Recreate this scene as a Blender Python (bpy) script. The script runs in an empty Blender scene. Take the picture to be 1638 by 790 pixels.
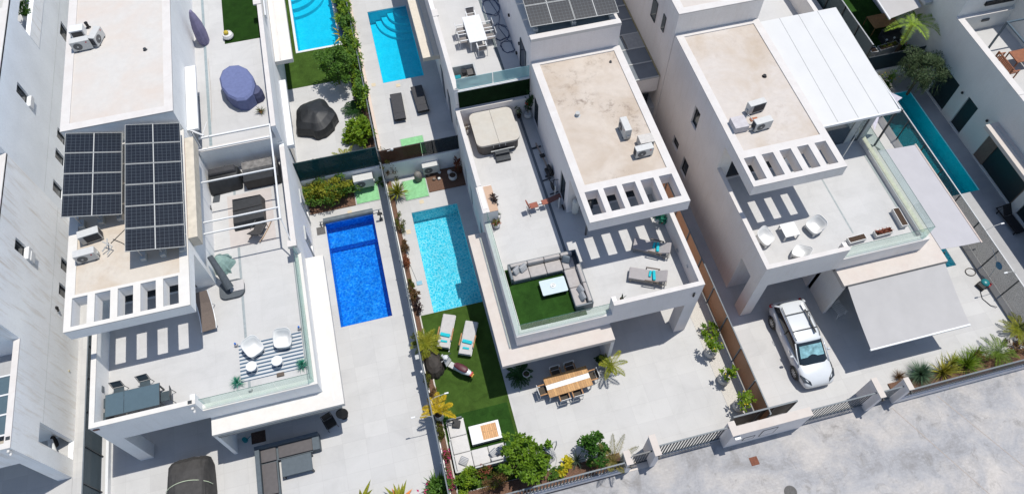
import bpy, math, random
from mathutils import Vector, Matrix
random.seed(7)
R_ = math.radians
scene = bpy.context.scene
COL = scene.collection
# ---------------------------------------------------------------- camera (drone, 38 m up, looking 60 degrees down)
CAMH = 38.0
FPX = 1192.30
CR = [(0.968908, -0.247321, -0.007092), (-0.215963, -0.831378, -0.512027), (0.120738, 0.497638, -0.858940)]
cam_d = bpy.data.cameras.new('camera'); cam = bpy.data.objects.new('camera', cam_d); COL.objects.link(cam)
right = Vector(CR[0]); down = Vector(CR[1]); fwd = Vector(CR[2])
M3 = Matrix((right, -down, -fwd)).transposed()
cam.matrix_world = Matrix.Translation((0, 0, CAMH)) @ M3.to_4x4()
cam_d.sensor_fit = 'HORIZONTAL'; cam_d.sensor_width = 36.0
cam_d.lens = FPX / 1638.0 * 36.0
cam_d.clip_start = 0.5; cam_d.clip_end = 2000
scene.camera = cam
# ---------------------------------------------------------------- sky and sun
SUN = Vector((-0.258, -0.093, -1.0)).normalized()
world = bpy.data.worlds.new("World"); scene.world = world; world.use_nodes = True
nt = world.node_tree; nt.nodes.clear()
sky = nt.nodes.new('ShaderNodeTexSky'); sky.sky_type = 'NISHITA'; sky.sun_disc = False
sky.sun_elevation = R_(74.7); sky.sun_rotation = math.atan2(0.258, 0.093)
sky.air_density = 1.0; sky.dust_density = 0.6
bg = nt.nodes.new('ShaderNodeBackground'); bg.inputs[1].default_value = 0.112
out = nt.nodes.new('ShaderNodeOutputWorld')
nt.links.new(sky.outputs[0], bg.inputs[0]); nt.links.new(bg.outputs[0], out.inputs[0])
sun_d = bpy.data.lights.new('sun', 'SUN'); sun_d.energy = 3.5; sun_d.angle = R_(0.5); sun_d.color = (1.0, 0.958, 0.89)
sun = bpy.data.objects.new('sun', sun_d); COL.objects.link(sun)
sun.rotation_euler = SUN.to_track_quat('-Z', 'Y').to_euler(); sun.location = (20, 10, 60)
scene.view_settings.view_transform = 'Standard'; scene.view_settings.look = 'None'
scene.view_settings.exposure = 0.33; scene.view_settings.gamma = 1.0
scene.render.engine = 'CYCLES'
scene.cycles.max_bounces = 8; scene.cycles.transparent_max_bounces = 16
scene.render.resolution_x = 1024; scene.render.resolution_y = 493

def at(x, y, z, o=(0, 0), s=5.645):
    """survey point: the spot seen at photo pixel (crop origin o, crop scale s) that lies at height z"""
    px = o[0] + x / s; py = o[1] + y / s
    d = right * ((px - 819) / FPX) + down * ((py - 395) / FPX) + fwd
    t = (z - CAMH) / d.z
    return Vector((d.x * t, d.y * t, z))
def at1(x, y, z): return at(x, y, z, (0, 0), 1.0)

# ---------------------------------------------------------------- materials
MATS = {}
def newmat(name):
    m = bpy.data.materials.new(name); m.use_nodes = True
    n = m.node_tree; b = n.nodes['Principled BSDF']
    return m, n, b
def N(n, t, **kw):
    x = n.nodes.new(t)
    for k, v in kw.items(): setattr(x, k, v)
    return x
def rgba(c): return (c[0], c[1], c[2], 1.0)
def coords(n, scale=(1, 1, 1)):
    tc = N(n, 'ShaderNodeTexCoord'); mp = N(n, 'ShaderNodeMapping'); mp.inputs['Scale'].default_value = scale
    n.links.new(tc.outputs['Object'], mp.inputs['Vector']); return mp.outputs[0]
def geocoords(n, scale=(1, 1, 1)):
    g = N(n, 'ShaderNodeNewGeometry'); mp = N(n, 'ShaderNodeMapping'); mp.inputs['Scale'].default_value = scale
    n.links.new(g.outputs['Position'], mp.inputs['Vector']); return mp.outputs[0]
def noise(n, vec, scale, detail=4, rough=0.55, dist=0.0):
    t = N(n, 'ShaderNodeTexNoise'); t.inputs['Scale'].default_value = scale; t.inputs['Detail'].default_value = detail
    t.inputs['Roughness'].default_value = rough; t.inputs['Distortion'].default_value = dist
    n.links.new(vec, t.inputs['Vector']); return t.outputs['Fac']
def ramp(n, fac, stops):
    r = N(n, 'ShaderNodeValToRGB'); e = r.color_ramp.elements
    while len(e) < len(stops): e.new(0.5)
    for i, (p, c) in enumerate(stops):
        e[i].position = p; e[i].color = rgba(c) if hasattr(c, '__len__') else (c, c, c, 1)
    n.links.new(fac, r.inputs[0]); return r.outputs[0]
def mix(n, a, b, fac, mode='MIX'):
    x = N(n, 'ShaderNodeMix', data_type='RGBA', blend_type=mode)
    for sock, val in ((x.inputs[0], fac), (x.inputs[6], a), (x.inputs[7], b)):
        if isinstance(val, (int, float)): sock.default_value = val
        elif isinstance(val, (tuple, list)): sock.default_value = rgba(val)
        else: n.links.new(val, sock)
    return x.outputs[2]
def bump(n, b, h, strength=0.3, dist=0.02):
    x = N(n, 'ShaderNodeBump'); x.inputs['Strength'].default_value = strength; x.inputs['Distance'].default_value = dist
    n.links.new(h, x.inputs['Height']); n.links.new(x.outputs[0], b.inputs['Normal'])
KX = 0.80
def mul(c, k): return tuple(min(1, v * k) for v in c)

def plain(name, c, rough=0.6, metal=0.0, var=0.12, scale=6.0, spec=0.4):
    """one colour with a slight worn unevenness"""
    if name in MATS: return MATS[name]
    m, n, b = newmat(name); c = mul(c, KX)
    v = coords(n); f = noise(n, v, scale, 5)
    col = ramp(n, f, [(0.3, mul(c, 1 - var)), (0.7, mul(c, 1 + var))])
    n.links.new(col, b.inputs['Base Color'])
    b.inputs['Roughness'].default_value = rough; b.inputs['Metallic'].default_value = metal
    b.inputs['Specular IOR Level'].default_value = spec
    MATS[name] = m; return m
def stucco(name, c, stain=(0.5, 0.4, 0.3), stain_amt=0.25, rain=0.25):
    """rendered wall: broad unevenness, faint rain streaks, grain"""
    m, n, b = newmat(name)
    v = geocoords(n); f1 = noise(n, v, 0.5, 6, 0.6); f2 = noise(n, v, 14, 3)
    vs = geocoords(n, (2.2, 2.2, 0.25)); f3 = noise(n, vs, 2.0, 5, 0.6)
    col = ramp(n, f1, [(0.3, mul(c, 0.93)), (0.7, mul(c, 1.05))])
    st = ramp(n, f3, [(0.52, 0.0), (0.8, stain_amt * rain * 2)])
    col = mix(n, col, stain, st)
    g = ramp(n, f2, [(0.2, 0.94), (0.8, 1.05)])
    col = mix(n, col, g, 1.0, 'MULTIPLY')
    n.links.new(col, b.inputs['Base Color']); b.inputs['Roughness'].default_value = 0.85
    b.inputs['Specular IOR Level'].default_value = 0.2
    bump(n, b, noise(n, v, 60, 2), 0.25, 0.01)
    MATS[name] = m; return m
def roofing(name, c, stain, amt, dark=None, dark_amt=0.0, scale=0.45):
    """painted flat roof with washed-out ponding stains and dirt specks"""
    m, n, b = newmat(name); c = mul(c, KX); stain = mul(stain, KX)
    v = geocoords(n); f1 = noise(n, v, scale, 7, 0.62, 0.4); f2 = noise(n, v, 3.0, 8, 0.7)
    col = ramp(n, f2, [(0.3, mul(c, 0.94)), (0.7, mul(c, 1.04))])
    a = ramp(n, f1, [(0.42, 0.0), (0.7, amt)])
    col = mix(n, col, stain, a)
    if dark:
        f3 = noise(n, v, 0.35, 3, 0.5); f4 = noise(n, v, 2.4, 9, 0.78, 0.3)
        k = mix(n, ramp(n, f3, [(0.50, 0.0), (0.64, 1.0)]), ramp(n, f4, [(0.5, 0.0), (0.72, dark_amt)]), 1.0, 'MULTIPLY')
        col = mix(n, col, dark, k)
    n.links.new(col, b.inputs['Base Color']); b.inputs['Roughness'].default_value = 0.9
    b.inputs['Specular IOR Level'].default_value = 0.15
    bump(n, b, f2, 0.3, 0.02)
    MATS[name] = m; return m
def tiles(name, c1, c2, joint, w=0.9, h=0.9, off=0.0, ms=0.006, rot=0):
    m, n, b = newmat(name); c1 = mul(c1, KX * .90); c2 = mul(c2, KX * .90); joint = mul(joint, KX)
    v = geocoords(n); mp = N(n, 'ShaderNodeMapping'); mp.inputs['Rotation'].default_value = (0, 0, rot)
    n.links.new(v, mp.inputs[0]); v2 = mp.outputs[0]
    t = N(n, 'ShaderNodeTexBrick'); t.offset = off
    t.inputs['Scale'].default_value = 1.0; t.inputs['Brick Width'].default_value = w; t.inputs['Row Height'].default_value = h
    t.inputs['Mortar Size'].default_value = ms; t.inputs['Mortar Smooth'].default_value = 0.3; t.inputs['Bias'].default_value = 0.0
    t.inputs['Color1'].default_value = rgba(c1); t.inputs['Color2'].default_value = rgba(c2); t.inputs['Mortar'].default_value = rgba(joint)
    n.links.new(v2, t.inputs['Vector'])
    f = noise(n, v, 0.55, 8, 0.68, 0.6); g = ramp(n, f, [(0.3, 0.90), (0.5, 1.0), (0.72, 1.05)])
    f2 = noise(n, v, 25, 3); g2 = ramp(n, f2, [(0.25, 0.96), (0.75, 1.03)])
    col = mix(n, t.outputs['Color'], g, 1.0, 'MULTIPLY'); col = mix(n, col, g2, 1.0, 'MULTIPLY')
    n.links.new(col, b.inputs['Base Color']); b.inputs['Roughness'].default_value = 0.6
    b.inputs['Specular IOR Level'].default_value = 0.3
    MATS[name] = m; return m
def turf(name, c, c2):
    m, n, b = newmat(name); c = mul(c, 0.62); c2 = mul(c2, 0.62)
    v = geocoords(n); f = noise(n, v, 45, 4, 0.7); f2 = noise(n, v, 1.6, 6, 0.65, 0.4)
    col = ramp(n, f, [(0.3, mul(c, 0.55)), (0.7, c2)])
    col = mix(n, col, ramp(n, f2, [(0.3, 0.68), (0.7, 1.25)]), 1.0, 'MULTIPLY')
    n.links.new(col, b.inputs['Base Color']); b.inputs['Roughness'].default_value = 0.95; b.inputs['Specular IOR Level'].default_value = 0.1
    bump(n, b, f, 0.8, 0.03)
    MATS[name] = m; return m
def mosaic(name, c1, c2, s=0.12):
    m, n, b = newmat(name)
    v = geocoords(n); t = N(n, 'ShaderNodeTexVoronoi'); t.distance = 'CHEBYCHEV'; t.inputs['Scale'].default_value = 1 / s; t.inputs['Randomness'].default_value = 0.25
    n.links.new(v, t.inputs['Vector'])
    col = ramp(n, t.outputs['Color'], [(0.2, c1), (0.85, c2)])
    n.links.new(col, b.inputs['Base Color']); b.inputs['Roughness'].default_value = 0.4
    MATS[name] = m; return m
def water(name, tint, caustic_scale=5.0, amt=0.6):
    """clear pool water: caustics painted into the tint, plus a mirror coat"""
    m = bpy.data.materials.new(name); m.use_nodes = True; n = m.node_tree; n.nodes.clear()
    o = N(n, 'ShaderNodeOutputMaterial'); tr = N(n, 'ShaderNodeBsdfTransparent'); gl = N(n, 'ShaderNodeBsdfGlossy')
    gl.inputs['Roughness'].default_value = 0.03
    v = geocoords(n)
    wn = N(n, 'ShaderNodeTexNoise'); wn.inputs['Scale'].default_value = 1.6; wn.inputs['Detail'].default_value = 2; n.links.new(v, wn.inputs['Vector'])
    vv = N(n, 'ShaderNodeVectorMath', operation='MULTIPLY_ADD'); vv.inputs[1].default_value = (0.5, 0.5, 0.5)
    n.links.new(wn.outputs['Color'], vv.inputs[0]); n.links.new(v, vv.inputs[2])
    t = N(n, 'ShaderNodeTexVoronoi'); t.feature = 'DISTANCE_TO_EDGE'; t.inputs['Scale'].default_value = caustic_scale
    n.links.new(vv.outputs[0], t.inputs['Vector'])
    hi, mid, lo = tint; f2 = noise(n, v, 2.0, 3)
    c = ramp(n, t.outputs['Distance'], [(0.0, hi), (0.07, mid), (0.26, lo)])  # bright cell edges paint focused sunlight into the water's colour
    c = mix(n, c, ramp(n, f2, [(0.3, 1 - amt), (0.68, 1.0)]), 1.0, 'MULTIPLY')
    n.links.new(c, tr.inputs[0])
    bp = N(n, 'ShaderNodeBump'); bp.inputs['Strength'].default_value = 0.5; bp.inputs['Distance'].default_value = 0.05
    n.links.new(noise(n, v, 4.5, 3), bp.inputs['Height']); n.links.new(bp.outputs[0], gl.inputs['Normal'])
    fr = N(n, 'ShaderNodeFresnel'); fr.inputs[0].default_value = 1.33; n.links.new(bp.outputs[0], fr.inputs['Normal'])
    ms = N(n, 'ShaderNodeMixShader'); n.links.new(fr.outputs[0], ms.inputs[0]); n.links.new(tr.outputs[0], ms.inputs[1]); n.links.new(gl.outputs[0], ms.inputs[2])
    n.links.new(ms.outputs[0], o.inputs[0]); MATS[name] = m; return m
def glass(name, tint=(0.80, 0.9, 0.88), refl=0.12, body=(0.6, 0.75, 0.72), body_amt=0.1):
    """sheet glass: mostly clear, a little mirror, a little body colour"""
    m = bpy.data.materials.new(name); m.use_nodes = True; n = m.node_tree; n.nodes.clear()
    o = N(n, 'ShaderNodeOutputMaterial'); tr = N(n, 'ShaderNodeBsdfTransparent'); tr.inputs[0].default_value = rgba(tint)
    gl = N(n, 'ShaderNodeBsdfGlossy'); gl.inputs['Roughness'].default_value = 0.02; df = N(n, 'ShaderNodeBsdfDiffuse'); df.inputs[0].default_value = rgba(body)
    m1 = N(n, 'ShaderNodeMixShader'); m1.inputs[0].default_value = body_amt; n.links.new(tr.outputs[0], m1.inputs[1]); n.links.new(df.outputs[0], m1.inputs[2])
    m2 = N(n, 'ShaderNodeMixShader'); m2.inputs[0].default_value = refl; n.links.new(m1.outputs[0], m2.inputs[1]); n.links.new(gl.outputs[0], m2.inputs[2])
    n.links.new(m2.outputs[0], o.inputs[0]); MATS[name] = m; return m
def mesh_screen(name, c, clear=0.35, cell=0.03):
    """woven shade netting: a fraction of it is holes"""
    m = bpy.data.materials.new(name); m.use_nodes = True; n = m.node_tree; n.nodes.clear()
    o = N(n, 'ShaderNodeOutputMaterial'); tr = N(n, 'ShaderNodeBsdfTransparent'); df = N(n, 'ShaderNodeBsdfDiffuse'); df.inputs[0].default_value = rgba(c)
    v = geocoords(n); f = noise(n, v, 1 / cell, 1)
    k = ramp(n, f, [(0.35, max(0, 1 - clear - 0.15)), (0.65, min(1, 1 - clear + 0.15))])
    m1 = N(n, 'ShaderNodeMixShader'); n.links.new(k, m1.inputs[0]); n.links.new(tr.outputs[0], m1.inputs[1]); n.links.new(df.outputs[0], m1.inputs[2])
    n.links.new(m1.outputs[0], o.inputs[0]); MATS[name] = m; return m
def leafy(name, c1, c2, c3=None, scale=2.0, trans=0.35):
    m = bpy.data.materials.new(name); m.use_nodes = True; n = m.node_tree; n.nodes.clear()
    o = N(n, 'ShaderNodeOutputMaterial'); p = N(n, 'ShaderNodeBsdfPrincipled'); tl = N(n, 'ShaderNodeBsdfTranslucent')
    v = geocoords(n); f = noise(n, v, scale, 3, 0.6); f2 = noise(n, v, 18, 2)
    st = [(0.32, c1), (0.62, c2)] + ([(0.8, c3)] if c3 else [])
    c = ramp(n, f, st); c = mix(n, c, ramp(n, f2, [(0.3, 0.6), (0.7, 1.35)]), 1.0, 'MULTIPLY')
    n.links.new(c, p.inputs['Base Color']); n.links.new(c, tl.inputs[0]); p.inputs['Roughness'].default_value = 0.5; p.inputs['Specular IOR Level'].default_value = 0.25
    ms = N(n, 'ShaderNodeMixShader'); ms.inputs[0].default_value = trans
    n.links.new(p.outputs[0], ms.inputs[1]); n.links.new(tl.outputs[0], ms.inputs[2]); n.links.new(ms.outputs[0], o.inputs[0])
    MATS[name] = m; return m
def planks(name, c1, c2, gap, w=0.1, axis=0, L=3.0):
    m, n, b = newmat(name)
    v = coords(n); mp = N(n, 'ShaderNodeMapping'); mp.inputs['Rotation'].default_value = (0, 0, R_(90))
    n.links.new(v, mp.inputs[0]); t = N(n, 'ShaderNodeTexBrick'); t.offset = 0.37
    t.inputs['Scale'].default_value = 1; t.inputs['Brick Width'].default_value = L; t.inputs['Row Height'].default_value = w
    t.inputs['Mortar Size'].default_value = 0.006; t.inputs['Color1'].default_value = rgba(c1); t.inputs['Color2'].default_value = rgba(c2); t.inputs['Mortar'].default_value = rgba(gap)
    n.links.new(mp.outputs[0], t.inputs['Vector'])
    vs = coords(n, (3, 3, 3)); f = noise(n, vs, 4, 6, 0.6, 1.2)
    col = mix(n, t.outputs['Color'], ramp(n, f, [(0.3, 0.75), (0.7, 1.15)]), 1.0, 'MULTIPLY')
    n.links.new(col, b.inputs['Base Color']); b.inputs['Roughness'].default_value = 0.6
    MATS[name] = m; return m
def stripes(name, c1, c2, scale, axis='X', soft=0.02, duty=0.5):
    m, n, b = newmat(name); c1 = mul(c1, KX); c2 = mul(c2, KX); v = coords(n); sx = N(n, 'ShaderNodeSeparateXYZ'); n.links.new(v, sx.inputs[0])
    mu = N(n, 'ShaderNodeMath', operation='MULTIPLY'); mu.inputs[1].default_value = scale; n.links.new(sx.outputs[axis], mu.inputs[0])
    fr = N(n, 'ShaderNodeMath', operation='FRACT'); n.links.new(mu.outputs[0], fr.inputs[0])
    c = ramp(n, fr.outputs[0], [(0.0, c1), (duty - soft, c1), (duty, c2), (1 - soft, c2)])
    n.links.new(c, b.inputs['Base Color']); b.inputs['Roughness'].default_value = 0.9; MATS[name] = m; return m

def solar_mat():
    m, n, b = newmat('solar cells'); v = coords(n)
    t = N(n, 'ShaderNodeTexBrick'); t.offset = 0; t.inputs['Scale'].default_value = 1; t.inputs['Brick Width'].default_value = 0.19; t.inputs['Row Height'].default_value = 0.19
    t.inputs['Mortar Size'].default_value = 0.006; t.inputs['Color1'].default_value = (0.008, 0.011, 0.018, 1); t.inputs['Color2'].default_value = (0.010, 0.014, 0.022, 1); t.inputs['Mortar'].default_value = (0.07, 0.085, 0.10, 1)
    n.links.new(v, t.inputs['Vector']); n.links.new(t.outputs['Color'], b.inputs['Base Color'])
    b.inputs['Roughness'].default_value = 0.3; b.inputs['Specular IOR Level'].default_value = 0.25
    MATS['solar cells'] = m; return m
def street_mat():
    m, n, b = newmat('stamped concrete'); v = geocoords(n)
    wv = N(n, 'ShaderNodeVectorMath', operation='MULTIPLY_ADD'); wv.inputs[1].default_value = (0.12, 0.12, 0.12)
    wn = N(n, 'ShaderNodeTexNoise'); wn.inputs['Scale'].default_value = 2; n.links.new(v, wn.inputs['Vector']); n.links.new(wn.outputs['Color'], wv.inputs[0]); n.links.new(v, wv.inputs[2])
    t = N(n, 'ShaderNodeTexBrick'); t.offset = 0.5; t.inputs['Scale'].default_value = 1; t.inputs['Brick Width'].default_value = 0.20; t.inputs['Row Height'].default_value = 0.13
    t.inputs['Mortar Size'].default_value = 0.012; t.inputs['Mortar Smooth'].default_value = 0.6
    t.inputs['Color1'].default_value = (0.98, 0.98, 0.98, 1); t.inputs['Color2'].default_value = (0.82, 0.82, 0.82, 1); t.inputs['Mortar'].default_value = (0.80, 0.79, 0.78, 1)
    n.links.new(wv.outputs[0], t.inputs['Vector'])
    f = noise(n, v, 0.5, 8, 0.65, 0.5); c = ramp(n, f, [(0.31, (0.23, 0.225, 0.225)), (0.44, (0.315, 0.315, 0.325)), (0.56, (0.385, 0.37, 0.36)), (0.70, (0.46, 0.43, 0.40))])
    f2 = noise(n, v, 0.9, 9, 0.75, 0.8); c = mix(n, c, (0.20, 0.19, 0.18), ramp(n, f2, [(0.54, 0.0), (0.68, 0.75)]))
    f3 = noise(n, v, 8, 6, 0.7); c = mix(n, c, ramp(n, f3, [(0.25, 0.86), (0.75, 1.1)]), 1.0, 'MULTIPLY')
    c = mix(n, c, t.outputs['Color'], ramp(n, noise(n, v, 0.6, 5, 0.6), [(0.4, 0.15), (0.62, 0.9)]), 'MULTIPLY')
    n.links.new(c, b.inputs['Base Color']); b.inputs['Roughness'].default_value = 0.75
    bump(n, b, t.outputs['Color'], 0.3, 0.02)
    MATS['stamped concrete'] = m; return m

# palette
W_L = stucco('white render', (0.80, 0.80, 0.79), (0.5, 0.45, 0.38), 0.3)
W_M = stucco('pale pinkish render', (0.74, 0.69, 0.67), (0.5, 0.42, 0.36), 0.35)
W_R = stucco('warm white render', (0.76, 0.715, 0.675), (0.52, 0.42, 0.3), 0.45)
W_LL = stucco('cool white render', (0.87, 0.88, 0.88), (0.50, 0.41, 0.30), 0.6, 0.5)
W_RR = stucco('grey white render', (0.66, 0.655, 0.62), (0.5, 0.42, 0.3), 0.25)
RF_LB = roofing('light roof paint', (0.66, 0.635, 0.60), (0.66, 0.55, 0.47), 0.6)
RF_L = roofing('cream roof paint', (0.66, 0.60, 0.52), (0.55, 0.43, 0.31), 0.8, (0.33, 0.26, 0.2), 0.4)
RF_M = roofing('beige roof paint stained', (0.63, 0.555, 0.48), (0.50, 0.405, 0.315), 0.85, (0.16, 0.12, 0.095), 1.0)
RF_R = roofing('pale roof paint', (0.645, 0.59, 0.54), (0.54, 0.445, 0.35), 0.85, (0.34, 0.28, 0.23), 0.5)
CAP = roofing('roof edge paint', (0.73, 0.70, 0.67), (0.6, 0.54, 0.5), 0.4, None, 0, 1.5)
CAPW = roofing('white slab top paint', (0.77, 0.745, 0.70), (0.7, 0.64, 0.56), 0.35, None, 0, 1.2)
CAPB = roofing('slab top paint', (0.665, 0.605, 0.55), (0.62, 0.52, 0.46), 0.4, None, 0, 1.2)
T_L = tiles('pale patio tiles', (0.65, 0.645, 0.63), (0.595, 0.59, 0.58), (0.47, 0.46, 0.45), 1.2, 0.8)
T_M = tiles('light grey patio tiles', (0.635, 0.63, 0.615), (0.595, 0.59, 0.58), (0.48, 0.47, 0.46), 1.0, 1.0)
T_T = tiles('terrace porcelain tiles', (0.65, 0.645, 0.635), (0.62, 0.615, 0.605), (0.53, 0.52, 0.51), 1.2, 0.6)
T_G = tiles('grey deck tiles', (0.50, 0.50, 0.50), (0.47, 0.47, 0.475), (0.38, 0.38, 0.38), 0.8, 0.4)
SCREED = roofing('bare screed', (0.36, 0.35, 0.33), (0.28, 0.26, 0.24), 0.5)
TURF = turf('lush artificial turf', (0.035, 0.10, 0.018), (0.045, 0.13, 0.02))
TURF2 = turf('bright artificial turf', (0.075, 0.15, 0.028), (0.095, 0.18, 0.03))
STREET = street_mat()
SOLAR = solar_mat()
WHITE = plain('white lacquer', (0.78, 0.79, 0.79), 0.4, 0, 0.03)
WPLAS = plain('white moulded plastic', (0.80, 0.80, 0.78), 0.45, 0, 0.03)
ALU = plain('brushed aluminium', (0.55, 0.56, 0.57), 0.4, 0.6, 0.08)
LGREY = plain('light grey metal', (0.50, 0.51, 0.50), 0.5, 0, 0.06)
ACBODY = plain('air conditioner casing', (0.62, 0.62, 0.60), 0.5, 0, 0.06)
DARK = plain('anthracite metal', (0.045, 0.052, 0.06), 0.45, 0, 0.15)
MIDG = plain('slate grey metal', (0.14, 0.165, 0.185), 0.5, 0, 0.1)
BLACK = plain('black plastic', (0.012, 0.012, 0.013), 0.5, 0, 0.3)
RUBBER = plain('tyre rubber', (0.02, 0.02, 0.02), 0.8, 0, 0.2)
FAN = stripes('fan grille wire', (0.06, 0.06, 0.06), (0.22, 0.22, 0.22), 25, 'X')
COIL = stripes('condenser fins', (0.02, 0.02, 0.022), (0.10, 0.10, 0.11), 12, 'Z')
PANE = plain('dark window pane', (0.012, 0.017, 0.022), 0.06, 0, 0.2, 3, 0.7)
FAB = plain('grey beige fabric', (0.46, 0.43, 0.41), 0.95, 0, 0.08)
FABL = plain('pale grey fabric', (0.56, 0.54, 0.53), 0.95, 0, 0.06)
FABW = plain('off white fabric', (0.66, 0.64, 0.615), 0.95, 0, 0.05)
FABD = plain('charcoal fabric', (0.06, 0.058, 0.058), 0.95, 0, 0.15)
TURQ = plain('turquoise cloth', (0.02, 0.52, 0.60), 0.9, 0, 0.15)
CUSH = stripes('striped cushion cloth', (0.62, 0.61, 0.60), (0.30, 0.31, 0.33), 14, 'Y')
TEAK = planks('teak slats', (0.50, 0.27, 0.10), (0.38, 0.19, 0.07), (0.10, 0.05, 0.02), 0.09, 0)
TEAKP = plain('teak wood', (0.42, 0.21, 0.08), 0.6, 0, 0.2)
BROWNW = plain('reddish brown wood', (0.28, 0.10, 0.045), 0.55, 0, 0.2)
SYNW = planks('brown slat fence', (0.42, 0.20, 0.10), (0.33, 0.15, 0.075), (0.1, 0.05, 0.03), 0.12, 0, 8)
TERRA = plain('terracotta', (0.45, 0.17, 0.09), 0.8, 0, 0.15)
POTW = plain('white planter glaze', (0.70, 0.69, 0.67), 0.5, 0, 0.08)
SOIL = plain('dark potting soil', (0.07, 0.045, 0.03), 1.0, 0, 0.5, 30)
BARK = plain('brown bark', (0.14, 0.09, 0.055), 0.9, 0, 0.35, 12)
GRAVEL = plain('white gravel', (0.60, 0.57, 0.52), 0.9, 0, 0.35, 40)
MULCH = plain('bark mulch bed', (0.16, 0.09, 0.06), 1.0, 0, 0.5, 22)
GREENP = plain('green painted hatch', (0.24, 0.55, 0.26), 0.6, 0, 0.15)
MAROON = plain('maroon vinyl', (0.10, 0.022, 0.03), 0.5, 0, 0.15)
REDP = plain('red plastic', (0.55, 0.02, 0.03), 0.4, 0, 0.1)
BLUEP = plain('bright blue plastic', (0.01, 0.16, 0.60), 0.35, 0, 0.1)
GREENNET = mesh_screen('dark green windbreak net', (0.012, 0.050, 0.052), 0.06)
BROWNNET = mesh_screen('brown windbreak net', (0.09, 0.045, 0.03), 0.05)
BLACKNET = mesh_screen('black windbreak net', (0.022, 0.028, 0.034), 0.22)
GREYNET = mesh_screen('grey perforated fence sheet', (0.085, 0.10, 0.10), 0.58)
TEALG = glass('dark tinted glass', (0.40, 0.46, 0.50), 0.14, (0.1, 0.13, 0.15), 0.25)
GLASS = glass('balustrade glass', (0.88, 0.95, 0.93), 0.08, (0.55, 0.68, 0.65), 0.06)
FROST = glass('frosted balustrade glass', (0.62, 0.80, 0.80), 0.10, (0.45, 0.68, 0.70), 0.55)
GLED = plain('green glass edge', (0.05, 0.14, 0.12), 0.2, 0, 0.1)
CLOTHB = plain('light blue grey cover cloth', (0.145, 0.175, 0.34), 0.8, 0, 0.1)
CLOTHK = plain('black cover sheet', (0.022, 0.024, 0.027), 0.5, 0, 0.25, 5)
CLOTHG = plain('dark grey car cover', (0.055, 0.052, 0.05), 0.75, 0, 0.2, 5)
CLOTHS = plain('sage green tarpaulin', (0.24, 0.36, 0.33), 0.7, 0, 0.15)
PURP = plain('violet grey cover cloth', (0.22, 0.20, 0.32), 0.8, 0, 0.1)
AWN = plain('light grey awning canvas', (0.50, 0.485, 0.475), 0.9, 0, 0.04, 1.2)
RUST = plain('rusty cast iron', (0.20, 0.075, 0.045), 0.9, 0, 0.3, 20)
IRON = plain('grey cast iron', (0.12, 0.115, 0.11), 0.8, 0, 0.25, 20)
WICK = plain('brown wicker', (0.16, 0.125, 0.105), 0.8, 0, 0.25, 30)
ROPE = plain('pale green rope', (0.55, 0.62, 0.45), 0.9, 0, 0.1)
G_MID = leafy('mid green leaves', (0.046, 0.116, 0.019), (0.116, 0.232, 0.031), (0.186, 0.310, 0.046))
G_DARK = leafy('dark green leaves', (0.016, 0.052, 0.013), (0.039, 0.111, 0.023), (0.065, 0.143, 0.026))
G_LIME = leafy('lime green leaves', (0.078, 0.169, 0.013), (0.208, 0.312, 0.019), (0.338, 0.390, 0.026))
G_OLIV = leafy('olive leaves', (0.046, 0.058, 0.010), (0.117, 0.130, 0.016), (0.260, 0.221, 0.026))
G_GREY = leafy('grey green foliage', (0.055, 0.083, 0.055), (0.121, 0.165, 0.110), (0.198, 0.242, 0.165))
G_YEL = leafy('yellow palm leaflets', (0.375, 0.275, 0.013), (0.625, 0.450, 0.025), (0.688, 0.562, 0.062))
G_YG = leafy('yellow green leaves', (0.161, 0.196, 0.017), (0.322, 0.322, 0.034), (0.460, 0.414, 0.057))
G_TEAL = leafy('teal green blades', (0.022, 0.154, 0.088), (0.055, 0.330, 0.220), (0.088, 0.396, 0.286))
G_DRY = leafy('dry brown foliage', (0.099, 0.050, 0.022), (0.220, 0.132, 0.055), (0.286, 0.209, 0.088))
G_RED = leafy('reddish succulent leaves', (0.22, 0.05, 0.03), (0.35, 0.12, 0.07))
PINKF = leafy('pink blossom', (0.45, 0.03, 0.12), (0.6, 0.05, 0.2))

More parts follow.
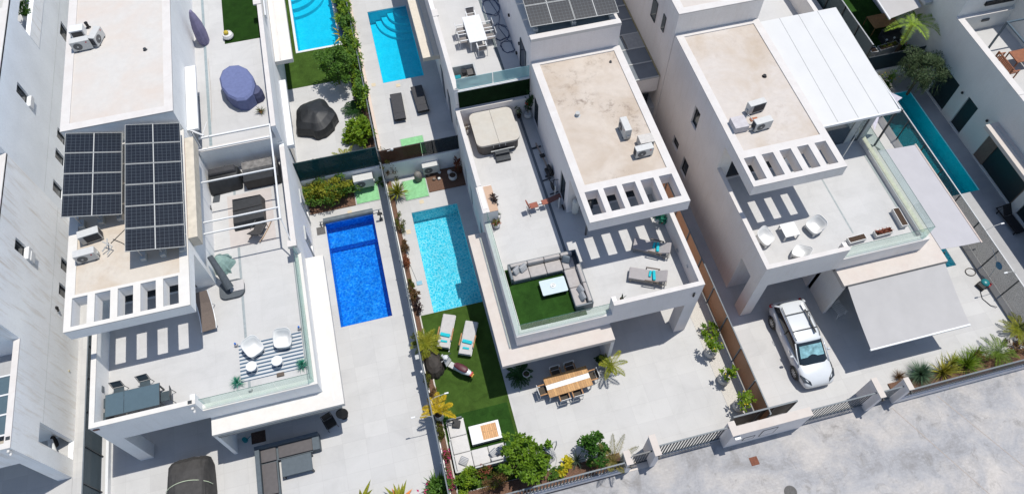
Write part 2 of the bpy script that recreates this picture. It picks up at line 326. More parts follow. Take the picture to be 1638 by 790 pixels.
# ---------------------------------------------------------------- mesh helpers
class MB:
    def __init__(s): s.v = []; s.f = []; s.m = []; s.cur = 0
    def add(s, vs, fs):
        b = len(s.v); s.v += [tuple(p) for p in vs]
        for f in fs: s.f.append([b + i for i in f]); s.m.append(s.cur)
        return s
    def box(s, x0, x1, y0, y1, z0, z1):
        if x0 > x1: x0, x1 = x1, x0
        if y0 > y1: y0, y1 = y1, y0
        vs = [(x0, y0, z0), (x1, y0, z0), (x1, y1, z0), (x0, y1, z0), (x0, y0, z1), (x1, y0, z1), (x1, y1, z1), (x0, y1, z1)]
        return s.add(vs, [(3, 2, 1, 0), (4, 5, 6, 7), (0, 1, 5, 4), (1, 2, 6, 5), (2, 3, 7, 6), (3, 0, 4, 7)])
    def hexa(s, b4, t4):
        return s.add(list(b4) + list(t4), [(3, 2, 1, 0), (4, 5, 6, 7), (0, 1, 5, 4), (1, 2, 6, 5), (2, 3, 7, 6), (3, 0, 4, 7)])
    def slab(s, q, t):
        """a quad given by four points with thickness t below"""
        n = (Vector(q[1]) - Vector(q[0])).cross(Vector(q[3]) - Vector(q[0])).normalized()
        if n.z < 0 or (abs(n.z) < 1e-3 and n.y < 0): q = [q[0], q[3], q[2], q[1]]; n = -n
        return s.hexa([Vector(p) - n * t for p in q], q)
    def prism(s, poly, z0, z1):
        a = sum(poly[i][0] * poly[(i + 1) % len(poly)][1] - poly[(i + 1) % len(poly)][0] * poly[i][1] for i in range(len(poly)))
        if a < 0: poly = poly[::-1]
        n = len(poly)
        return s.add([(p[0], p[1], z0) for p in poly] + [(p[0], p[1], z1) for p in poly],
                     [tuple(range(n - 1, -1, -1)), tuple(range(n, 2 * n))] + [(i, (i + 1) % n, n + (i + 1) % n, n + i) for i in range(n)])
    def lathe(s, prof, c=(0, 0), n=16, cap=True):
        vs = []; fs = []
        for r, z in prof:
            for i in range(n): a = 2 * math.pi * i / n; vs.append((c[0] + r * math.cos(a), c[1] + r * math.sin(a), z))
        for k in range(len(prof) - 1):
            for i in range(n): j = (i + 1) % n; fs.append((k * n + i, k * n + j, (k + 1) * n + j, (k + 1) * n + i))
        if cap: fs.append(tuple(range(n - 1, -1, -1))); fs.append(tuple(range((len(prof) - 1) * n, len(prof) * n)))
        return s.add(vs, fs)
    def cyl(s, c, r, z0, z1, n=16, r2=None): return s.lathe([(r, z0), (r if r2 is None else r2, z1)], c, n)
    def tube(s, pts, r, n=6, r2=None):
        pts = [Vector(p) for p in pts]; vs = []; fs = []; K = len(pts)
        for k, p in enumerate(pts):
            d = (pts[min(k + 1, K - 1)] - pts[max(k - 1, 0)]).normalized()
            a = d.orthogonal().normalized() if k == 0 else (pa - d * pa.dot(d)).normalized()
            pa = a; b = d.cross(a); rr = r if r2 is None else r + (r2 - r) * k / (K - 1)
            for i in range(n): t = 2 * math.pi * i / n; vs.append(p + (a * math.cos(t) + b * math.sin(t)) * rr)
        for k in range(K - 1):
            for i in range(n): j = (i + 1) % n; fs.append((k * n + i, k * n + j, (k + 1) * n + j, (k + 1) * n + i))
        fs.append(tuple(range(n - 1, -1, -1))); fs.append(tuple(range((K - 1) * n, K * n)))
        return s.add(vs, fs)
    def ellip(s, c, r, nu=12, nv=8, jit=0.0):
        vs = [(c[0], c[1], c[2] - r[2])]; fs = []
        for j in range(1, nv):
            t = math.pi * j / nv
            for i in range(nu):
                a = 2 * math.pi * i / nu; k = 1 + random.uniform(-jit, jit)
                vs.append((c[0] + r[0] * math.sin(t) * math.cos(a) * k, c[1] + r[1] * math.sin(t) * math.sin(a) * k, c[2] - r[2] * math.cos(t) * k))
        vs.append((c[0], c[1], c[2] + r[2])); L = len(vs) - 1
        for i in range(nu): fs.append((0, 1 + (i + 1) % nu, 1 + i)); fs.append((L, L - nu + i, L - nu + (i + 1) % nu))
        for j in range(nv - 2):
            for i in range(nu): a = 1 + j * nu; b = a + nu; k = (i + 1) % nu; fs.append((a + i, a + k, b + k, b + i))
        return s.add(vs, fs)
    def xf(s, M, start=0):
        for i in range(start, len(s.v)): s.v[i] = tuple(M @ Vector(s.v[i]))
        return s
    def build(s, name, mat, parent=None, smooth=False, bevel=0.0, world=False, seg=2, sub=0):
        vs = s.v
        if world and parent is not None:
            o = parent.location if parent.parent is None else parent.parent.location
            if parent.parent is not None and parent.parent.parent is not None: o = parent.parent.parent.location
            vs = [(v[0] - o[0], v[1] - o[1], v[2] - o[2]) for v in vs]
        me = bpy.data.meshes.new(name); me.from_pydata(vs, [], s.f)
        for m in (mat if isinstance(mat, (list, tuple)) else [mat]): me.materials.append(m)
        me.polygons.foreach_set('material_index', s.m)
        if smooth: me.polygons.foreach_set('use_smooth', [True] * len(s.f))
        me.update(); ob = bpy.data.objects.new(name, me); COL.objects.link(ob)
        if parent is not None: ob.parent = parent
        if bevel: b = ob.modifiers.new('bevel', 'BEVEL'); b.width = bevel; b.segments = seg; b.limit_method = 'ANGLE'; b.angle_limit = R_(40)
        if sub: q = ob.modifiers.new('sub', 'SUBSURF'); q.levels = sub; q.render_levels = sub
        return ob
def holed(mb, axis, u0, u1, v0, v1, w0, w1, holes=()):
    """a plate w0..w1 thick, spanning u,v, with rectangular holes; axis is the plate's normal"""
    us = sorted({u0, u1} | {min(max(h[i], u0), u1) for h in holes for i in (0, 1)}); vs_ = sorted({v0, v1} | {min(max(h[i], v0), v1) for h in holes for i in (2, 3)})
    P = {'x': lambda u, v, w: (w, u, v), 'y': lambda u, v, w: (u, w, v), 'z': lambda u, v, w: (u, v, w)}[axis]
    def solid(i, j):
        if i < 0 or j < 0 or i >= len(us) - 1 or j >= len(vs_) - 1: return False
        cu = (us[i] + us[i + 1]) / 2; cv = (vs_[j] + vs_[j + 1]) / 2
        return not any(h[0] < cu < h[1] and h[2] < cv < h[3] for h in holes)
    for i in range(len(us) - 1):
        for j in range(len(vs_) - 1):
            if not solid(i, j): continue
            a, b, c, d = us[i], us[i + 1], vs_[j], vs_[j + 1]
            qs = [[P(a, c, w1), P(b, c, w1), P(b, d, w1), P(a, d, w1)]]
            if w0 != w1:
                qs.append([P(a, d, w0), P(b, d, w0), P(b, c, w0), P(a, c, w0)])
                if not solid(i - 1, j): qs.append([P(a, c, w0), P(a, c, w1), P(a, d, w1), P(a, d, w0)])
                if not solid(i + 1, j): qs.append([P(b, c, w0), P(b, d, w0), P(b, d, w1), P(b, c, w1)])
                if not solid(i, j - 1): qs.append([P(a, c, w0), P(b, c, w0), P(b, c, w1), P(a, c, w1)])
                if not solid(i, j + 1): qs.append([P(a, d, w0), P(a, d, w1), P(b, d, w1), P(b, d, w0)])
            for q in qs: mb.add(q, [(0, 1, 2, 3)])
    return mb
def tag(o, label, cat=None, group=None, kind=None):
    if label: o['label'] = label
    if cat: o['category'] = cat
    if group: o['group'] = group
    if kind: o['kind'] = kind
    return o
def thing(name, label, cat, loc=(0, 0, 0), rz=0.0, group=None):
    o = bpy.data.objects.new(name, None); COL.objects.link(o); o.empty_display_size = 0.2
    o.location = loc; o.rotation_euler = (0, 0, rz)
    return tag(o, label, cat, group)
def struct(name, mb, mat, kind='structure'):
    return tag(mb.build(name, mat), None, None, None, kind)
def kids(o): return [c for c in COL.objects if c.parent == o]
def dup(o, loc=None, rz=None, label=None, group=None, scale=None):
    c = o.copy(); COL.objects.link(c)
    if loc is not None: c.location = loc
    if rz is not None: c.rotation_euler = (0, 0, rz)
    if scale is not None: c.scale = (scale,) * 3
    if label: c['label'] = label
    if group: c['group'] = group
    for k in kids(o):
        d = k.copy(); COL.objects.link(d); d.parent = c
        for g in kids(k):
            e = g.copy(); COL.objects.link(e); e.parent = d
    return c
# ================================================================ THE SETTING
YB = 28.75                      # line between the front row of plots and the raised back row
POOL_L = (-5.20, -2.30, 19.36, 26.42); POOL_M = (0.0, 2.83, 18.95, 25.90)
POOL_R = (27.6, 30.08, 14.33, 21.5); POOL_RR = (31.5, 34.36, 18.73, 27.2)
POOL_LB = (-5.08, -2.27, 39.7, 46.5); POOL_MB = (0.04, 2.76, 35.4, 42.3)
ph = [(p[0], p[1], p[2], p[3]) for p in (POOL_L, POOL_M, POOL_R, POOL_RR)]
g = MB(); holed(g, 'z', -400, 400, -400, 400, -0.06, -0.06, ph); struct('ground', g, SCREED)
g = MB(); g.add([(-120, -60, 0), (120, -60, 0), (120, 8.14, 0), (-120, 8.14, 0)], [(0, 1, 2, 3)]); struct('street', g, STREET)
def patio(name, x0, x1, y0, y1, z, mat, holes=(), w=None):
    g = MB(); holed(g, 'z', x0, x1, y0, y1, z - 0.055, z, [(h[0] - .004, h[1] + .004, h[2] - .004, h[3] + .004) for h in holes]); return struct(name, g, mat)
patio('patio', -19.4, -17.65, 8.15, YB, 0.004, T_L)
patio('patio', -40, -19.41, 8.15, YB, 0.004, T_L)
patio('patio', -17.55, -1.20, 8.15, YB, 0.004, T_L, [ph[0]])
patio('patio', -1.15, 15.10, 8.15, YB, 0.004, T_M, [ph[1]])
patio('patio', 15.20, 31.42, 8.12, YB, 0.004, T_L, [ph[2]])
patio('patio', 31.46, 60, 8.15, YB, 0.004, T_G, [ph[3]])
# raised back plots
def platform(x0, x1, z, mat, holes=()):
    g = MB(); holed(g, 'z', x0, x1, YB + 0.2, 60, -0.05, z, [(h[0] - .006, h[1] + .006, h[2] - .006, h[3] + .006) for h in holes]); struct('upper_patio', g, mat)
platform(-60, -1.2, 1.5, T_L, [POOL_LB]); platform(-1.15, 31.0, 1.5, T_L, [POOL_MB]); platform(31.2, 80, 0.95, T_G)
# terrain behind
def lawn(x0, x1, y0, y1, z, mat, poly=None):
    g = MB()
    if poly: g.prism(poly, z - 0.02, z)
    else: g.box(x0, x1, y0, y1, z - 0.02, z)
    struct('artificial_lawn', g, mat)
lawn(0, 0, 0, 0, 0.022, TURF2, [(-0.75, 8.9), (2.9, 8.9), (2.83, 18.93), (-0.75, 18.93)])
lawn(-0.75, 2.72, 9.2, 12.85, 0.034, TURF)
lawn(-6.3, -5.1, 38.0, 46.5, 1.515, TURF2); lawn(-6.3, -1.9, 36.4, 39.55, 1.519, TURF2)
lawn(31.4, 35.3, 29.9, 38, 0.965, TURF)
# planting beds
def bed(name, x0, x1, y0, y1, z0, z1, mat): g = MB(); g.box(x0, x1, y0, y1, z0, z1); struct(name, g, mat)
bed('planting_bed', -1.08, -0.82, 8.9, 28.5, 0.005, 0.10, MULCH)
bed('planting_bed', -0.75, 7.6, 7.8, 8.85, 0.005, 0.06, MULCH)
bed('planting_bed', 22.6, 31.3, 7.85, 8.75, 0.005, 0.08, MULCH)
bed('planting_bed', -6.0, -3.2, 27.3, 28.7, 0.005, 0.06, MULCH)
bed('planting_bed', 1.35, 3.7, 27.1, 28.65, 0.005, 0.05, MULCH)
bed('planting_bed', -2.0, -1.3, 30.3, 46, 1.5, 1.56, MULCH)
bed('planting_bed', -6.0, -1.3, 29.0, 29.45, 1.5, 1.55, MULCH)
bed('bed_edging', -0.82, -0.75, 8.9, 24.5, 0.005, 0.14, GRAVEL)
bed('side_walk', 13.9, 15.05, 8.6, 20, 0.005, 0.02, GRAVEL)
bed('concrete_kerb', 31.0, 31.38, 7.9, 21.0, 0.005, 0.12, SCREED)
# street joints
g = MB()
for (x0, y0, x1, y1) in ((22.17, 7.5, 25.5, 0.5), (24.8, 7.5, 28.4, 0.5)):
    g.slab([(x0, y0, 0.004), (x0 + 0.05, y0, 0.004), (x1 + 0.05, y1, 0.004), (x1, y1, 0.004)], 0.003)
struct('street_joint', g, plain('pale joint filler', (0.42, 0.37, 0.33), 0.9))

# ---------------------------------------------------------------- pools (top-level things with basin and water)
MOS_B = mosaic('deep blue mosaic', (0.10, 0.32, 0.70), (0.22, 0.50, 0.85)); MOS_C = mosaic('turquoise mosaic', (0.40, 0.62, 0.69), (0.50, 0.70, 0.75)); MOS_C2 = mosaic('aqua lining', (0.42, 0.66, 0.74), (0.46, 0.70, 0.77), 0.3)
MOS_T = mosaic('teal lining', (0.40, 0.80, 0.88), (0.5, 0.88, 0.93), 0.2)
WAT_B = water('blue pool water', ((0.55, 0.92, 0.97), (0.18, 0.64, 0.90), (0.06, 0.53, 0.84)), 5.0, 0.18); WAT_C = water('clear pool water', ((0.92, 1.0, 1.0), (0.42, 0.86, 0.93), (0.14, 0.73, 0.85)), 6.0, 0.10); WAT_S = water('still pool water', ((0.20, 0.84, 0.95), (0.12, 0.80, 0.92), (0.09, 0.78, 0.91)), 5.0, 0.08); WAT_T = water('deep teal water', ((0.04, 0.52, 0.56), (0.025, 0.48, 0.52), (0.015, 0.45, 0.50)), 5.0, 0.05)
def pool(label, P, zt, depth, mos, wat, coping=None, cw=0.0, steps=None):
    t = thing('swimming_pool', label, 'swimming pool', ((P[0] + P[1]) / 2, (P[2] + P[3]) / 2, zt))
    x0, x1, y0, y1 = P; b = MB(); zb = zt - depth
    V = [(x0, y0), (x1, y0), (x1, y1), (x0, y1)]
    b.add([(p[0], p[1], zb) for p in V], [(0, 1, 2, 3)])
    for i in range(4):
        p = V[i]; q = V[(i + 1) % 4]; b.add([(p[0], p[1], zb), (q[0], q[1], zb), (q[0], q[1], zt + 0.003), (p[0], p[1], zt + 0.003)], [(3, 2, 1, 0)])
    b.build('basin', mos, t, world=True)
    w = MB(); n = 1
    w.add([(x0 + 0.002, y0 + 0.002, zt - 0.09), (x1 - 0.002, y0 + 0.002, zt - 0.09), (x1 - 0.002, y1 - 0.002, zt - 0.09), (x0 + 0.002, y1 - 0.002, zt - 0.09)], [(0, 1, 2, 3)])
    w.build('water', wat, t, world=True)
    if steps:   # quarter-round steps in a corner: (cx, cy, a0, a1, [(r, z)...])
        cx, cy, a0, a1, rs = steps; s = MB()
        for r, z in rs:
            s.prism([(cx, cy)] + [(cx + r * math.cos(a0 + (a1 - a0) * k / 14), cy + r * math.sin(a0 + (a1 - a0) * k / 14)) for k in range(15)], zb, zt - z)
        s.build('steps', mos, t, world=True)
    if coping:
        c = MB(); holed(c, 'z', x0 - cw, x1 + cw, y0 - cw, y1 + cw, zt, zt + 0.03, [P]); c.build('coping', coping, t, world=True)
    return t
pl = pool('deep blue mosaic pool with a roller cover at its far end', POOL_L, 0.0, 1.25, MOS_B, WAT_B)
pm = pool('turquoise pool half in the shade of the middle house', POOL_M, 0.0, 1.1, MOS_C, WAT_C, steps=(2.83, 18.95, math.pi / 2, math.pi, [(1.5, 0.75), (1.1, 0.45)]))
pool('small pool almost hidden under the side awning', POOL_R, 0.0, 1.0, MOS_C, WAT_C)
pool('dark teal pool behind the mesh fence on the right', POOL_RR, 0.0, 1.1, MOS_T, WAT_T)  # dark teal is the water's own tint
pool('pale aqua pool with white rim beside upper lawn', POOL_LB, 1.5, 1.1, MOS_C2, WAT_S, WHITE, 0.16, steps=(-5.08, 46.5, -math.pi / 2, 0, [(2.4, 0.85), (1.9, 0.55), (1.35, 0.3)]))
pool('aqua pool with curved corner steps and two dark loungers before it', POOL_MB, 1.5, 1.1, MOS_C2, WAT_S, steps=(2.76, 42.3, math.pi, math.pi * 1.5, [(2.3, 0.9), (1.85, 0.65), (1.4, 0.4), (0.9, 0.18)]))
led = MB(); led.box(-5.197, -2.303, 25.1, 26.417, -1.248, -0.75); led.build('bench_step', MOS_B, pl, world=True)
sk = MB()
for x, y, z in ((0.75, 26.6, 0.0), (-0.42, 24.7, 0.0), (-3.6, 26.75, 0)): sk.box(x - 0.13, x + 0.13, y - 0.13, y + 0.13, 0.004, 0.012)
CREAM = plain('cream plastic lid', (0.66, 0.56, 0.40), 0.6)
def lid(name, label, x, y, z, w, h, mat, cat='lid', group=None):
    b = MB(); b.box(-w / 2, w / 2, -h / 2, h / 2, 0, 0.012); o = b.build(name, mat); o.location = (x, y, z + 0.005); tag(o, label, cat, group); return o
lid('skimmer_lid', 'cream skimmer lid at far end of turquoise pool', 0.75, 26.55, 0, 0.27, 0.27, CREAM)
lid('skimmer_lid', 'cream skimmer lid on the left side of turquoise pool', -0.42, 24.6, 0, 0.27, 0.3, CREAM)
lid('skimmer_lid', 'cream skimmer lid behind the roller cover', -3.65, 26.9, 0, 0.27, 0.24, CREAM)
lid('skimmer_lid', 'cream skimmer lid left of the upper aqua pool', -0.6, 35.4, 1.5, 0.27, 0.27, CREAM)
lid('skimmer_lid', 'cream skimmer lid before the upper aqua pool', 0.95, 34.95, 1.5, 0.27, 0.27, CREAM)
lid('drain_cover', 'brown grate cover on paving beside the left house', -5.52, 26.0, 0, 0.5, 0.55, IRON)
q = at(370, 635, 0, (1080, 520), 2.927); lid('utility_cover', 'square rusty utility cover set in the street', q.x, q.y, 0, 0.42, 0.42, RUST)
q = at(540, 780, 0, (1080, 520), 2.927); b = MB(); b.cyl((0, 0), 0.32, 0, 0.01, 24); b.cyl((0, 0), 0.24, 0.01, 0.016, 24); o = b.build('manhole_cover', IRON); o.location = (q.x, q.y, 0.005); tag(o, 'round grey manhole cover at the bottom edge of the street', 'manhole')

# ---------------------------------------------------------------- the villas
def window_x(parent, X, s, y0, y1, z0, z1, depth=0.16, mat=None, sill=False, box=False):
    """window set back in a wall whose outer face is at X and looks along s"""
    f = MB(); w = 0.05; xi = X - s * depth
    for (a, b_, c, d) in ((y0, y1, z0, z0 + w), (y0, y1, z1 - w, z1), (y0, y0 + w, z0 + w, z1 - w), (y1 - w, y1, z0 + w, z1 - w)): f.box(xi, xi + s * 0.05, a, b_, c, d)
    fo = f.build('window', MATS['anthracite metal'], parent, world=True)
    p = MB(); p.box(xi - s * 0.01, xi + s * 0.02, y0 + w, y1 - w, z0 + w, z1 - w); p.build('pane', mat or PANE, fo, world=True)
    if sill: q = MB(); q.box(X - s * 0.05, X + s * 0.12, y0 - 0.02, y1 + 0.02, z0 - 0.30, z0 - 0.002) if box else q.box(X - s * 0.05, X + s * 0.06, y0, y1, z0 - 0.04, z0 - 0.002); q.build('sill', WHITE, fo, world=True)
def villa(name, label, W, RFm, xb, s, uB, uT, uS, ur, y0, yrf, ypf, yb, zB=0.0, wins=(), winsT=(), cfront=16.3, holes=None, wing=True, slabback=21.4, ledge=None, sidepar=None, glass_to=21.3, roofz=7.95, slabY=13.55, frost=None, topwall=None, capm=None, Wp=None, slabm=None):
    X = lambda u: xb + s * u
    t = thing(name, label, 'house', (X(uT / 2), (y0 + yb) / 2, zB))
    Z = lambda z: z + zB
    capm = capm or CAP; Wp = Wp or W
    ow = -s
    # outer wall of the penthouse side, ground to roof, with its windows cut in
    w = MB(); T = 0.25
    xo = X(0); xi = X(T)
    holed(w, 'x', cfront, ypf, Z(0), Z(3.4), min(xo, xi), max(xo, xi), [h for h in wins if h[1] <= ypf])
    holed(w, 'x', ypf, yb, Z(0), Z(roofz - 0.75), min(xo, xi), max(xo, xi), [h for h in wins if h[0] >= ypf])
    # outer wall of the terrace side
    xo2 = X(uT - 0.004); xi2 = X(uT - T)
    holed(w, 'x', y0 + 0.6, yb, Z(0), Z(4.095), min(xo2, xi2), max(xo2, xi2), winsT)
    # ground floor fronts
    hs = sorted((X(T), X(uB))); holed(w, 'y', hs[0], hs[1], Z(0), Z(3.4), cfront, cfront + 0.2, [(hs[0] + 1.2, hs[0] + 2.2, Z(0.0), Z(2.2))])
    hs2 = sorted((X(uB), X(uT - T))); holed(w, 'y', hs2[0], hs2[1], Z(0), Z(3.3), y0 + 0.6, y0 + 0.8, [(hs2[0] + 0.7, hs2[1] - 0.6, Z(0.05), Z(2.4))])
    hs3 = sorted((X(T), X(uT - T))); w.box(hs3[0], hs3[1], yb - 0.2, yb, Z(0), Z(3.4))
    if cfront > y0 + 0.6: w.box(X(uB) - 0.1 * s, X(uB) + 0.1 * s, y0 + 0.8, cfront, Z(0), Z(3.3))
    w.build('wall', W, t, world=True)
    for h in wins: window_x(t, X(0), ow, h[0], h[1], h[2], h[3])
    for h in winsT: window_x(t, X(uT), s, h[0], h[1], h[2], h[3])
    d = MB(); d.box(hs2[0] + 0.7, hs2[1] - 0.6, y0 + 0.68, y0 + 0.72, Z(0.05), Z(2.4)); d.build('sliding_door', PANE, t, world=True)
    d = MB(); d.box(hs[0] + 1.2, hs[0] + 2.2, cfront + 0.12, cfront + 0.16, Z(0.0), Z(2.2)); d.build('door', MIDG, t, world=True)
    # floor slab of the terrace
    fl = MB(); fl.box(X(T), X(uT - T), y0 + 0.22, yb, Z(3.4), Z(4.09)); fl.build('floor_slab', W, t, world=True)
    tl = MB(); tl.box(X(0.22), X(uT - 0.28), y0 + 0.22, yb, Z(4.092), Z(4.10)); tl.build('terrace_floor', T_T, t, world=True)
    # box parapet and pillar
    pr = MB()
    a, b_ = sorted((X(0), X(uB))); pr.box(a, b_, y0, y0 + 0.22, Z(3.4), Z(5.36))
    a, b_ = sorted((X(0), X(0.22))); pr.box(a, b_, y0 + 0.22, ypf, Z(3.4), Z(5.36))
    a, b_ = sorted((X(uB - 0.22), X(uB))); pr.box(a, b_, y0 + 0.22, y0 + 0.5, Z(3.4), Z(5.36))
    pr.build('parapet', W, t, world=True)
    cp = MB(); a, b_ = sorted((X(0), X(uB))); cp.box(a - 0.01, b_ + 0.01, y0 - 0.01, y0 + 0.23, Z(5.36), Z(5.40))
    a, b_ = sorted((X(-0.01), X(0.23))); cp.box(a, b_, y0 + 0.23, ypf, Z(5.36), Z(5.40)); cp.build('coping', capm, t, world=True)
    pi = MB(); a, b_ = sorted((X(0.002), X(0.65))); pi.box(a, b_, y0 + 0.003, y0 + 0.72, Z(0), Z(3.4)); pi.build('pillar', W, t, world=True)
    # low kerb under the glass
    k = MB(); a, b_ = sorted((X(uB), X(uT))); k.box(a, b_, y0, y0 + 0.30, Z(3.3), Z(4.36))
    a, b_ = sorted((X(uT - 0.3), X(uT))); k.box(a, b_, y0 + 0.30, glass_to, Z(3.3), Z(4.36)); k.build('kerb_wall', W, t, world=True)
    k = MB(); a, b_ = sorted((X(uB), X(uT + 0.01))); k.box(a, b_, y0 - 0.01, y0 + 0.31, Z(4.36), Z(4.40))
    a, b_ = sorted((X(uT - 0.31), X(uT + 0.01))); k.box(a, b_, y0 + 0.31, glass_to, Z(4.36), Z(4.40)); k.build('kerb_coping', capm, t, world=True)
    gl = t_gl = None
    n = 3; us = [uB + 0.15 + (uT - 0.12 - uB - 0.15) * i / n for i in range(n + 1)]
    for i in range(n):
        p = MB(); a, b_ = sorted((X(us[i] + 0.01), X(us[i + 1] - 0.01))); p.box(a, b_, y0 + 0.14, y0 + 0.155, Z(4.40), Z(5.40)); po = p.build('glass_pane', GLASS, t, world=True)
        e = MB(); e.box(a, b_, y0 + 0.139, y0 + 0.156, Z(5.40), Z(5.412)); e.build('pane_edge', GLED, po, world=True)
    m = 4; ys = [y0 + 0.15 + (glass_to - y0 - 0.15) * i / m for i in range(m + 1)]
    for i in range(m):
        p = MB(); a, b_ = sorted((X(uT - 0.16), X(uT - 0.145))); p.box(a, b_, ys[i] + 0.01, ys[i + 1] - 0.01, Z(4.40), Z(5.40)); po = p.build('glass_pane', GLASS, t, world=True)
        e = MB(); e.box(a - 0.001, b_ + 0.001, ys[i] + 0.01, ys[i + 1] - 0.01, Z(5.40), Z(5.412)); e.build('pane_edge', GLED, po, world=True)
    # canopy slab round the glazed corner
    c = MB(); a, b_ = sorted((X(uB), X(uS))); c.box(a, b_, slabY, y0 - 0.002, Z(3.0), Z(3.3))
    a, b_ = sorted((X(uT + 0.002), X(uS))); c.box(a, b_, y0 - 0.002, slabback, Z(3.0), Z(3.3)); c.build('canopy_slab', slabm or CAPB, t, world=True)
    if wing: q = MB(); a, b_ = sorted((X(uB), X(uB + 0.18))); q.box(a, b_, slabY + 0.01, y0 + 0.58, Z(0), Z(2.998)); q.build('wing_wall', W, t, world=True)
    # penthouse
    h = MB()
    a, b_ = sorted((X(T), X(ur))); holed(h, 'y', a, b_, Z(4.1), Z(roofz - 0.75), ypf, ypf + 0.2, [(a + 0.5, b_ - 0.9, Z(4.12), Z(6.5))])
    xi3, xo3 = X(ur - 0.2), X(ur)
    holed(h, 'x', ypf + 0.2, yb, Z(4.1), Z(roofz - 0.75), min(xi3, xo3), max(xi3, xo3), topwall or [])
    h.build('penthouse_wall', Wp, t, world=True)
    d = MB(); d.box(a + 0.5, b_ - 0.9, ypf + 0.1, ypf + 0.13, Z(4.12), Z(6.5)); d.build('terrace_door', PANE, t, world=True)
    for hh in (topwall or []): window_x(t, X(ur), s, hh[0], hh[1], hh[2], hh[3], 0.12, TEALG)
    r = MB(); a, b_ = sorted((X(0), X(ur))); zr = Z(roofz)
    holed(r, 'z', a, b_, yrf, yb - 0.002, zr - 0.75, zr - 0.08, holes or [])
    ro = r.build('roof', Wp, t, world=True)
    r = MB(); holed(r, 'z', a, b_, yrf, yb - 0.002, zr - 0.08, zr, (holes or []) + [(a + 0.42, b_ - 0.42, 19.95 if holes else yrf + 0.42, yb - 0.3)]); r.build('roof_border', capm, ro, world=True)
    r = MB(); holed(r, 'z', a + 0.42, b_ - 0.42, 19.95 if holes else yrf + 0.42, yb - 0.3, zr - 0.055, zr - 0.055); r.build('roof_field', RFm, ro, world=True)
    return t
def phole(a, w, pitch, n, y0, y1): return [(a + i * pitch, a + i * pitch + w, y0, y1) for i in range(n)]
VM = villa('villa', 'middle villa with the stained beige roof and hot tub on its terrace', W_M, RF_M, 13.28, -1, 4.70, 9.60, 10.56, 5.12, 14.43, 17.77, 21.0, 28.6,
           holes=phole(8.43, 0.68, 0.963, 5, 18.15, 19.53), winsT=[(26.45, 27.15, 0.2, 2.4), (24.95, 25.5, 0.2, 2.3), (22.2, 22.9, 0.2, 2.3)], cfront=17.8, topwall=[(26.9, 27.9, 4.12, 6.2), (21.5, 22.4, 4.12, 6.2)])
VR = villa('villa', 'right villa with white canopy and car parked below its terrace', W_R, RF_R, 16.58, 1, 4.56, 9.55, 10.60, 5.05, 14.43, 17.75, 20.9, 28.6,
           holes=phole(16.80, 0.62, 0.968, 5, 18.07, 19.5), wins=[(23.9, 24.62, 5.0, 6.4), (25.1, 25.9, 1.6, 2.35), (23.45, 24.25, 1.0, 2.3), (20.48, 21.22, 1.0, 2.4)], cfront=16.3, glass_to=21.6, slabY=13.42, wing=False)
q = MB(); q.box(21.14, 21.34, 13.43, 18.0, 0, 2.998); q.build('wing_wall', W_R, VR, world=True)
VL = villa('villa', 'left villa with two solar arrays and a white steel frame', W_L, RF_L, -16.05, 1, 4.65, 9.98, 10.92, 5.50, 14.50, 18.13, 21.3, 28.6,
           holes=phole(-15.74, 0.68, 1.005, 5, 18.34, 19.8), winsT=[(26.62, 27.5, 0.3, 2.35), (24.05, 24.85, 0.4, 2.4)], cfront=18.0, glass_to=21.9, slabY=13.63, slabback=22.2, slabm=CAPW, capm=CAPW)
for P_ in ((-6.1, 26.62, 27.5, 0.3, 2.35), (-6.1, 24.05, 24.85, 0.4, 2.4)):
    q = MB(); q.box(P_[0] + 0.002, P_[0] + 0.10, P_[1] - 0.12, P_[1] - 0.002, P_[3] - 0.1, P_[4] + 0.15); q.box(P_[0] + 0.002, P_[0] + 0.10, P_[1] - 0.002, P_[2], P_[4] + 0.002, P_[4] + 0.15); q.build('window_surround', LGREY, VL, world=True)
def extra(v, name, mat, boxes, bev=0):
    m = MB()
    for b in boxes: m.box(*b)
    return m.build(name, mat, v, world=True)
# --- middle villa: terrace side walls behind the glass, stone-topped block, back parapet
extra(VM, 'side_parapet', W_M, [(3.70, 3.92, 21.52, 28.6, 4.1, 5.36), (3.70, 8.1, 28.4, 28.6, 4.1, 5.36), (3.63, 4.45, 21.3, 23.0, 3.4, 5.30)])
extra(VM, 'side_coping', CAP, [(3.69, 3.93, 23.0, 28.61, 5.361, 5.40), (3.93, 7.2, 28.39, 28.61, 5.361, 5.40)])
extra(VM, 'block_top', roofing('worn beige render', (0.62, 0.44, 0.32), (0.5, 0.33, 0.22), 0.7), [(4.0, 4.46, 21.29, 22.95, 5.301, 5.33)])
extra(VM, 'block_top', CAP, [(3.62, 4.0, 21.29, 23.0, 5.301, 5.33)])
extra(VM, 'turf_inlay', TURF, [(3.98, 7.45, 14.66, 18.35, 4.101, 4.125)])
extra(VM, 'drain_channel', plain('dark drainage channel', (0.12, 0.14, 0.16), 0.7), [(7.35, 7.5, 18.5, 28.3, 4.101, 4.106)])
extra(VM, 'ledge_kerb', LGREY, [(3.28, 3.34, 14.43, 21.3, 3.301, 3.36)])
extra(VM, 'dark_upright', DARK, [(8.72, 8.80, 19.35, 19.43, 4.1, 7.2)])  # thin dark upright before the penthouse front
extra(VM, 'doorframe', DARK, [(9.5, 9.62, 20.9, 20.99, 4.1, 6.9)])
extra(VM, 'wall_socket', LGREY, [(13.00, 13.05, 17.0, 17.2, 4.35, 4.45)])
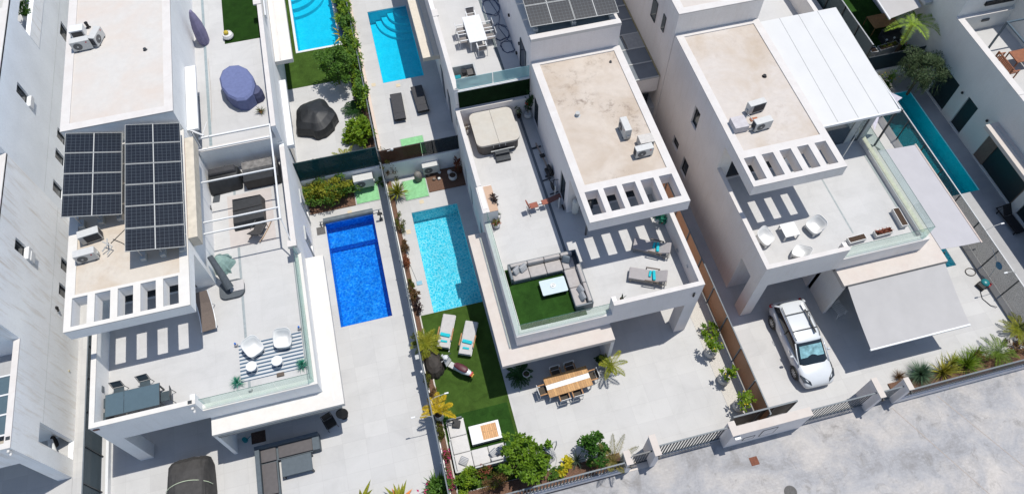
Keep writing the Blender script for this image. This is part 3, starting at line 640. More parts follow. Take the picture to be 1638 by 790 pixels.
# --- right villa
extra(VR, 'floor_joint', plain('grey green floor joint', (0.36, 0.40, 0.40), 0.7), [(22.54, 22.63, 15.9, 20.9, 4.101, 4.104)])
extra(VR, 'side_parapet', plain('cream kerb paint', (0.70, 0.63, 0.50), 0.8), [(25.88, 26.12, 14.9, 21.6, 4.401, 4.43)])
extra(VR, 'back_wall', W_R, [(21.7, 26.1, 28.4, 28.6, 4.1, 5.2)])
# --- left villa
extra(VL, 'floor_joint', plain('blue grey floor joint', (0.33, 0.37, 0.38), 0.7), [(-9.35, -9.22, 14.9, 28.3, 4.101, 4.104)])
extra(VL, 'side_parapet', W_L, [(-6.32, -6.07, 21.9, 28.6, 4.1, 5.36)])
extra(VL, 'side_coping', CAP, [(-6.33, -6.06, 22.1, 28.4, 5.361, 5.40)])
extra(VL, 'end_block', CAP, [(-6.5, -6.05, 21.75, 22.15, 5.2, 5.42)])
extra(VL, 'kerb_rail', plain('pale green grey rail', (0.52, 0.56, 0.53), 0.6), [(-6.37, -6.30, 14.8, 21.7, 4.401, 4.43)])
extra(VL, 'canopy_band', WHITE, [(-5.62, -5.56, 13.9, 22.1, 3.301, 3.318)])
extra(VL, 'steel_gutter', MIDG, [(-11.2, -5.3, 13.58, 13.625, 2.9, 3.05)])
extra(VL, 'plaque', plain('brown plaque', (0.16, 0.07, 0.06), 0.6), [(-15.98, -15.72, 14.47, 14.498, 5.05, 5.2)])
extra(VL, 'cornice_box', plain('beige painted steel beam with rust', (0.66, 0.60, 0.50), 0.7, 0, 0.12, 3), [(-10.53, -10.1, 21.75, 28.0, 7.2, 7.93)])
extra(VL, 'beam_rust', RUST, [(-10.56, -10.53, 21.9, 27.8, 7.88, 7.92)])
extra(VL, 'carport_vent', BLACK, [(-14.6, -12.6, 15.6, 16.4, 2.9, 3.0)])
extra(VL, 'wall_hatch', MIDG, [(-15.82, -15.79, 16.45, 16.75, 4.6, 4.8)])
print('villas ok')
# ---------------------------------------------------------------- villas of the back row (one storey height of 1.5 m higher up the slope)
def back_villa(label, W, RFm, x0, x1, xt0, xt1, zr, zf, rooffield=True, side='R'):
    t = thing('villa', label, 'house', ((x0 + x1) / 2, 35, 1.5))
    YW = 28.62; w = MB()
    w.box(x0, x1, YW, 50, 3.0, zr - 0.08); w.build('penthouse_wall', W, t, world=True)
    w = MB(); w.box(min(x0, xt0) + 0.004, max(x1, xt1) - 0.004, YW + 0.004, 50, 0.0, zf - 0.05)
    w.build('wall', W, t, world=True)
    w = MB(); w.box(xt0, xt1, YW + 0.02, 50, zf - 0.045, zf); w.build('terrace_floor', T_T, t, world=True)
    r = MB(); holed(r, 'z', x0 - 0.02, x1 + 0.02, YW - 0.02, 50, zr - 0.08, zr, [(x0 + 0.42, x1 - 0.42, YW + 0.42, 49)]); ro = r.build('roof', CAP, t, world=True)
    if rooffield: r = MB(); holed(r, 'z', x0 + 0.42, x1 - 0.42, YW + 0.42, 49, zr - 0.055, zr - 0.055); r.build('roof_field', RFm, ro, world=True)
    return t
ROOFG = plain('grey green waterproof roof', (0.17, 0.21, 0.22), 0.8, 0, 0.15, 1.5)
VLB = back_villa('upper left villa with plain off white roof and blue covered table', W_L, RF_LB, -15.98, -10.55, -10.55, -6.1, 9.40, 5.60)
VMB = back_villa('upper middle villa with solar panels and white dining set', W_M, ROOFG, 8.13, 13.20, 3.75, 8.13, 9.48, 5.70)
VRB = back_villa('upper right villa with bare roof behind the pale roof', W_R, RF_R, 16.55, 21.60, 21.60, 26.1, 9.42, 5.60)
extra(VLB, 'side_parapet', W_L, [(-6.34, -6.1, 28.62, 50, 5.6, 6.86), (-10.5, -6.34, 28.605, 28.84, 5.4, 5.95)])
extra(VLB, 'side_coping', CAP, [(-6.35, -6.09, 28.61, 38.4, 6.861, 6.9), (-6.55, -6.09, 38.4, 38.9, 6.861, 6.95), (-10.5, -6.35, 28.60, 28.86, 5.951, 6.0)])
extra(VLB, 'side_coping', WHITE, [(-6.0, -5.92, 37.6, 50, 6.4, 6.7)])
extra(VLB, 'floor_joint', plain('blue grey drain joint', (0.30, 0.36, 0.38), 0.7), [(-10.02, -9.86, 28.9, 50, 5.601, 5.604)])
extra(VLB, 'turf_inlay', turf('very dark artificial turf', (0.02, 0.07, 0.008), (0.028, 0.085, 0.012)), [(-8.75, -6.45, 37.0, 46, 5.601, 5.62)])
extra(VLB, 'canopy_slab', CAPW, [(-6.08, -5.02, 35.6, 50, 4.5, 4.8)])
extra(VLB, 'canopy_kerb', CAP, [(-5.78, -5.70, 35.7, 50, 4.801, 4.84)])
extra(VLB, 'window_canopy', WHITE, [(-10.53, -9.95, 28.9, 33.6, 7.35, 7.5)])
extra(VLB, 'window_reveal', MIDG, [(-10.54, -10.5, 29.3, 33.2, 5.7, 7.2)])
extra(VLB, 'wall_shutter_box', WHITE, [(-6.09, -5.72, 29.4, 34.6, 3.9, 4.2)])
extra(VLB, 'side_window', PANE, [(-6.09, -6.06, 29.6, 30.6, 2.2, 3.7), (-6.09, -6.06, 33.0, 34.2, 1.7, 3.7)])
extra(VMB, 'side_parapet', W_M, [(3.75, 3.99, 28.62, 50, 5.7, 6.90)])
extra(VMB, 'side_coping', CAP, [(3.74, 4.0, 28.60, 34.6, 6.901, 6.94), (3.74, 4.1, 34.6, 35.2, 6.901, 6.97), (3.74, 4.0, 35.2, 50, 6.2, 6.24)])
extra(VMB, 'turf_facing', turf('dark turf cladding', (0.007, 0.03, 0.008), (0.009, 0.036, 0.01)), [(3.95, 8.1, 28.58, 28.61, 5.42, 6.72)])
extra(VMB, 'front_kerb', W_M, [(3.99, 8.1, 28.611, 28.86, 5.6, 6.72)])
extra(VMB, 'front_rail', WHITE, [(3.80, 8.12, 28.57, 28.66, 6.722, 6.78)])
for i in range(2): extra(VMB, 'glass_pane', FROST, [(3.92 + i * 2.1, 5.98 + i * 2.12, 28.70, 28.72, 6.78, 7.62)])
extra(VMB, 'canopy_slab', plain('cream canopy paint', (0.70, 0.63, 0.52), 0.8, 0, 0.06), [(2.72, 3.74, 33.6, 50, 4.5, 4.8)])
extra(VMB, 'canopy_kerb', LGREY, [(3.35, 3.42, 33.7, 50, 4.801, 4.86)])
extra(VMB, 'floor_joint', plain('dark slot drain', (0.14, 0.17, 0.18), 0.7), [(6.95, 7.12, 28.9, 50, 5.701, 5.706)])
extra(VMB, 'penthouse_door', PANE, [(8.09, 8.125, 29.6, 30.6, 5.75, 7.8), (8.09, 8.125, 36.2, 37.2, 5.75, 7.8)])
extra(VMB, 'door_reveal', MIDG, [(8.06, 8.128, 29.5, 29.6, 5.75, 7.85), (8.06, 8.128, 30.6, 30.7, 5.75, 7.85)])
extra(VMB, 'side_door', PANE, [(3.72, 3.748, 30.9, 31.6, 1.6, 3.9), (3.72, 3.748, 33.0, 33.7, 1.6, 3.9)])
extra(VRB, 'side_parapet', W_R, [(25.85, 26.1, 28.62, 50, 5.6, 6.86), (21.62, 25.85, 28.605, 28.8, 5.5, 5.8)])
extra(VRB, 'side_coping', CAP, [(25.84, 26.11, 28.61, 50, 6.861, 6.9)])
extra(VRB, 'side_window', PANE, [(16.50, 16.545, 31.2, 31.9, 6.5, 7.9)]); extra(VRB, 'side_window', PANE, [(16.50, 16.545, 29.9, 30.3, 6.9, 8.0)])
# stair enclosure with a patent-glazed roof between the middle and right villas
sr = thing('glazed_lean_to', 'lean-to roof of grey glass panels between middle and right villas', 'glass roof', (14.9, 26, 0))
extra(sr, 'wall', W_R, [(13.3, 16.5, 29.1, 29.25, 2.9, 4.1)])
GLR = plain('smoky roof glazing', (0.19, 0.215, 0.24), 0.3, 0, 0.12, 1.0, 0.3)
ysr = [29.1 + 1.29 * i for i in range(7)]
for i in range(6):
    m = MB(); m.box(13.3, 15.3 if i == 2 else 16.45, ysr[i] + 0.04, ysr[i + 1] - 0.04, 4.12, 4.16); m.build('glass_panel', GLR, sr, world=True)
m = MB(); m.box(15.36, 16.45, ysr[2] + 0.04, ysr[3] - 0.04, 4.15, 4.19); m.build('glass_panel', plain('milky glass', (0.34, 0.35, 0.35), 0.4), sr, world=True)
for y in ysr: extra(sr, 'glazing_bar', LGREY, [(13.3, 16.46, y - 0.04, y + 0.04, 4.11, 4.20)])
extra(sr, 'edge_bar', plain('ochre sealant stain', (0.42, 0.36, 0.20), 0.9), [(16.461, 16.53, 29.1, 37, 4.1, 4.2)])
wall_g = MB(); wall_g.box(13.45, 15.9, 28.9, 28.93, 1.5, 3.0); tag(wall_g.build('net_screen', BLACKNET), 'black net screen below the glazed lean-to', 'screen')

# ---------------------------------------------------------------- far left villa
VLL = thing('villa', 'leftmost villa with a long blank white side wall', 'house', (-24, 20, 0))
XW = -19.4
def wx(x, y, o, s=2.927, X=XW):
    a = at(x, y, 0, o, s); b = at(x, y, 10, o, s); t = (X - a.x) / (b.x - a.x); return a.lerp(b, t)
hl = [(24.35, 25.05, 5.5, 6.48), (25.64, 26.40, 1.2, 2.28), (24.0, 24.72, 1.2, 2.32)]
w = MB()
holed(w, 'x', 16.45, 19.9, 0, 4.1, XW - 0.25, XW, [])
holed(w, 'x', 19.9, 29.33, 0, 7.9, XW - 0.25, XW, hl)
holed(w, 'x', 14.5, 16.45, 0, 4.1, XW - 0.25, XW, [(15.42, 16.4, 0.06, 3.22)])
w.box(XW - 7, XW - 0.25, 19.9, 20.1, 4.1, 7.9); w.box(XW - 7, XW - 0.25, 16.8, 17.0, 0, 3.4)
w.build('wall', W_LL, VLL, world=True)
extra(VLL, 'pillar', W_LL, [(XW - 0.7, XW - 0.25, 14.503, 15.2, 0, 3.4)])
extra(VLL, 'terrace_floor', T_G, [(XW - 7, XW - 0.25, 14.72, 19.9, 3.45, 4.1)])
extra(VLL, 'parapet', W_LL, [(XW - 7, XW - 0.002, 14.492, 14.72, 3.4, 5.36), (XW - 0.25, XW, 14.72, 19.9, 4.1, 5.36)])
extra(VLL, 'coping', CAP, [(XW - 7, XW + 0.01, 14.49, 14.76, 5.361, 5.40), (XW - 0.28, XW + 0.01, 14.76, 19.9, 5.361, 5.40)])
r = MB(); holed(r, 'z', XW - 7, XW + 0.0, 19.9, 29.33, 7.82, 7.95, [(XW - 6.5, XW - 0.42, 20.4, 29)]); ro = r.build('roof', CAP, VLL, world=True)
r = MB(); holed(r, 'z', XW - 6.5, XW - 0.42, 20.4, 29, 7.87, 7.87); r.build('roof_field', RF_R, ro, world=True)
for h in hl: window_x(VLL, XW, 1, *h, sill=(h[2] > 4), box=True)
extra(VLL, 'wall_groove', LGREY, [(XW - 0.01, XW + 0.004, 16.45, 29.3, 2.95, 2.97)])
extra(VLL, 'window_sill', WHITE, [(XW, XW + 0.15, 24.35, 24.9, 4.95, 5.3)])
VLLB = thing('villa', 'upper leftmost villa with tall slot opening in white side wall', 'house', (-24, 38, 1.5))
hb = [(33.85, 34.6, 6.55, 7.7), (38.9, 44.5, 6.25, 8.3), (42.4, 43.6, 2.6, 4.1), (34.1, 34.87, 2.5, 3.57), (32.5, 33.26, 2.5, 3.6), (30.1, 30.9, 2.5, 3.6)]
w = MB(); holed(w, 'x', 29.33, 60, 0, 9.2, XW - 0.25, XW, hb); w.box(XW - 6, XW - 0.25, 29.33, 29.5, 7.9, 9.2); w.build('wall', stucco('cool white render two', (0.80, 0.83, 0.85), (0.55, 0.5, 0.4), 0.2, 0.2), VLLB, world=True)
r = MB(); holed(r, 'z', XW - 7, XW, 29.33, 60, 9.1, 9.25, [(XW - 6.5, XW - 0.42, 30, 42), (XW - 6, XW - 0.3, 38.9, 44.5)]); r.build('roof', CAP, VLLB, world=True)
r = MB(); holed(r, 'z', XW - 6.5, XW - 0.42, 30, 38.5, 9.16, 9.16); r.build('roof_field', RF_R, VLLB, world=True)
for h in hb:
    if h[1] - h[0] < 2: window_x(VLLB, XW, 1, *h, sill=(h[2] > 4 or h[0] == 30.1), box=True)
extra(VLLB, 'balcony_floor', T_L, [(XW - 6, XW - 0.25, 38, 46, 5.9, 6.1)])
extra(VLLB, 'balcony_wall', W_LL, [(XW - 0.24, XW + 0.02, 38.9, 44.5, 6.1, 7.1)])
extra(VLLB, 'wall_groove', LGREY, [(XW - 0.01, XW + 0.004, 29.4, 50, 4.38, 4.40)])

# ---------------------------------------------------------------- far right villa
XR = 35.35
VRR = thing('villa', 'rightmost villa with dark doors facing the teal pool', 'house', (40, 21, 0))
hd = [(24.95, 26.75, 0.1, 2.52), (22.92, 23.95, 0.1, 2.57), (17.2, 21.2, 0.1, 2.5), (12.0, 16.6, 0.1, 2.5)]
w = MB(); holed(w, 'x', 11.0, 28.0, 0, 5.36, XR, XR + 0.3, hd); w.box(XR + 0.3, XR + 10, 27.8, 28.0, 4.1, 5.36); w.build('wall', W_RR, VRR, world=True)
DGREEN = plain('dark petrol shutter', (0.012, 0.028, 0.033), 0.45, 0, 0.15)
for h in hd:
    d = MB(); d.box(XR + 0.12, XR + 0.16, *h); do = d.build('door', DGREEN, VRR, world=True)
for a, b_ in ((20.35, 21.2), (16.6, 17.3)): extra(VRR, 'brown_jamb', plain('brown stone cladding', (0.20, 0.15, 0.12), 0.8), [(XR + 0.05, XR + 0.11, a, b_, 0.1, 2.5)])
extra(VRR, 'terrace_floor', T_T, [(XR + 0.3, XR + 12, 21.6, 27.8, 3.6, 4.1)])
extra(VRR, 'coping', CAP, [(XR - 0.01, XR + 0.42, 21.4, 28.01, 5.361, 5.40), (XR + 0.42, XR + 3.6, 27.75, 28.01, 5.361, 5.40)])
extra(VRR, 'canopy_slab', CAPB, [(34.5, XR - 0.002, 11, 21.3, 2.9, 3.15)])
extra(VRR, 'canopy_kerb', LGREY, [(35.0, 35.06, 11, 21.0, 3.151, 3.2)])
extra(VRR, 'lower_terrace', T_T, [(XR + 0.3, XR + 12, 11, 21.4, 3.6, 3.95)])
extra(VRR, 'lower_kerb', CAP, [(XR, XR + 0.3, 11, 21.38, 5.361, 5.39)])
VRRB = thing('villa', 'upper rightmost villa, its tall grey wall rising behind the palm', 'house', (42, 35, 1))
w = MB(); w.box(XR + 0.05, XR + 14, 28.02, 60, 0, 7.6); w.build('wall', W_RR, VRRB, world=True)
extra(VRRB, 'penthouse_wall', W_RR, [(39.3, 50, 21.7, 28.01, 4.1, 7.4)])
extra(VRRB, 'shutter_box', BLACK, [(36.9, 38.9, 27.88, 28.018, 6.0, 6.25)])

# ---------------------------------------------------------------- boundary walls and fences
def wall_thing(name, label, boxes, mat, cap=None, capb=(), cat='wall'):
    x0 = min(b[0] for b in boxes); y0 = min(b[2] for b in boxes)
    t = thing(name, label, cat, (x0, y0, boxes[0][4]))
    extra(t, 'wall', mat, boxes)
    if cap: extra(t, 'coping', cap, capb)
    return t
wall_thing('retaining_wall', 'white retaining wall behind the bushes and left heat pump', [(-6.08, -1.2, 28.72, 28.92, 0, 1.52)], W_L)
wall_thing('retaining_wall', 'white retaining wall behind the middle heat pump', [(-1.12, 3.72, 28.72, 28.92, 0, 1.52)], W_L)
wall_thing('retaining_wall', 'shaded grey retaining wall behind the weeping tree', [(26.2, 35.3, 28.62, 28.8, 0, 0.93)], W_R)
def fence_y(label, x0, x1, y, z0, z1, mats, post=DARK, cuts=(), npost=4):
    t = thing('windbreak_fence', label, 'fence', (x0, y, z0)); xs = [x0] + list(cuts) + [x1]
    for i in range(len(xs) - 1): extra(t, 'net_panel', mats[min(i, len(mats) - 1)], [(xs[i] + 0.01, xs[i + 1] - 0.01, y - 0.012, y + 0.012, z0, z1)])
    for i in range(npost): x = x0 + (x1 - x0) * i / (npost - 1); extra(t, 'post', post, [(x - 0.025, x + 0.025, y + 0.015, y + 0.065, z0 - 0.1, z1 + 0.02)])
    extra(t, 'top_rail', post, [(x0, x1, y + 0.014, y + 0.05, z1 - 0.02, z1 + 0.012)])
    return t
def fence_x(label, x, y0, y1, z0, z1, mat, post=DARK, npost=8, name='fence', rail=None, ps=0.03, side=1):
    t = thing(name, label, 'fence', (x, y0, z0)); n = npost - 1
    for i in range(n):
        a = y0 + (y1 - y0) * i / n; b = y0 + (y1 - y0) * (i + 1) / n
        extra(t, 'panel', mat, [(x - 0.012, x + 0.012, a + 0.015, b - 0.015, z0, z1)])
    for i in range(npost): y = y0 + n and y0 + (y1 - y0) * i / n; extra(t, 'post', post, [(x + side * 0.014, x + side * (0.014 + 2 * ps), y - ps, y + ps, 0 if z0 < 1 else z0, z1 + 0.03)])
    extra(t, 'top_rail', rail or post, [(x - 0.03, x + 0.03, y0, y1, z1 + 0.001, z1 + 0.035)])
    return t
fence_y('dark green net fence between left yard and upper lawn', -6.08, -1.25, 28.82, 1.52, 3.2, [GREENNET])
fence_y('brown and black net fence above the middle retaining wall', -1.1, 3.72, 28.82, 1.52, 2.75, [BROWNNET, BLACKNET], cuts=(1.42,))
fence_y('dark blue green net fence behind the weeping tree', 31.2, 35.3, 28.72, 0.93, 2.3, [plain('dark petrol fence sheet', (0.012, 0.026, 0.036), 0.6)])
SLATE = plain('slate grey fence board', (0.16, 0.19, 0.215), 0.55, 0, 0.1, 2)
fence_x('grey panel fence between left and middle yards', -1.17, 7.75, 28.7, 0.12, 1.86, SLATE, MIDG, 10, side=-1)
fence_x('ivy covered grey fence between the two upper pools', -1.2, 28.95, 47, 1.5, 2.7, GREYNET, MIDG, 10)
GLW = stucco('salmon boundary render', (0.60, 0.50, 0.43)); wall_thing('boundary_wall', 'low salmon kerb wall beside the upper middle patio', [(-1.12, -0.95, 28.95, 47, 1.5, 1.75)], GLW)
wall_thing('boundary_wall', 'low render wall under the grey panel fence', [(-1.26, -1.12, 7.75, 28.7, 0.0, 0.118)], W_L)
fence_x('brown wood slat fence left of the right villa', 15.15, 8.35, 28.5, 0.12, 1.85, SYNW, MIDG, 12, rail=MIDG, side=-1)
fence_x('tinted mesh fence with posts beside the teal pool', 31.42, 8.0, 27.5, 0.1, 1.85, GREYNET, DARK, 11, rail=ALU, side=-1)
fence_x('dark petrol fence left of the upper right lawn', 31.12, 28.9, 40, 0.95, 3.28, plain('dark petrol fence sheet two', (0.018, 0.045, 0.055), 0.5), BLACK, 7, rail=ALU, side=-1)
fence_x('dark mesh fence beside the leftmost villa wall', -17.98, 7.9, 28.0, 0.1, 1.85, mesh_screen('slate perforated sheet', (0.09, 0.115, 0.13), 0.12), DARK, 12, rail=MIDG, side=1)
wall_thing('boundary_wall', 'narrow white kerb wall left of the covered car', [(-17.66, -17.52, 7.75, 28.5, 0.0, 0.32)], WHITE)

# street front: low wall, slatted fences, gates, pillars
def slat_fence(label, x0, x1, y, z0, z1, base=None, name='slat_fence', cat='fence', gap=0.17, sw=0.036, mat=None, wmat=None):
    t = thing(name, label, cat, (x0, y, 0)); mat = mat or MIDG
    if base: extra(t, 'base_wall', wmat or W_M, [(x0, x1, y - 0.13, y + 0.05, 0, base)])
    extra(t, 'top_rail', mat, [(x0, x1, y - 0.035, y + 0.035, z1 - 0.06, z1)])
    extra(t, 'bottom_rail', mat, [(x0, x1, y - 0.03, y + 0.03, z0, z0 + 0.06)])
    n = int((x1 - x0) / gap)
    for i in range(1, n):
        x = x0 + (x1 - x0) * i / n
        m = MB(); m.box(x - sw, x + sw, y - 0.008, y + 0.008, z0 + 0.06, z1 - 0.06); m.build('slat', DARK if gap > 0.14 else mat, t, world=True)
    return t
def gate_pillar(label, x0, x1, y0, y1, h, lamp=True):
    t = thing('gate_pillar', label, 'gate pillar', ((x0 + x1) / 2, (y0 + y1) / 2, 0))
    extra(t, 'shaft', W_M, [(x0, x1, y0, y1, 0, h)]); extra(t, 'cap', CAPB, [(x0 - 0.03, x1 + 0.03, y0 - 0.03, y1 + 0.03, h, h + 0.06)])
    m = MB(); m.cyl((x1 - 0.09, y0 - 0.09), 0.05, h - 0.28, h - 0.12, 12); m.box(x1 - 0.12, x1 - 0.06, y0 - 0.06, y0 - 0.002, h - 0.24, h - 0.16); m.build('lamp', BLACK, t, world=True)
    return t
# street frontage
slat_fence('slatted grey fence on low wall before the lemon bush', -1.1, 7.47, 7.95, 0.47, 1.55, 0.45, gap=0.17)
gate_pillar('short pillar at the right end of the planted slat fence', 7.49, 7.77, 7.80, 8.44, 1.62)
slat_fence('narrow garden gate of dark slats between two pillars', 7.79, 8.82, 8.10, 0.08, 1.85, None, 'garden_gate', 'gate', 0.13, mat=DARK)
gate_pillar('tall pillar left of the long sliding gate', 8.84, 9.12, 7.77, 8.75, 2.10)
slat_fence('long grey slatted sliding gate of the middle villa', 9.16, 12.80, 8.22, 0.10, 1.98, None, 'sliding_gate', 'gate', 0.17, 0.045)
mw = thing('meter_wall', 'thick low wall with meter doors between the two driveways', 'wall', (14.9, 7.9, 0))
extra(mw, 'wall', W_M, [(12.82, 17.02, 7.75, 8.14, 0, 2.08), (12.82, 13.12, 8.14, 8.42, 0, 2.08)])
extra(mw, 'coping', CAPB, [(12.79, 17.05, 7.72, 8.16, 2.081, 2.12), (12.79, 13.15, 8.16, 8.45, 2.081, 2.12)])
for a, b_, c, d in ((13.7, 14.25, 0.6, 1.0), (14.6, 15.35, 0.6, 1.5)):
    do = extra(mw, 'meter_door', W_M, [(a, b_, 7.735, 7.748, c, d)])
    extra(mw, 'meter_frame', IRON, [(a - 0.03, a, 7.73, 7.749, c - 0.03, d + 0.03), (b_, b_ + 0.03, 7.73, 7.749, c - 0.03, d + 0.03), (a, b_, 7.73, 7.749, c - 0.03, c), (a, b_, 7.73, 7.749, d, d + 0.03)])
extra(mw, 'lamp', WHITE, [(12.95, 13.25, 7.58, 7.73, 1.7, 1.82)])
sc = thing('driveway_screen', 'dark opaque screen panel standing behind the meter wall', 'screen', (15, 8.66, 0))
extra(sc, 'panel', plain('brown grey screen sheet', (0.085, 0.07, 0.06), 0.6), [(13.32, 16.66, 8.65, 8.67, 0.1, 1.84)])
extra(sc, 'frame', MIDG, [(13.28, 16.72, 8.62, 8.70, 1.841, 1.90), (16.661, 16.72, 8.62, 8.70, 0.05, 1.84), (13.28, 13.319, 8.62, 8.70, 0.05, 1.84), (14.4, 14.45, 8.671, 8.70, 0.1, 1.84), (15.5, 15.56, 8.62, 8.649, 0.1, 1.84), (14.75, 14.81, 8.62, 8.649, 0.1, 1.84)])
slat_fence('grey slatted sliding gate before the parked car', 17.12, 20.68, 8.02, 0.10, 1.98, None, 'sliding_gate', 'gate', 0.19, 0.042)
gate_pillar('tall pillar right of the gate before the car', 20.69, 20.94, 7.70, 8.70, 2.10)
slat_fence('narrow slatted gate between the right pair of pillars', 20.97, 22.26, 8.02, 0.08, 1.85, None, 'garden_gate', 'gate', 0.12)
gate_pillar('shorter pillar beside the grass tuft planting', 22.29, 22.52, 7.72, 8.32, 2.06)
slat_fence('slatted fence on low wall before the blue green tuft', 22.54, 31.3, 7.84, 0.50, 1.50, 0.48, gap=0.16)
slat_fence('slatted fence on low wall at far right corner', 31.4, 37, 7.86, 0.50, 1.36, 0.48, gap=0.3)
extra(thing('kerb_sill', 'pale threshold strip before the gates', 'kerb', (9, 7.8, 0)), 'sill', CAPB, [(7.78, 8.82, 7.8, 8.2, 0.004, 0.03)])
slat_fence('slatted fence along the street before the left yard', -17.5, -1.25, 7.9, 0.47, 1.36, 0.45, gap=0.35)

# ================================================================ furniture builders
def leg_set(mb, w, d, h, r=0.025, ins=0.04):
    for sx in (-1, 1):
        for sy in (-1, 1): x = sx * (w / 2 - ins); y = sy * (d / 2 - ins); mb.box(x - r, x + r, y - r, y + r, 0, h)
def legs(t, w, d, h, mat, r=0.025, ins=0.04):
    for sx in (-1, 1):
        for sy in (-1, 1):
            m = MB(); x = sx * (w / 2 - ins); y = sy * (d / 2 - ins); m.box(x - r, x + r, y - r, y + r, 0, h); m.build('leg', mat, t)
def tub_chair(label, loc, rz, group=None, s=1.0, W=0.78, D=0.76, mat=None, cat='armchair'):
    """moulded plastic lounge chair: curved shell whose rim falls from back to front, arches cut in each side"""
    mat = mat or WPLAS; t = thing('lounge_chair', label, cat, loc, rz, group); m = MB(); n = 44
    def sup(a, e=0.55):
        c, s_ = math.cos(a), math.sin(a); return (math.copysign(abs(c) ** e, c), math.copysign(abs(s_) ** e, s_))
    P = []
    for i in range(n):
        a = 2 * math.pi * i / n; cx, cy = sup(a)
        k = (cy + 1) / 2; rim = 0.40 + 0.38 * (k ** 1.6)       # back (+y) high, front low
        P.append((cx, cy, rim))
    zs = 5
    def pt(i, j):
        cx, cy, rim = P[i % n]; f = j / zs; z = rim * f
        fl = 1.0 + 0.07 * f; return (cx * W / 2 * fl, cy * D / 2 * fl + 0.02 * f, z)
    for i in range(n):
        a = 2 * math.pi * (i + .5) / n; side = max(abs(math.cos(a)), abs(math.sin(a)))
        arch = side > 0.86
        for j in range(zs):
            if arch and j < (3 if P[i][2] < 0.55 else 2): continue
            m.add([pt(i, j), pt(i + 1, j), pt(i + 1, j + 1), pt(i, j + 1)], [(0, 1, 2, 3)])
    # inner bowl
    K = 5; ring = []
    for j in range(K + 1):
        f = j / K; row = []
        for i in range(n):
            x, y, z = pt(i, zs); q = 1 - 0.10 * (f > 0) - 0.42 * f ** 1.2
            zz = z * (1 - f) ** 1.3 + 0.34 * (1 - (1 - f) ** 1.3); row.append((x * q, y * q - 0.03 * f, zz))
        ring.append(row)
    for j in range(K):
        for i in range(n): k = (i + 1) % n; m.add([ring[j][i], ring[j][k], ring[j + 1][k], ring[j + 1][i]], [(0, 1, 2, 3)])
    m.add(ring[K], [tuple(range(n))])
    m.tube([ring[0][i % n] for i in range(n + 1)], 0.022, 6)
    o = m.build('shell', mat, t, smooth=True)
    if s != 1: t.scale = (s, s, s)
    return t
def table(name, label, loc, rz, w, d, h, top, lm, th=0.04, cat='table', r=0.03, rail=True, lab=None):
    t = thing(name, label, cat, loc, rz); m = MB(); m.box(-w / 2, w / 2, -d / 2, d / 2, h - th, h); m.build('tabletop', top, t, bevel=0.008)
    legs(t, w, d, h - th - 0.002, lm, r)
    if rail: m = MB(); holed(m, 'z', -w / 2 + 0.05, w / 2 - 0.05, -d / 2 + 0.05, d / 2 - 0.05, h - th - 0.07, h - th - 0.003, [(-w / 2 + 0.09, w / 2 - 0.09, -d / 2 + 0.09, d / 2 - 0.09)]); m.build('apron', lm, t)
    return t
def dining_chair(label, loc, rz, group, fm, sm, arms=True, armmat=None, backslope=0.08, bh=0.86):
    """metal framed chair facing -y (sitter looks towards -y)"""
    t = thing('dining_chair', label, 'chair', loc, rz, group); w = 0.56; d = 0.56
    m = MB(); m.box(-0.24, 0.24, -0.24, 0.22, 0.42, 0.45); m.build('seat', sm, t, bevel=0.01)
    m = MB(); m.slab([(-0.23, 0.235, 0.50), (0.23, 0.235, 0.50), (0.23, 0.235 + backslope, bh - 0.02), (-0.23, 0.235 + backslope, bh - 0.02)], 0.02); m.build('backrest', sm, t)
    for sx in (-1, 1):
        m = MB(); x = sx * 0.265
        m.tube([(x, -0.25, 0), (x, -0.25, 0.62 if arms else 0.44)], 0.016); m.build('leg', fm, t)
        m = MB(); m.tube([(x, 0.30, 0), (x, 0.24, 0.45), (x, 0.24 + backslope, bh)], 0.016); m.build('leg', fm, t)
        if arms: m = MB(); m.box(x - 0.03, x + 0.03, -0.28, 0.26, 0.62, 0.645); m.build('armrest', armmat or fm, t)
    m = MB(); m.tube([(-0.265, 0.24 + backslope, bh), (0.265, 0.24 + backslope, bh)], 0.018); m.tube([(-0.265, -0.25, 0.41), (0.265, -0.25, 0.41)], 0.014); m.tube([(-0.265, 0.25, 0.41), (0.265, 0.25, 0.41)], 0.014); m.build('frame', fm, t)
    return t
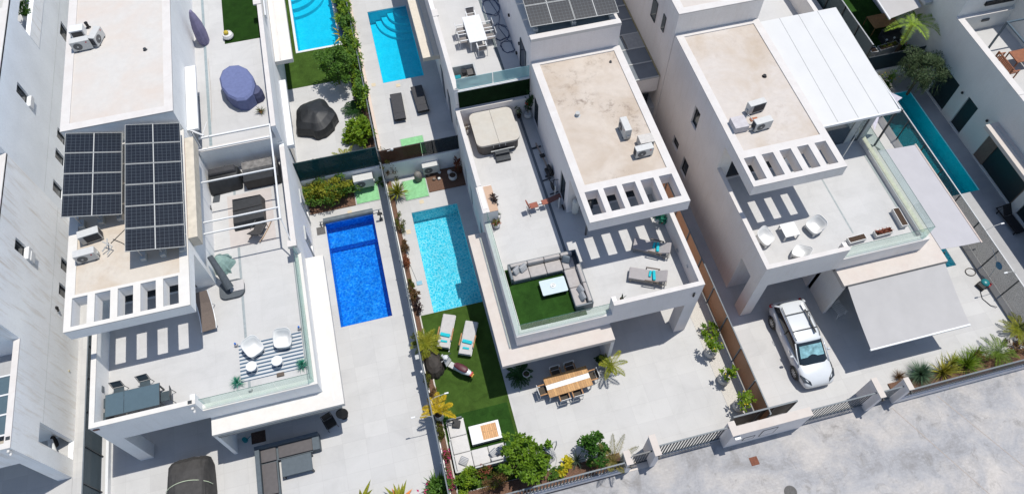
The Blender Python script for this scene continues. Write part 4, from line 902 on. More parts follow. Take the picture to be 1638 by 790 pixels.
def lounger(label, loc, rz, group, fm, mm, back=38, arm=None, L=1.95, w=0.68, h=0.30, pillow=None, towel=None, thick=0.10, backL=0.72, wheels=False):
    """sun lounger along y, head at +y"""
    t = thing('sun_lounger', label, 'sun lounger', loc, rz, group); y0 = -L / 2; yb = L / 2 - backL
    m = MB(); holed(m, 'z', -w / 2, w / 2, y0, L / 2, h - 0.06, h, [(-w / 2 + 0.05, w / 2 - 0.05, y0 + 0.05, L / 2 - 0.05)]); m.build('frame', fm, t)
    for sx in (-1, 1):
        for y in (y0 + 0.12, L / 2 - 0.25): m = MB(); x = sx * (w / 2 - 0.03); m.box(x - 0.025, x + 0.025, y - 0.03, y + 0.03, 0, h - 0.062); m.build('leg', fm, t)
        if arm: m = MB(); x = sx * (w / 2 + 0.03); m.box(x - 0.03, x + 0.03, yb - 0.42, yb + 0.30, h + 0.20, h + 0.235); a = m.build('armrest', arm, t); m = MB(); m.box(x - 0.02, x + 0.02, yb - 0.42, yb - 0.36, h, h + 0.198); m.box(x - 0.02, x + 0.02, yb + 0.22, yb + 0.28, h, h + 0.198); m.build('bracket', fm, a)
    a = R_(back); cy, cz = math.cos(a) * backL, math.sin(a) * backL
    m = MB(); z = h + thick
    m.box(-w / 2 + 0.02, w / 2 - 0.02, y0, yb, h + 0.002, z)
    m.slab([(-w / 2 + 0.02, yb + 0.005, z), (w / 2 - 0.02, yb + 0.005, z), (w / 2 - 0.02, yb + cy, z + cz), (-w / 2 + 0.02, yb + cy, z + cz)], thick)
    m.build('mattress', mm, t, bevel=0.03)
    if back > 5: m = MB(); m.tube([(-w / 2 + 0.06, yb + cy * 0.8, h + cz * 0.75), (-w / 2 + 0.06, yb + cy * 0.8 + 0.05, h)], 0.014); m.tube([(w / 2 - 0.06, yb + cy * 0.8, h + cz * 0.75), (w / 2 - 0.06, yb + cy * 0.8 + 0.05, h)], 0.014); m.build('back_prop', fm, t)
    return t
def loose(name, label, cat, loc, rot, dims, mat, group=None, bev=0.04, sub=1):
    m = MB(); w, d, h = dims; m.box(-w / 2, w / 2, -d / 2, d / 2, -h / 2, h / 2)
    o = m.build(name, mat, None, smooth=True, bevel=bev, seg=3); o.location = loc; o.rotation_euler = rot; tag(o, label, cat, group); return o
def ac_unit(label, loc, rz, w=0.87, d=0.33, h=0.62, group=None, logo=True, name='air_conditioner', fanr=0.22, fins=True, cat='air conditioner'):
    """outdoor unit, fan face towards -y"""
    t = thing(name, label, cat, loc, rz, group); m = MB(); m.box(-w / 2, w / 2, -d / 2, d / 2, 0.06, h); m.build('casing', ACBODY, t, bevel=0.012)
    m = MB(); c = (-w * 0.17, 0)
    m.lathe([(fanr, 0.0), (fanr, 0.014), (fanr - 0.02, 0.014), (0.05, 0.022), (0.05, 0.03)], (0, 0), 24)
    m.xf(Matrix.Translation((c[0], -d / 2 - 0.001, h / 2 + 0.02)) @ Matrix.Rotation(R_(90), 4, 'X')); f = m.build('fan_grille', FAN, t)
    m = MB(); m.lathe([(0.05, 0), (0.05, 0.006)], (0, 0), 12); m.xf(Matrix.Translation((c[0], -d / 2 - 0.032, h / 2 + 0.02)) @ Matrix.Rotation(R_(90), 4, 'X')); m.build('fan_hub', LGREY, f)
    if fins: m = MB(); m.box(-w / 2 + 0.05, w / 2 - 0.22, d / 2 + 0.001, d / 2 + 0.008, 0.12, h - 0.05); m.build('coil', COIL, t); m = MB(); m.box(-w / 2 - 0.007, -w / 2 - 0.001, -d / 2 + 0.06, d / 2 - 0.03, 0.12, h - 0.06); m.build('coil', COIL, t)
    if logo:
        m = MB(); m.lathe([(0.042, 0), (0.042, 0.004)], (0, 0), 16); m.xf(Matrix.Translation((w / 2 - 0.17, -d / 2 - 0.001, h - 0.12)) @ Matrix.Rotation(R_(90), 4, 'X')); m.build('logo_badge', REDP, t)
    for sx in (-1, 1): m = MB(); m.box(sx * w * 0.33 - 0.03, sx * w * 0.33 + 0.03, -d / 2 - 0.02, d / 2 + 0.02, 0, 0.058); m.build('foot', DARK, t)
    m = MB(); m.box(w / 2 + 0.001, w / 2 + 0.05, -0.06, 0.08, 0.12, 0.32); m.build('valve_cover', LGREY, t)
    return t
def pipes(label, pts_list, r=0.02, mat=None):
    m = MB()
    for p in pts_list: m.tube(p, r, 6)
    o = m.build('pipe_bundle', mat or ALU); tag(o, label, 'pipes'); return o
def pot(t, r=0.22, h=0.38, mat=None, shape='taper', n=20):
    m = MB(); k = 0.72 if shape == 'taper' else 0.9
    if shape == 'round': prof = [(r * 0.55, 0), (r * 0.95, h * 0.35), (r, h * 0.6), (r * 0.85, h), (r * 0.78, h), (r * 0.78, h * 0.9)]
    else: prof = [(r * k, 0), (r, h), (r - 0.03, h), (r - 0.035, h - 0.05)]
    m.lathe(prof, (0, 0), n); p = m.build('pot', mat or POTW, t, smooth=False)
    m = MB(); m.cyl((0, 0), r * 0.77 if shape == 'round' else r - 0.03, h - 0.08, h - 0.04, n); m.build('soil', SOIL, p)
    return h
# ---------------------------------------------------------------- plants
RND = random.Random(11)
def leafq(m, p, d, up, L, w):
    """one leaf: a kite from p along d"""
    d = d.normalized(); s = d.cross(up)
    s = s.normalized() if s.length > 1e-4 else Vector((1, 0, 0)); nn = s.cross(d)
    b = len(m.v); m.v += [tuple(p), tuple(p + d * L * 0.45 + s * w / 2 + nn * L * 0.06), tuple(p + d * L), tuple(p + d * L * 0.45 - s * w / 2 + nn * L * 0.06)]
    m.f.append([b, b + 1, b + 2, b + 3]); m.m.append(m.cur)
def cloud(m, c, r, n, L, w, clumps=14, seed=0, shell=0.55, flat=0.0):
    """leaves gathered in clumps through an ellipsoid: uneven outline, gaps between clumps"""
    q = random.Random(seed); cs = []
    for k in range(clumps):
        while True:
            v = Vector((q.uniform(-1, 1), q.uniform(-1, 1), q.uniform(-1, 1)))
            if 0.2 < v.length < 1: break
        v = v.normalized() * q.uniform(shell, 1.0) * q.uniform(0.65, 1.22); cs.append((v, q.uniform(0.17, 0.38)))
    for i in range(n):
        cc, cr = cs[q.randrange(clumps)] if q.random() < 0.92 else (Vector((0, 0, 0)), 0.75)
        v = Vector((q.gauss(0, 1), q.gauss(0, 1), q.gauss(0, 1))); v = v.normalized() * (q.random() ** 0.4) * cr
        p = cc + v; P = Vector((c[0] + p.x * r[0], c[1] + p.y * r[1], max(0.03, c[2] + p.z * r[2])))
        d = (v + Vector((q.uniform(-.7, .7), q.uniform(-.7, .7), q.uniform(-.3, .9)))); 
        if d.length < 0.01: d = Vector((0, 0, 1))
        k = q.uniform(0.7, 1.3); leafq(m, P, d, Vector((q.uniform(-.4, .4), q.uniform(-.4, .4), 1)), L * k, w * k)
def bush(name, label, loc, r, n, L, w, mat, cat='bush', clumps=14, seed=1, zc=None, stem=True, group=None, mat2=None, n2=0, L2=None):
    t = thing(name, label, cat, (loc[0], loc[1], loc[2])); zc = r[2] * 0.9 if zc is None else zc
    m = MB(); cloud(m, (0, 0, zc), r, n, L, w, clumps, seed); m.build('foliage', mat, t)
    if mat2: m = MB(); cloud(m, (0, 0, zc + 0.04), (r[0] * 1.02, r[1] * 1.02, r[2] * 1.05), n2, L2 or L, w, clumps, seed + 5, shell=0.9); m.build('blossom', mat2, t)
    if stem:
        m = MB(); q = random.Random(seed)
        for k in range(4):
            a = q.uniform(0, 6.28); m.tube([(0, 0, 0), (math.cos(a) * r[0] * 0.25, math.sin(a) * r[1] * 0.25, zc * 0.6), (math.cos(a) * r[0] * 0.6, math.sin(a) * r[1] * 0.6, zc + r[2] * 0.3)], 0.02 + 0.012 * max(r), 5, 0.008)
        m.build('stem', BARK, t)
    return t
def tree(name, label, loc, r, zc, n, L, w, mat, seed=1, clumps=20, trunk=0.07, cat='tree', droop=False, shoots=0):
    t = thing(name, label, cat, loc); m = MB(); cloud(m, (0, 0, zc), r, n, L, w, clumps, seed); q = random.Random(seed + 7)
    for k in range(shoots): a = q.uniform(0, 6.28); k_ = q.uniform(0.5, 1.15); cloud(m, (math.cos(a) * r[0] * k_, math.sin(a) * r[1] * k_, zc + r[2] * q.uniform(0.5, 1.1)), (0.16, 0.16, 0.42), 75, L, w, 4, seed + k)
    if droop:
        q = random.Random(seed + 3)
        for k in range(190):
            a = q.uniform(0, 6.28); rr = q.uniform(0.35, 1.0); p = Vector((math.cos(a) * r[0] * rr, math.sin(a) * r[1] * rr, zc + r[2] * (1 - rr) * 0.9)); ln = q.uniform(0.5, 1.2)
            for j in range(13): leafq(m, p + Vector((math.cos(a) * 0.02 * j, math.sin(a) * 0.02 * j, -ln * j / 13)), Vector((q.uniform(-1, 1), q.uniform(-1, 1), -1.1)), Vector((0, 0, 1)), 0.15, 0.035)
    m.build('crown', mat, t); m = MB(); q = random.Random(seed)
    m.tube([(0, 0, 0), (0.05, 0.02, zc * 0.5), (0.0, 0.05, zc)], trunk, 7, trunk * 0.6)
    for k in range(7):
        a = k * 0.9 + q.uniform(-.3, .3); m.tube([(0, 0.02, zc * 0.55), (math.cos(a) * r[0] * 0.4, math.sin(a) * r[1] * 0.4, zc * 0.85), (math.cos(a) * r[0] * 0.8, math.sin(a) * r[1] * 0.8, zc + r[2] * 0.35)], trunk * 0.5, 5, 0.008)
    m.build('trunk', BARK, t); return t
def frond(m, base, az, L, rise, droop, wl, n=16, seed=0, vshape=0.35):
    """feather palm leaf: an arching rib with leaflets to both sides"""
    q = random.Random(seed); d = Vector((math.cos(az), math.sin(az), 0)); s = Vector((-d.y, d.x, 0)); pts = []
    for k in range(n + 1): f = k / n; pts.append(base + d * (L * f * (1 - 0.15 * droop * f)) + Vector((0, 0, rise * f - droop * L * f * f)))
    m.tube(pts, 0.014, 4, 0.004)
    for k in range(1, n + 1):
        f = k / n; l = wl * (math.sin(math.pi * min(1, f * 0.85 + 0.12)) ** 0.6)
        for sg in (-1, 1):
            for h in (0, 0.5):
                p = pts[k - 1].lerp(pts[k], h); dd = s * sg + d * (0.55 + 0.3 * f) + Vector((0, 0, vshape + q.uniform(-.2, .15)))
                leafq(m, p, dd, Vector((q.uniform(-.3, .3), q.uniform(-.3, .3), 1)), l * q.uniform(0.7, 1.15), 0.026)
def palm(name, label, loc, trunk_h, nf, L, rise, droop, wl, mat, seed=1, potted=None, cat='palm', trunkr=0.07, a0=0.0, span=6.2832, n=16, spear=True):
    t = thing(name, label, cat, loc); z = 0.0
    if potted: z = pot(t, *potted)
    if trunk_h > 0.05: m = MB(); m.tube([(0, 0, z - 0.05), (0.02, 0.0, z + trunk_h * 0.5), (0, 0.02, z + trunk_h)], trunkr, 8, trunkr * 0.8); m.build('trunk', BARK, t)
    m = MB(); q = random.Random(seed)
    for k in range(nf):
        az = a0 + span * k / nf + q.uniform(-.15, .15); kk = q.uniform(0.8, 1.1)
        frond(m, Vector((0, 0, z + trunk_h)), az, L * kk, rise * q.uniform(0.6, 1.3), droop * q.uniform(0.8, 1.2), wl, n, seed * 31 + k)
    m.build('fronds', mat, t); return t
def blades(m, c, n, L, w, seed, tilt=(15, 80), curve=0.25, seg=3):
    q = random.Random(seed)
    for k in range(n):
        a = q.uniform(0, 6.283); el = R_(90 - q.uniform(*tilt)); l = L * q.uniform(0.75, 1.1); d = Vector((math.cos(a) * math.cos(el), math.sin(a) * math.cos(el), math.sin(el))); s = Vector((-math.sin(a), math.cos(a), 0))
        P = []; 
        for j in range(seg + 1): f = j / seg; P.append((Vector(c) + d * l * f - Vector((0, 0, curve * l * f * f)), w * (1 - f) ** 0.7 if j else w * 0.6))
        b = len(m.v)
        for p, ww in P: m.v += [tuple(p - s * ww / 2), tuple(p + s * ww / 2)]
        for j in range(seg): m.f.append([b + 2 * j, b + 2 * j + 1, b + 2 * j + 3, b + 2 * j + 2]); m.m.append(m.cur)
def spiky(name, label, loc, n, L, w, mat, seed=1, tilt=(10, 85), curve=0.15, potted=None, cat='plant', stem=0.0, mat2=None, n2=0):
    t = thing(name, label, cat, loc); z = 0.02
    if potted: z = pot(t, *potted) - 0.03
    m = MB(); blades(m, (0, 0, z + stem), n, L, w, seed, tilt, curve); m.build('blades', mat, t)
    if mat2: m = MB(); blades(m, (0, 0, z + stem), n2, L * 0.9, w, seed + 9, (45, 88), curve); m.build('old_blades', mat2, t)
    if stem: m = MB(); m.cyl((0, 0), 0.05, z - 0.03, z + stem, 8); m.build('stem', BARK, t)
    return t
def potted_bush(label, loc, pr, ph_, r, n, L, w, mat, seed=1, pm=None, shape='taper', zc=None, name='potted_plant', cat='potted plant', mat2=None, n2=0, clumps=9, group=None, lemons=0):
    t = thing(name, label, cat, loc, 0, group); z = pot(t, pr, ph_, pm, shape); zc = z + r[2] * 0.85 if zc is None else zc
    m = MB(); cloud(m, (0, 0, zc), r, n, L, w, clumps, seed); m.build('foliage', mat, t)
    if mat2: m = MB(); cloud(m, (0, 0, zc), (r[0] * 1.05,) * 3, n2, L, w * 1.4, clumps, seed + 3, 0.9); m.build('fruit', mat2, t)
    m = MB(); q = random.Random(seed)
    for k in range(3): a = q.uniform(0, 6.28); m.tube([(0, 0, z - 0.08), (math.cos(a) * 0.05, math.sin(a) * 0.05, zc * 0.75), (math.cos(a) * r[0] * 0.6, math.sin(a) * r[1] * 0.6, zc + r[2] * 0.2)], 0.014, 5, 0.006)
    if lemons:
        for k in range(lemons): a = q.uniform(0, 6.28); b = MB(); b.ellip((r[0] * 0.75 * math.cos(a), r[1] * 0.75 * math.sin(a), zc + 0.2), (0.045, 0.04, 0.05), 8, 6); b.build('lemon', plain('lemon skin', (0.7, 0.5, 0.02), 0.5), t)
    m.build('stem', BARK, t); return t
def box_planter(label, loc, rz, w, d, h, mat=None, plant=None, group=None, n=30, name='planter_box'):
    t = thing(name, label, 'planter', loc, rz, group); m = MB()
    m.hexa([(-w / 2 + .03, -d / 2 + .03, 0), (w / 2 - .03, -d / 2 + .03, 0), (w / 2 - .03, d / 2 - .03, 0), (-w / 2 + .03, d / 2 - .03, 0)], [(-w / 2, -d / 2, h), (w / 2, -d / 2, h), (w / 2, d / 2, h), (-w / 2, d / 2, h)])
    m.v = m.v; m.build('box', mat or POTW, t)
    m = MB(); m.box(-w / 2 + 0.035, w / 2 - 0.035, -d / 2 + 0.035, d / 2 - 0.035, h - 0.01, h + 0.006); m.build('soil', SOIL, t)
    if plant: m = MB(); [blades(m, (x * w * 0.3, 0, h), n, 0.28, 0.04, 3 + int(x), (5, 75), 0.1) for x in (-1, 0, 1)]; m.build('plants', plant, t)
    return t
def covered(name, label, cat, loc, prof, mat, n=28, amp=0.05, folds=9, seed=1, rz=0, sx=1.0, sy=1.0, group=None, shape=None, top=None):
    """fabric cover: rings (radius, z) with folds growing towards the hem; 'shape' gives radius factor by angle"""
    t = thing(name, label, cat, loc, rz, group); m = MB(); q = random.Random(seed); ph_ = [q.uniform(0, 6.28) for _ in range(4)]
    vs = []; fs = []; K = len(prof); z0 = prof[0][1]; zt = prof[-1][1]
    for k, (r, z) in enumerate(prof):
        g = 1 - (z - z0) / max(1e-6, zt - z0)
        for i in range(n):
            a = 2 * math.pi * i / n; f = 1 + amp * g * (math.sin(folds * a + ph_[0]) * 0.6 + math.sin((folds * 2 - 1) * a + ph_[1]) * 0.4) + amp * 0.4 * math.sin(3 * a + ph_[2])
            if shape: f *= shape(a)
            vs.append((r * f * math.cos(a) * sx, r * f * math.sin(a) * sy, z + (1 - g) * 0.03 * math.sin(2 * a + ph_[3])))
    for k in range(K - 1):
        for i in range(n): j = (i + 1) % n; fs.append((k * n + i, k * n + j, (k + 1) * n + j, (k + 1) * n + i))
    c = len(vs); vs.append((0, 0, zt + (top if top is not None else 0.03)))
    for i in range(n): fs.append(((K - 1) * n + i, (K - 1) * n + (i + 1) % n, c))
    m.add(vs, fs); m.build('cover', mat, t, smooth=False)
    return t
# ================================================================ MIDDLE VILLA, terrace (floor at 4.10)
TF = 4.104
def A(ox, oy, x, y, z): return at(x, y, z, (ox, oy), 5.645)
def B_(ox, oy, x, y, z): return at(x, y, z, (ox, oy), 2.927)
# hot tub
t = thing('hot_tub', 'square hot tub under a pale folded cover in terrace corner', 'hot tub', (5.63, 27.1, TF))
def rrect(w, d, r, n=6):
    P = []
    for cx, cy, a0 in ((w / 2 - r, d / 2 - r, 0), (-w / 2 + r, d / 2 - r, 90), (-w / 2 + r, -d / 2 + r, 180), (w / 2 - r, -d / 2 + r, 270)):
        for k in range(n + 1): a = R_(a0 + 90 * k / n); P.append((cx + r * math.cos(a), cy + r * math.sin(a)))
    return P
m = MB(); m.prism(rrect(2.36, 2.36, 0.38), 0, 0.80); m.build('shell', plain('dark taupe spa panelling', (0.10, 0.09, 0.085), 0.6, 0, 0.15), t)
SPA = roofing('weathered cream vinyl', (0.60, 0.57, 0.51), (0.50, 0.40, 0.30), 0.35, None, 0, 0.9)
for sg in (-1, 1):
    P = [p for p in rrect(2.50, 2.50, 0.36) if p[0] * sg > 0]; P = ([(0.008 * sg, 1.25)] + P + [(0.008 * sg, -1.25)]) if sg < 0 else ([(0.008, -1.25)] + [p for p in P if p[1] < 0] + [p for p in P if p[1] >= 0] + [(0.008, 1.25)])
    m = MB(); m.prism(P, 0.805, 0.93); m.build('cover_half', SPA, t)
for x in (-0.35, 0.0, 0.35): m = MB(); m.box(x - 0.02, x + 0.02, -1.262, -1.252, 0.62, 0.88); m.build('strap', FABL, t)
t = thing('spa_steps', 'dark plastic two step unit before the hot tub', 'steps', (5.72, 25.55, TF))
m = MB(); m.box(-0.42, 0.42, -0.02, 0.28, 0, 0.40); m.build('step', DARK, t, bevel=0.02)
m = MB(); m.box(-0.42, 0.42, -0.34, -0.022, 0, 0.2); m.build('step', DARK, t, bevel=0.02)
m = MB(); m.tube([(-0.62, 0.2, 0.42), (0.75, 0.2, 0.45)], 0.035); m.build('grab_bar', LGREY, t)
spiky('potted_plant', 'dry grass in white pot left of the hot tub', A(700, 140, 268, 410, TF), 26, 0.5, 0.03, G_DRY, 4, (5, 60), 0.1, (0.17, 0.3, POTW, 'round'), 'potted plant')
q = A(700, 140, 815, 265, TF); t = potted_bush('tall dark climber with red flower in white pot beside hot tub', q, 0.26, 0.34, (0.28, 0.28, 0.85), 380, 0.13, 0.06, G_DARK, 6, POTW, 'round', 1.2, mat2=leafy('red bloom', (0.6, 0.02, 0.02), (0.7, 0.04, 0.03)), n2=3)
q = A(700, 140, 735, 270, TF); potted_bush('small pale pot plant behind the right corner of hot tub', q, 0.14, 0.22, (0.18, 0.18, 0.3), 90, 0.12, 0.05, G_GREY, 8, BLACK, zc=0.6)
# gym gear
q = A(760, 240, 625, 130, TF); t = thing('rowing_machine', 'black rowing machine with pale rail against shaded wall', 'rowing machine', (q.x, q.y, TF), R_(6))
m = MB(); m.box(-0.04, 0.04, -0.4, 1.35, 0.30, 0.36); m.build('rail', plain('beige rail', (0.30, 0.24, 0.20), 0.5), t)
m = MB(); m.lathe([(0.30, -0.06), (0.32, 0), (0.30, 0.06)], (0, 0), 20); m.xf(Matrix.Translation((0, -0.75, 0.42)) @ Matrix.Rotation(R_(90), 4, 'Y')); m.build('flywheel', BLACK, t)
m = MB(); m.box(-0.2, 0.2, -1.0, -0.45, 0.12, 0.3); m.build('housing', BLACK, t, bevel=0.04)
m = MB(); m.box(-0.15, 0.15, 0.2, 0.45, 0.37, 0.45); m.build('seat', BLACK, t, bevel=0.03)
for y in (-0.85, 1.25): m = MB(); m.box(-0.28, 0.28, y - 0.04, y + 0.04, 0, 0.08); m.box(-0.03, 0.03, y - 0.03, y + 0.03, 0.08, 0.3); m.build('leg', DARK, t)
q = A(760, 240, 680, 330, TF); t = thing('exercise_bike', 'black spinning bike on the shaded terrace strip', 'exercise bike', (q.x, q.y, TF), R_(8))
m = MB(); m.lathe([(0.24, -0.03), (0.26, 0), (0.24, 0.03)], (0, 0), 20); m.xf(Matrix.Translation((0, -0.25, 0.34)) @ Matrix.Rotation(R_(90), 4, 'Y')); m.build('flywheel', BLACK, t)
m = MB(); m.tube([(0, -0.3, 0.4), (0, -0.35, 1.05)], 0.03); m.tube([(0, -0.25, 0.5), (0, 0.4, 0.35)], 0.035); m.tube([(0, 0.2, 0.4), (0, 0.28, 0.88)], 0.03); m.build('frame', DARK, t)
m = MB(); m.tube([(-0.24, -0.45, 1.1), (-0.1, -0.35, 1.05), (0.1, -0.35, 1.05), (0.24, -0.45, 1.1)], 0.02); m.build('handlebar', BLACK, t)
m = MB(); m.ellip((0, 0.3, 0.91), (0.11, 0.15, 0.05)); m.build('saddle', BLACK, t)
for y in (-0.5, 0.5): m = MB(); m.box(-0.25, 0.25, y - 0.03, y + 0.03, 0, 0.06); m.build('foot', DARK, t)
q0 = A(760, 240, 525, 575, TF); q1 = A(760, 240, 745, 560, TF); t = thing('weight_bench', 'weight bench with reddish brown pads and steel frame', 'weight bench', ((q0.x + q1.x) / 2, q0.y + 0.25, TF), R_(4))
PAD = plain('reddish brown leatherette', (0.30, 0.085, 0.05), 0.5, 0, 0.1)
m = MB(); m.slab([(-0.98, -0.15, 0.98), (-0.82, -0.15, 0.5), (-0.82, 0.17, 0.5), (-0.98, 0.17, 0.98)], 0.06); m.build('back_pad', PAD, t, bevel=0.02)
m = MB(); m.box(-0.80, -0.35, -0.16, 0.18, 0.44, 0.50); m.build('seat_pad', PAD, t, bevel=0.02)
m = MB(); m.box(-0.12, 0.2, -0.15, 0.17, 0.46, 0.52); m.build('bench_pad', PAD, t, bevel=0.02)
m = MB(); m.slab([(0.22, -0.15, 0.52), (0.95, -0.15, 0.74), (0.95, 0.17, 0.74), (0.22, 0.17, 0.52)], 0.06); m.build('bench_pad', plain('dark brown leatherette', (0.14, 0.05, 0.035), 0.5), t, bevel=0.02)
m = MB(); m.tube([(-0.9, 0, 0.40), (0.95, 0, 0.40)], 0.03); m.build('spine', ALU, t)
for x in (-0.85, 0.85):
    m = MB(); m.tube([(x, 0, 0.4), (x, 0, 0.04)], 0.03); m.tube([(x, -0.35, 0.03), (x, 0.35, 0.03)], 0.03); m.build('leg', ALU, t)
m = MB(); m.tube([(0.75, 0.32, 0.0), (0.75, 0.32, 1.25)], 0.028); m.tube([(0.75, -0.32, 0.0), (0.75, -0.32, 1.0)], 0.028); m.build('upright', WHITE, t)
m = MB(); m.cyl((-0.2, 0.0), 0.05, 0.40, 0.55, 10); m.build('joint', WHITE, t)
m = MB(); m.lathe([(0.16, -0.04), (0.16, 0.04)], (0, 0), 18); m.xf(Matrix.Translation((0.95, -0.45, 0.2)) @ Matrix.Rotation(R_(80), 4, 'Y')); m.build('weight_plate', BLACK, t)
q = A(760, 240, 900, 620, TF); t = thing('punch_bag', 'white punch bag hanging beside the pergola corner', 'punch bag', (q.x + 0.05, q.y + 0.2, TF))
m = MB(); m.lathe([(0.05, 0.30), (0.17, 0.33), (0.19, 0.5), (0.19, 1.35), (0.16, 1.48), (0.04, 1.52)], (0, 0), 16); m.build('bag', plain('off white vinyl bag', (0.62, 0.61, 0.58), 0.5), t, smooth=True)
m = MB(); m.tube([(0, 0, 1.5), (0, 0, 3.02)], 0.012); m.build('strap', BLACK, t)
# potted plants beside the stone topped block
q = A(760, 240, 172, 570, TF); potted_bush('dark brown leggy plant in white pot by the block wall', q, 0.20, 0.34, (0.22, 0.22, 0.62), 230, 0.16, 0.05, plain('dark withered leaves', (0.05, 0.03, 0.025), 0.8), 3, POTW, 'round', 1.0)
q = A(760, 240, 205, 610, TF); spiky('potted_plant', 'pale grey spiky plant in white pot next to brown one', q, 22, 0.28, 0.03, G_GREY, 5, (10, 80), 0.1, (0.19, 0.3, POTW, 'round'), 'potted plant')
q = A(760, 240, 192, 690, TF); potted_bush('small reddish plant in white round pot by the glass', q, 0.22, 0.34, (0.22, 0.22, 0.14), 90, 0.12, 0.05, G_OLIV, 13, POTW, 'round', 0.42, mat2=G_RED, n2=25)
# corner sofa on the turf
c0 = A(780, 360, 190, 345, 4.75)
t = thing('corner_sofa', 'grey corner sofa on the terrace turf with striped cushions', 'sofa', (3.98 + 0.22, 18.3, TF))
sx0, sx1 = 0.0, 3.62; D0 = 0.88
fr = [(0, 3.62, -D0, 0, 0.05, 0.22), (2.74, 3.62, -3.15, -D0, 0.05, 0.22)]
for b in fr: m = MB(); m.box(*b); m.build('base', MIDG, t)
def cushion(par, name, b, mat, bev=0.05):
    m = MB(); m.box(*b); return m.build(name, mat, par, smooth=True, bevel=bev, seg=3)
for a, b_ in ((0.10, 0.98), (1.0, 1.86), (1.88, 2.72)):
    cushion(t, 'seat_cushion', (a, b_, -D0 + 0.0, -0.24, 0.23, 0.42), FAB); cushion(t, 'back_cushion', (a, b_, -0.24, -0.06, 0.40, 0.74), FAB)
cushion(t, 'seat_cushion', (2.76, 3.38, -D0, -0.24, 0.23, 0.42), FAB); cushion(t, 'back_cushion', (2.76, 3.36, -0.24, -0.06, 0.40, 0.74), FAB)
for a, b_ in ((-1.98, -0.9), (-3.06, -2.0)):
    cushion(t, 'seat_cushion', (2.74, 3.38, a, b_, 0.23, 0.42), FAB); cushion(t, 'back_cushion', (3.38, 3.56, a, b_, 0.40, 0.74), FAB)
for b in ((-0.02, 0.08, -D0, 0.0, 0.1, 0.62), (0.0, 3.62, -0.055, 0.0, 0.1, 0.66), (3.565, 3.62, -3.15, -0.06, 0.1, 0.66), (2.74, 3.60, -3.16, -3.08, 0.1, 0.60)): m = MB(); m.box(*b); m.build('frame_panel', MIDG, t)
def pill(lab, p, rot, mat=None, group=None, dims=(0.42, 0.42, 0.14), name='cushion'): return loose(name, lab, 'cushion', p, rot, dims, mat or CUSH, group, 0.06)
pill('striped cushion leftmost on the terrace sofa', (4.20 + 0.36, 18.3 - 0.42, TF + 0.60), (R_(62), 0, R_(35)))
pill('striped cushion second from the left on the terrace sofa', (4.20 + 0.72, 18.3 - 0.36, TF + 0.60), (R_(62), 0, R_(28)))
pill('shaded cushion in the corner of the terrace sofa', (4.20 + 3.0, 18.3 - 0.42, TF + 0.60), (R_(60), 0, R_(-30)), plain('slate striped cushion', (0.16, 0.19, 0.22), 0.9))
pill('grey cushion upper of two on the terrace sofa side', (4.20 + 3.20, 18.3 - 2.28, TF + 0.60), (R_(65), 0, R_(-75)))
pill('grey cushion lowest of two on the terrace sofa side', (4.20 + 3.18, 18.3 - 2.68, TF + 0.60), (R_(65), 0, R_(-82)))
q = A(780, 360, 595, 550, TF + 0.36); t = thing('coffee_table', 'white topped low coffee table on the terrace turf', 'coffee table', (q.x, q.y, TF + 0.02), R_(0))
m = MB(); m.prism(rrect(1.32, 0.86, 0.06), 0.33, 0.37); m.build('tabletop', plain('frosted white glass top', (0.60, 0.70, 0.72), 0.25, 0, 0.03), t); legs(t, 1.32, 0.86, 0.328, DARK, 0.05, 0.1)
t = thing('candle_dish', 'white ring candle dish on the terrace coffee table', 'centrepiece', (q.x - 0.02, q.y + 0.02, TF + 0.392)); m = MB(); m.lathe([(0.06, 0), (0.13, 0.0), (0.14, 0.03), (0.10, 0.03)], (0, 0), 18, cap=False); m.build('dish', WPLAS, t); m = MB(); m.cyl((0, 0), 0.045, 0.0, 0.06, 12); m.build('candle', WPLAS, t)
# two loungers with turquoise rolls
LM = plain('warm grey lounger pad', (0.40, 0.375, 0.375), 0.95, 0, 0.05); LF = plain('taupe grey frame', (0.30, 0.285, 0.26), 0.6)
def terrlounger(lab, foot, head, grp):
    a = A(980, 360, foot[0], foot[1], TF + 0.32); b = A(980, 360, head[0], head[1], TF + 0.32); d = b - a; rz = math.atan2(-d.x, d.y)
    c = (a + b) / 2; return lounger(lab, (c.x, c.y, TF), rz, grp, LF, LM, back=26, arm=plain('brown armrest wood', (0.14, 0.11, 0.09), 0.7), L=1.95, w=0.70, h=0.30), c, rz
l1, c1, r1 = terrlounger('terrace sun lounger half in the pergola shadow', (190, 165), (520, 240), 'grey loungers on the middle terrace')
l2, c2, r2 = terrlounger('terrace sun lounger nearest the front parapet', (140, 430), (500, 490), 'grey loungers on the middle terrace')
for c, r, w in ((c1, r1, 'shaded terrace lounger'), (c2, r2, 'front terrace lounger')):
    v = Matrix.Rotation(r, 3, 'Z') @ Vector((0.0, 0.28, 0))
    loose('towel_roll', 'large turquoise rolled towel on the ' + w, 'towel', (c.x + v.x, c.y + v.y, TF + 0.49), (0, 0, r + R_(8)), (0.56, 0.16, 0.13), TURQ, None, 0.05)
    v = Matrix.Rotation(r, 3, 'Z') @ Vector((-0.08, 0.08, 0))
    loose('small_towel', 'small turquoise folded towel on the ' + w, 'towel', (c.x + v.x, c.y + v.y, TF + 0.45), (0, 0, r + R_(-4)), (0.36, 0.13, 0.08), TURQ, None, 0.03)
q = A(980, 360, 100, 655, 5.0); spiky('cactus', 'small finger cactus standing behind the front parapet', (q.x, q.y + 0.15, TF), 9, 0.55, 0.09, G_GREY, 4, (0, 25), 0.0, (0.14, 0.5, POTW), 'cactus')
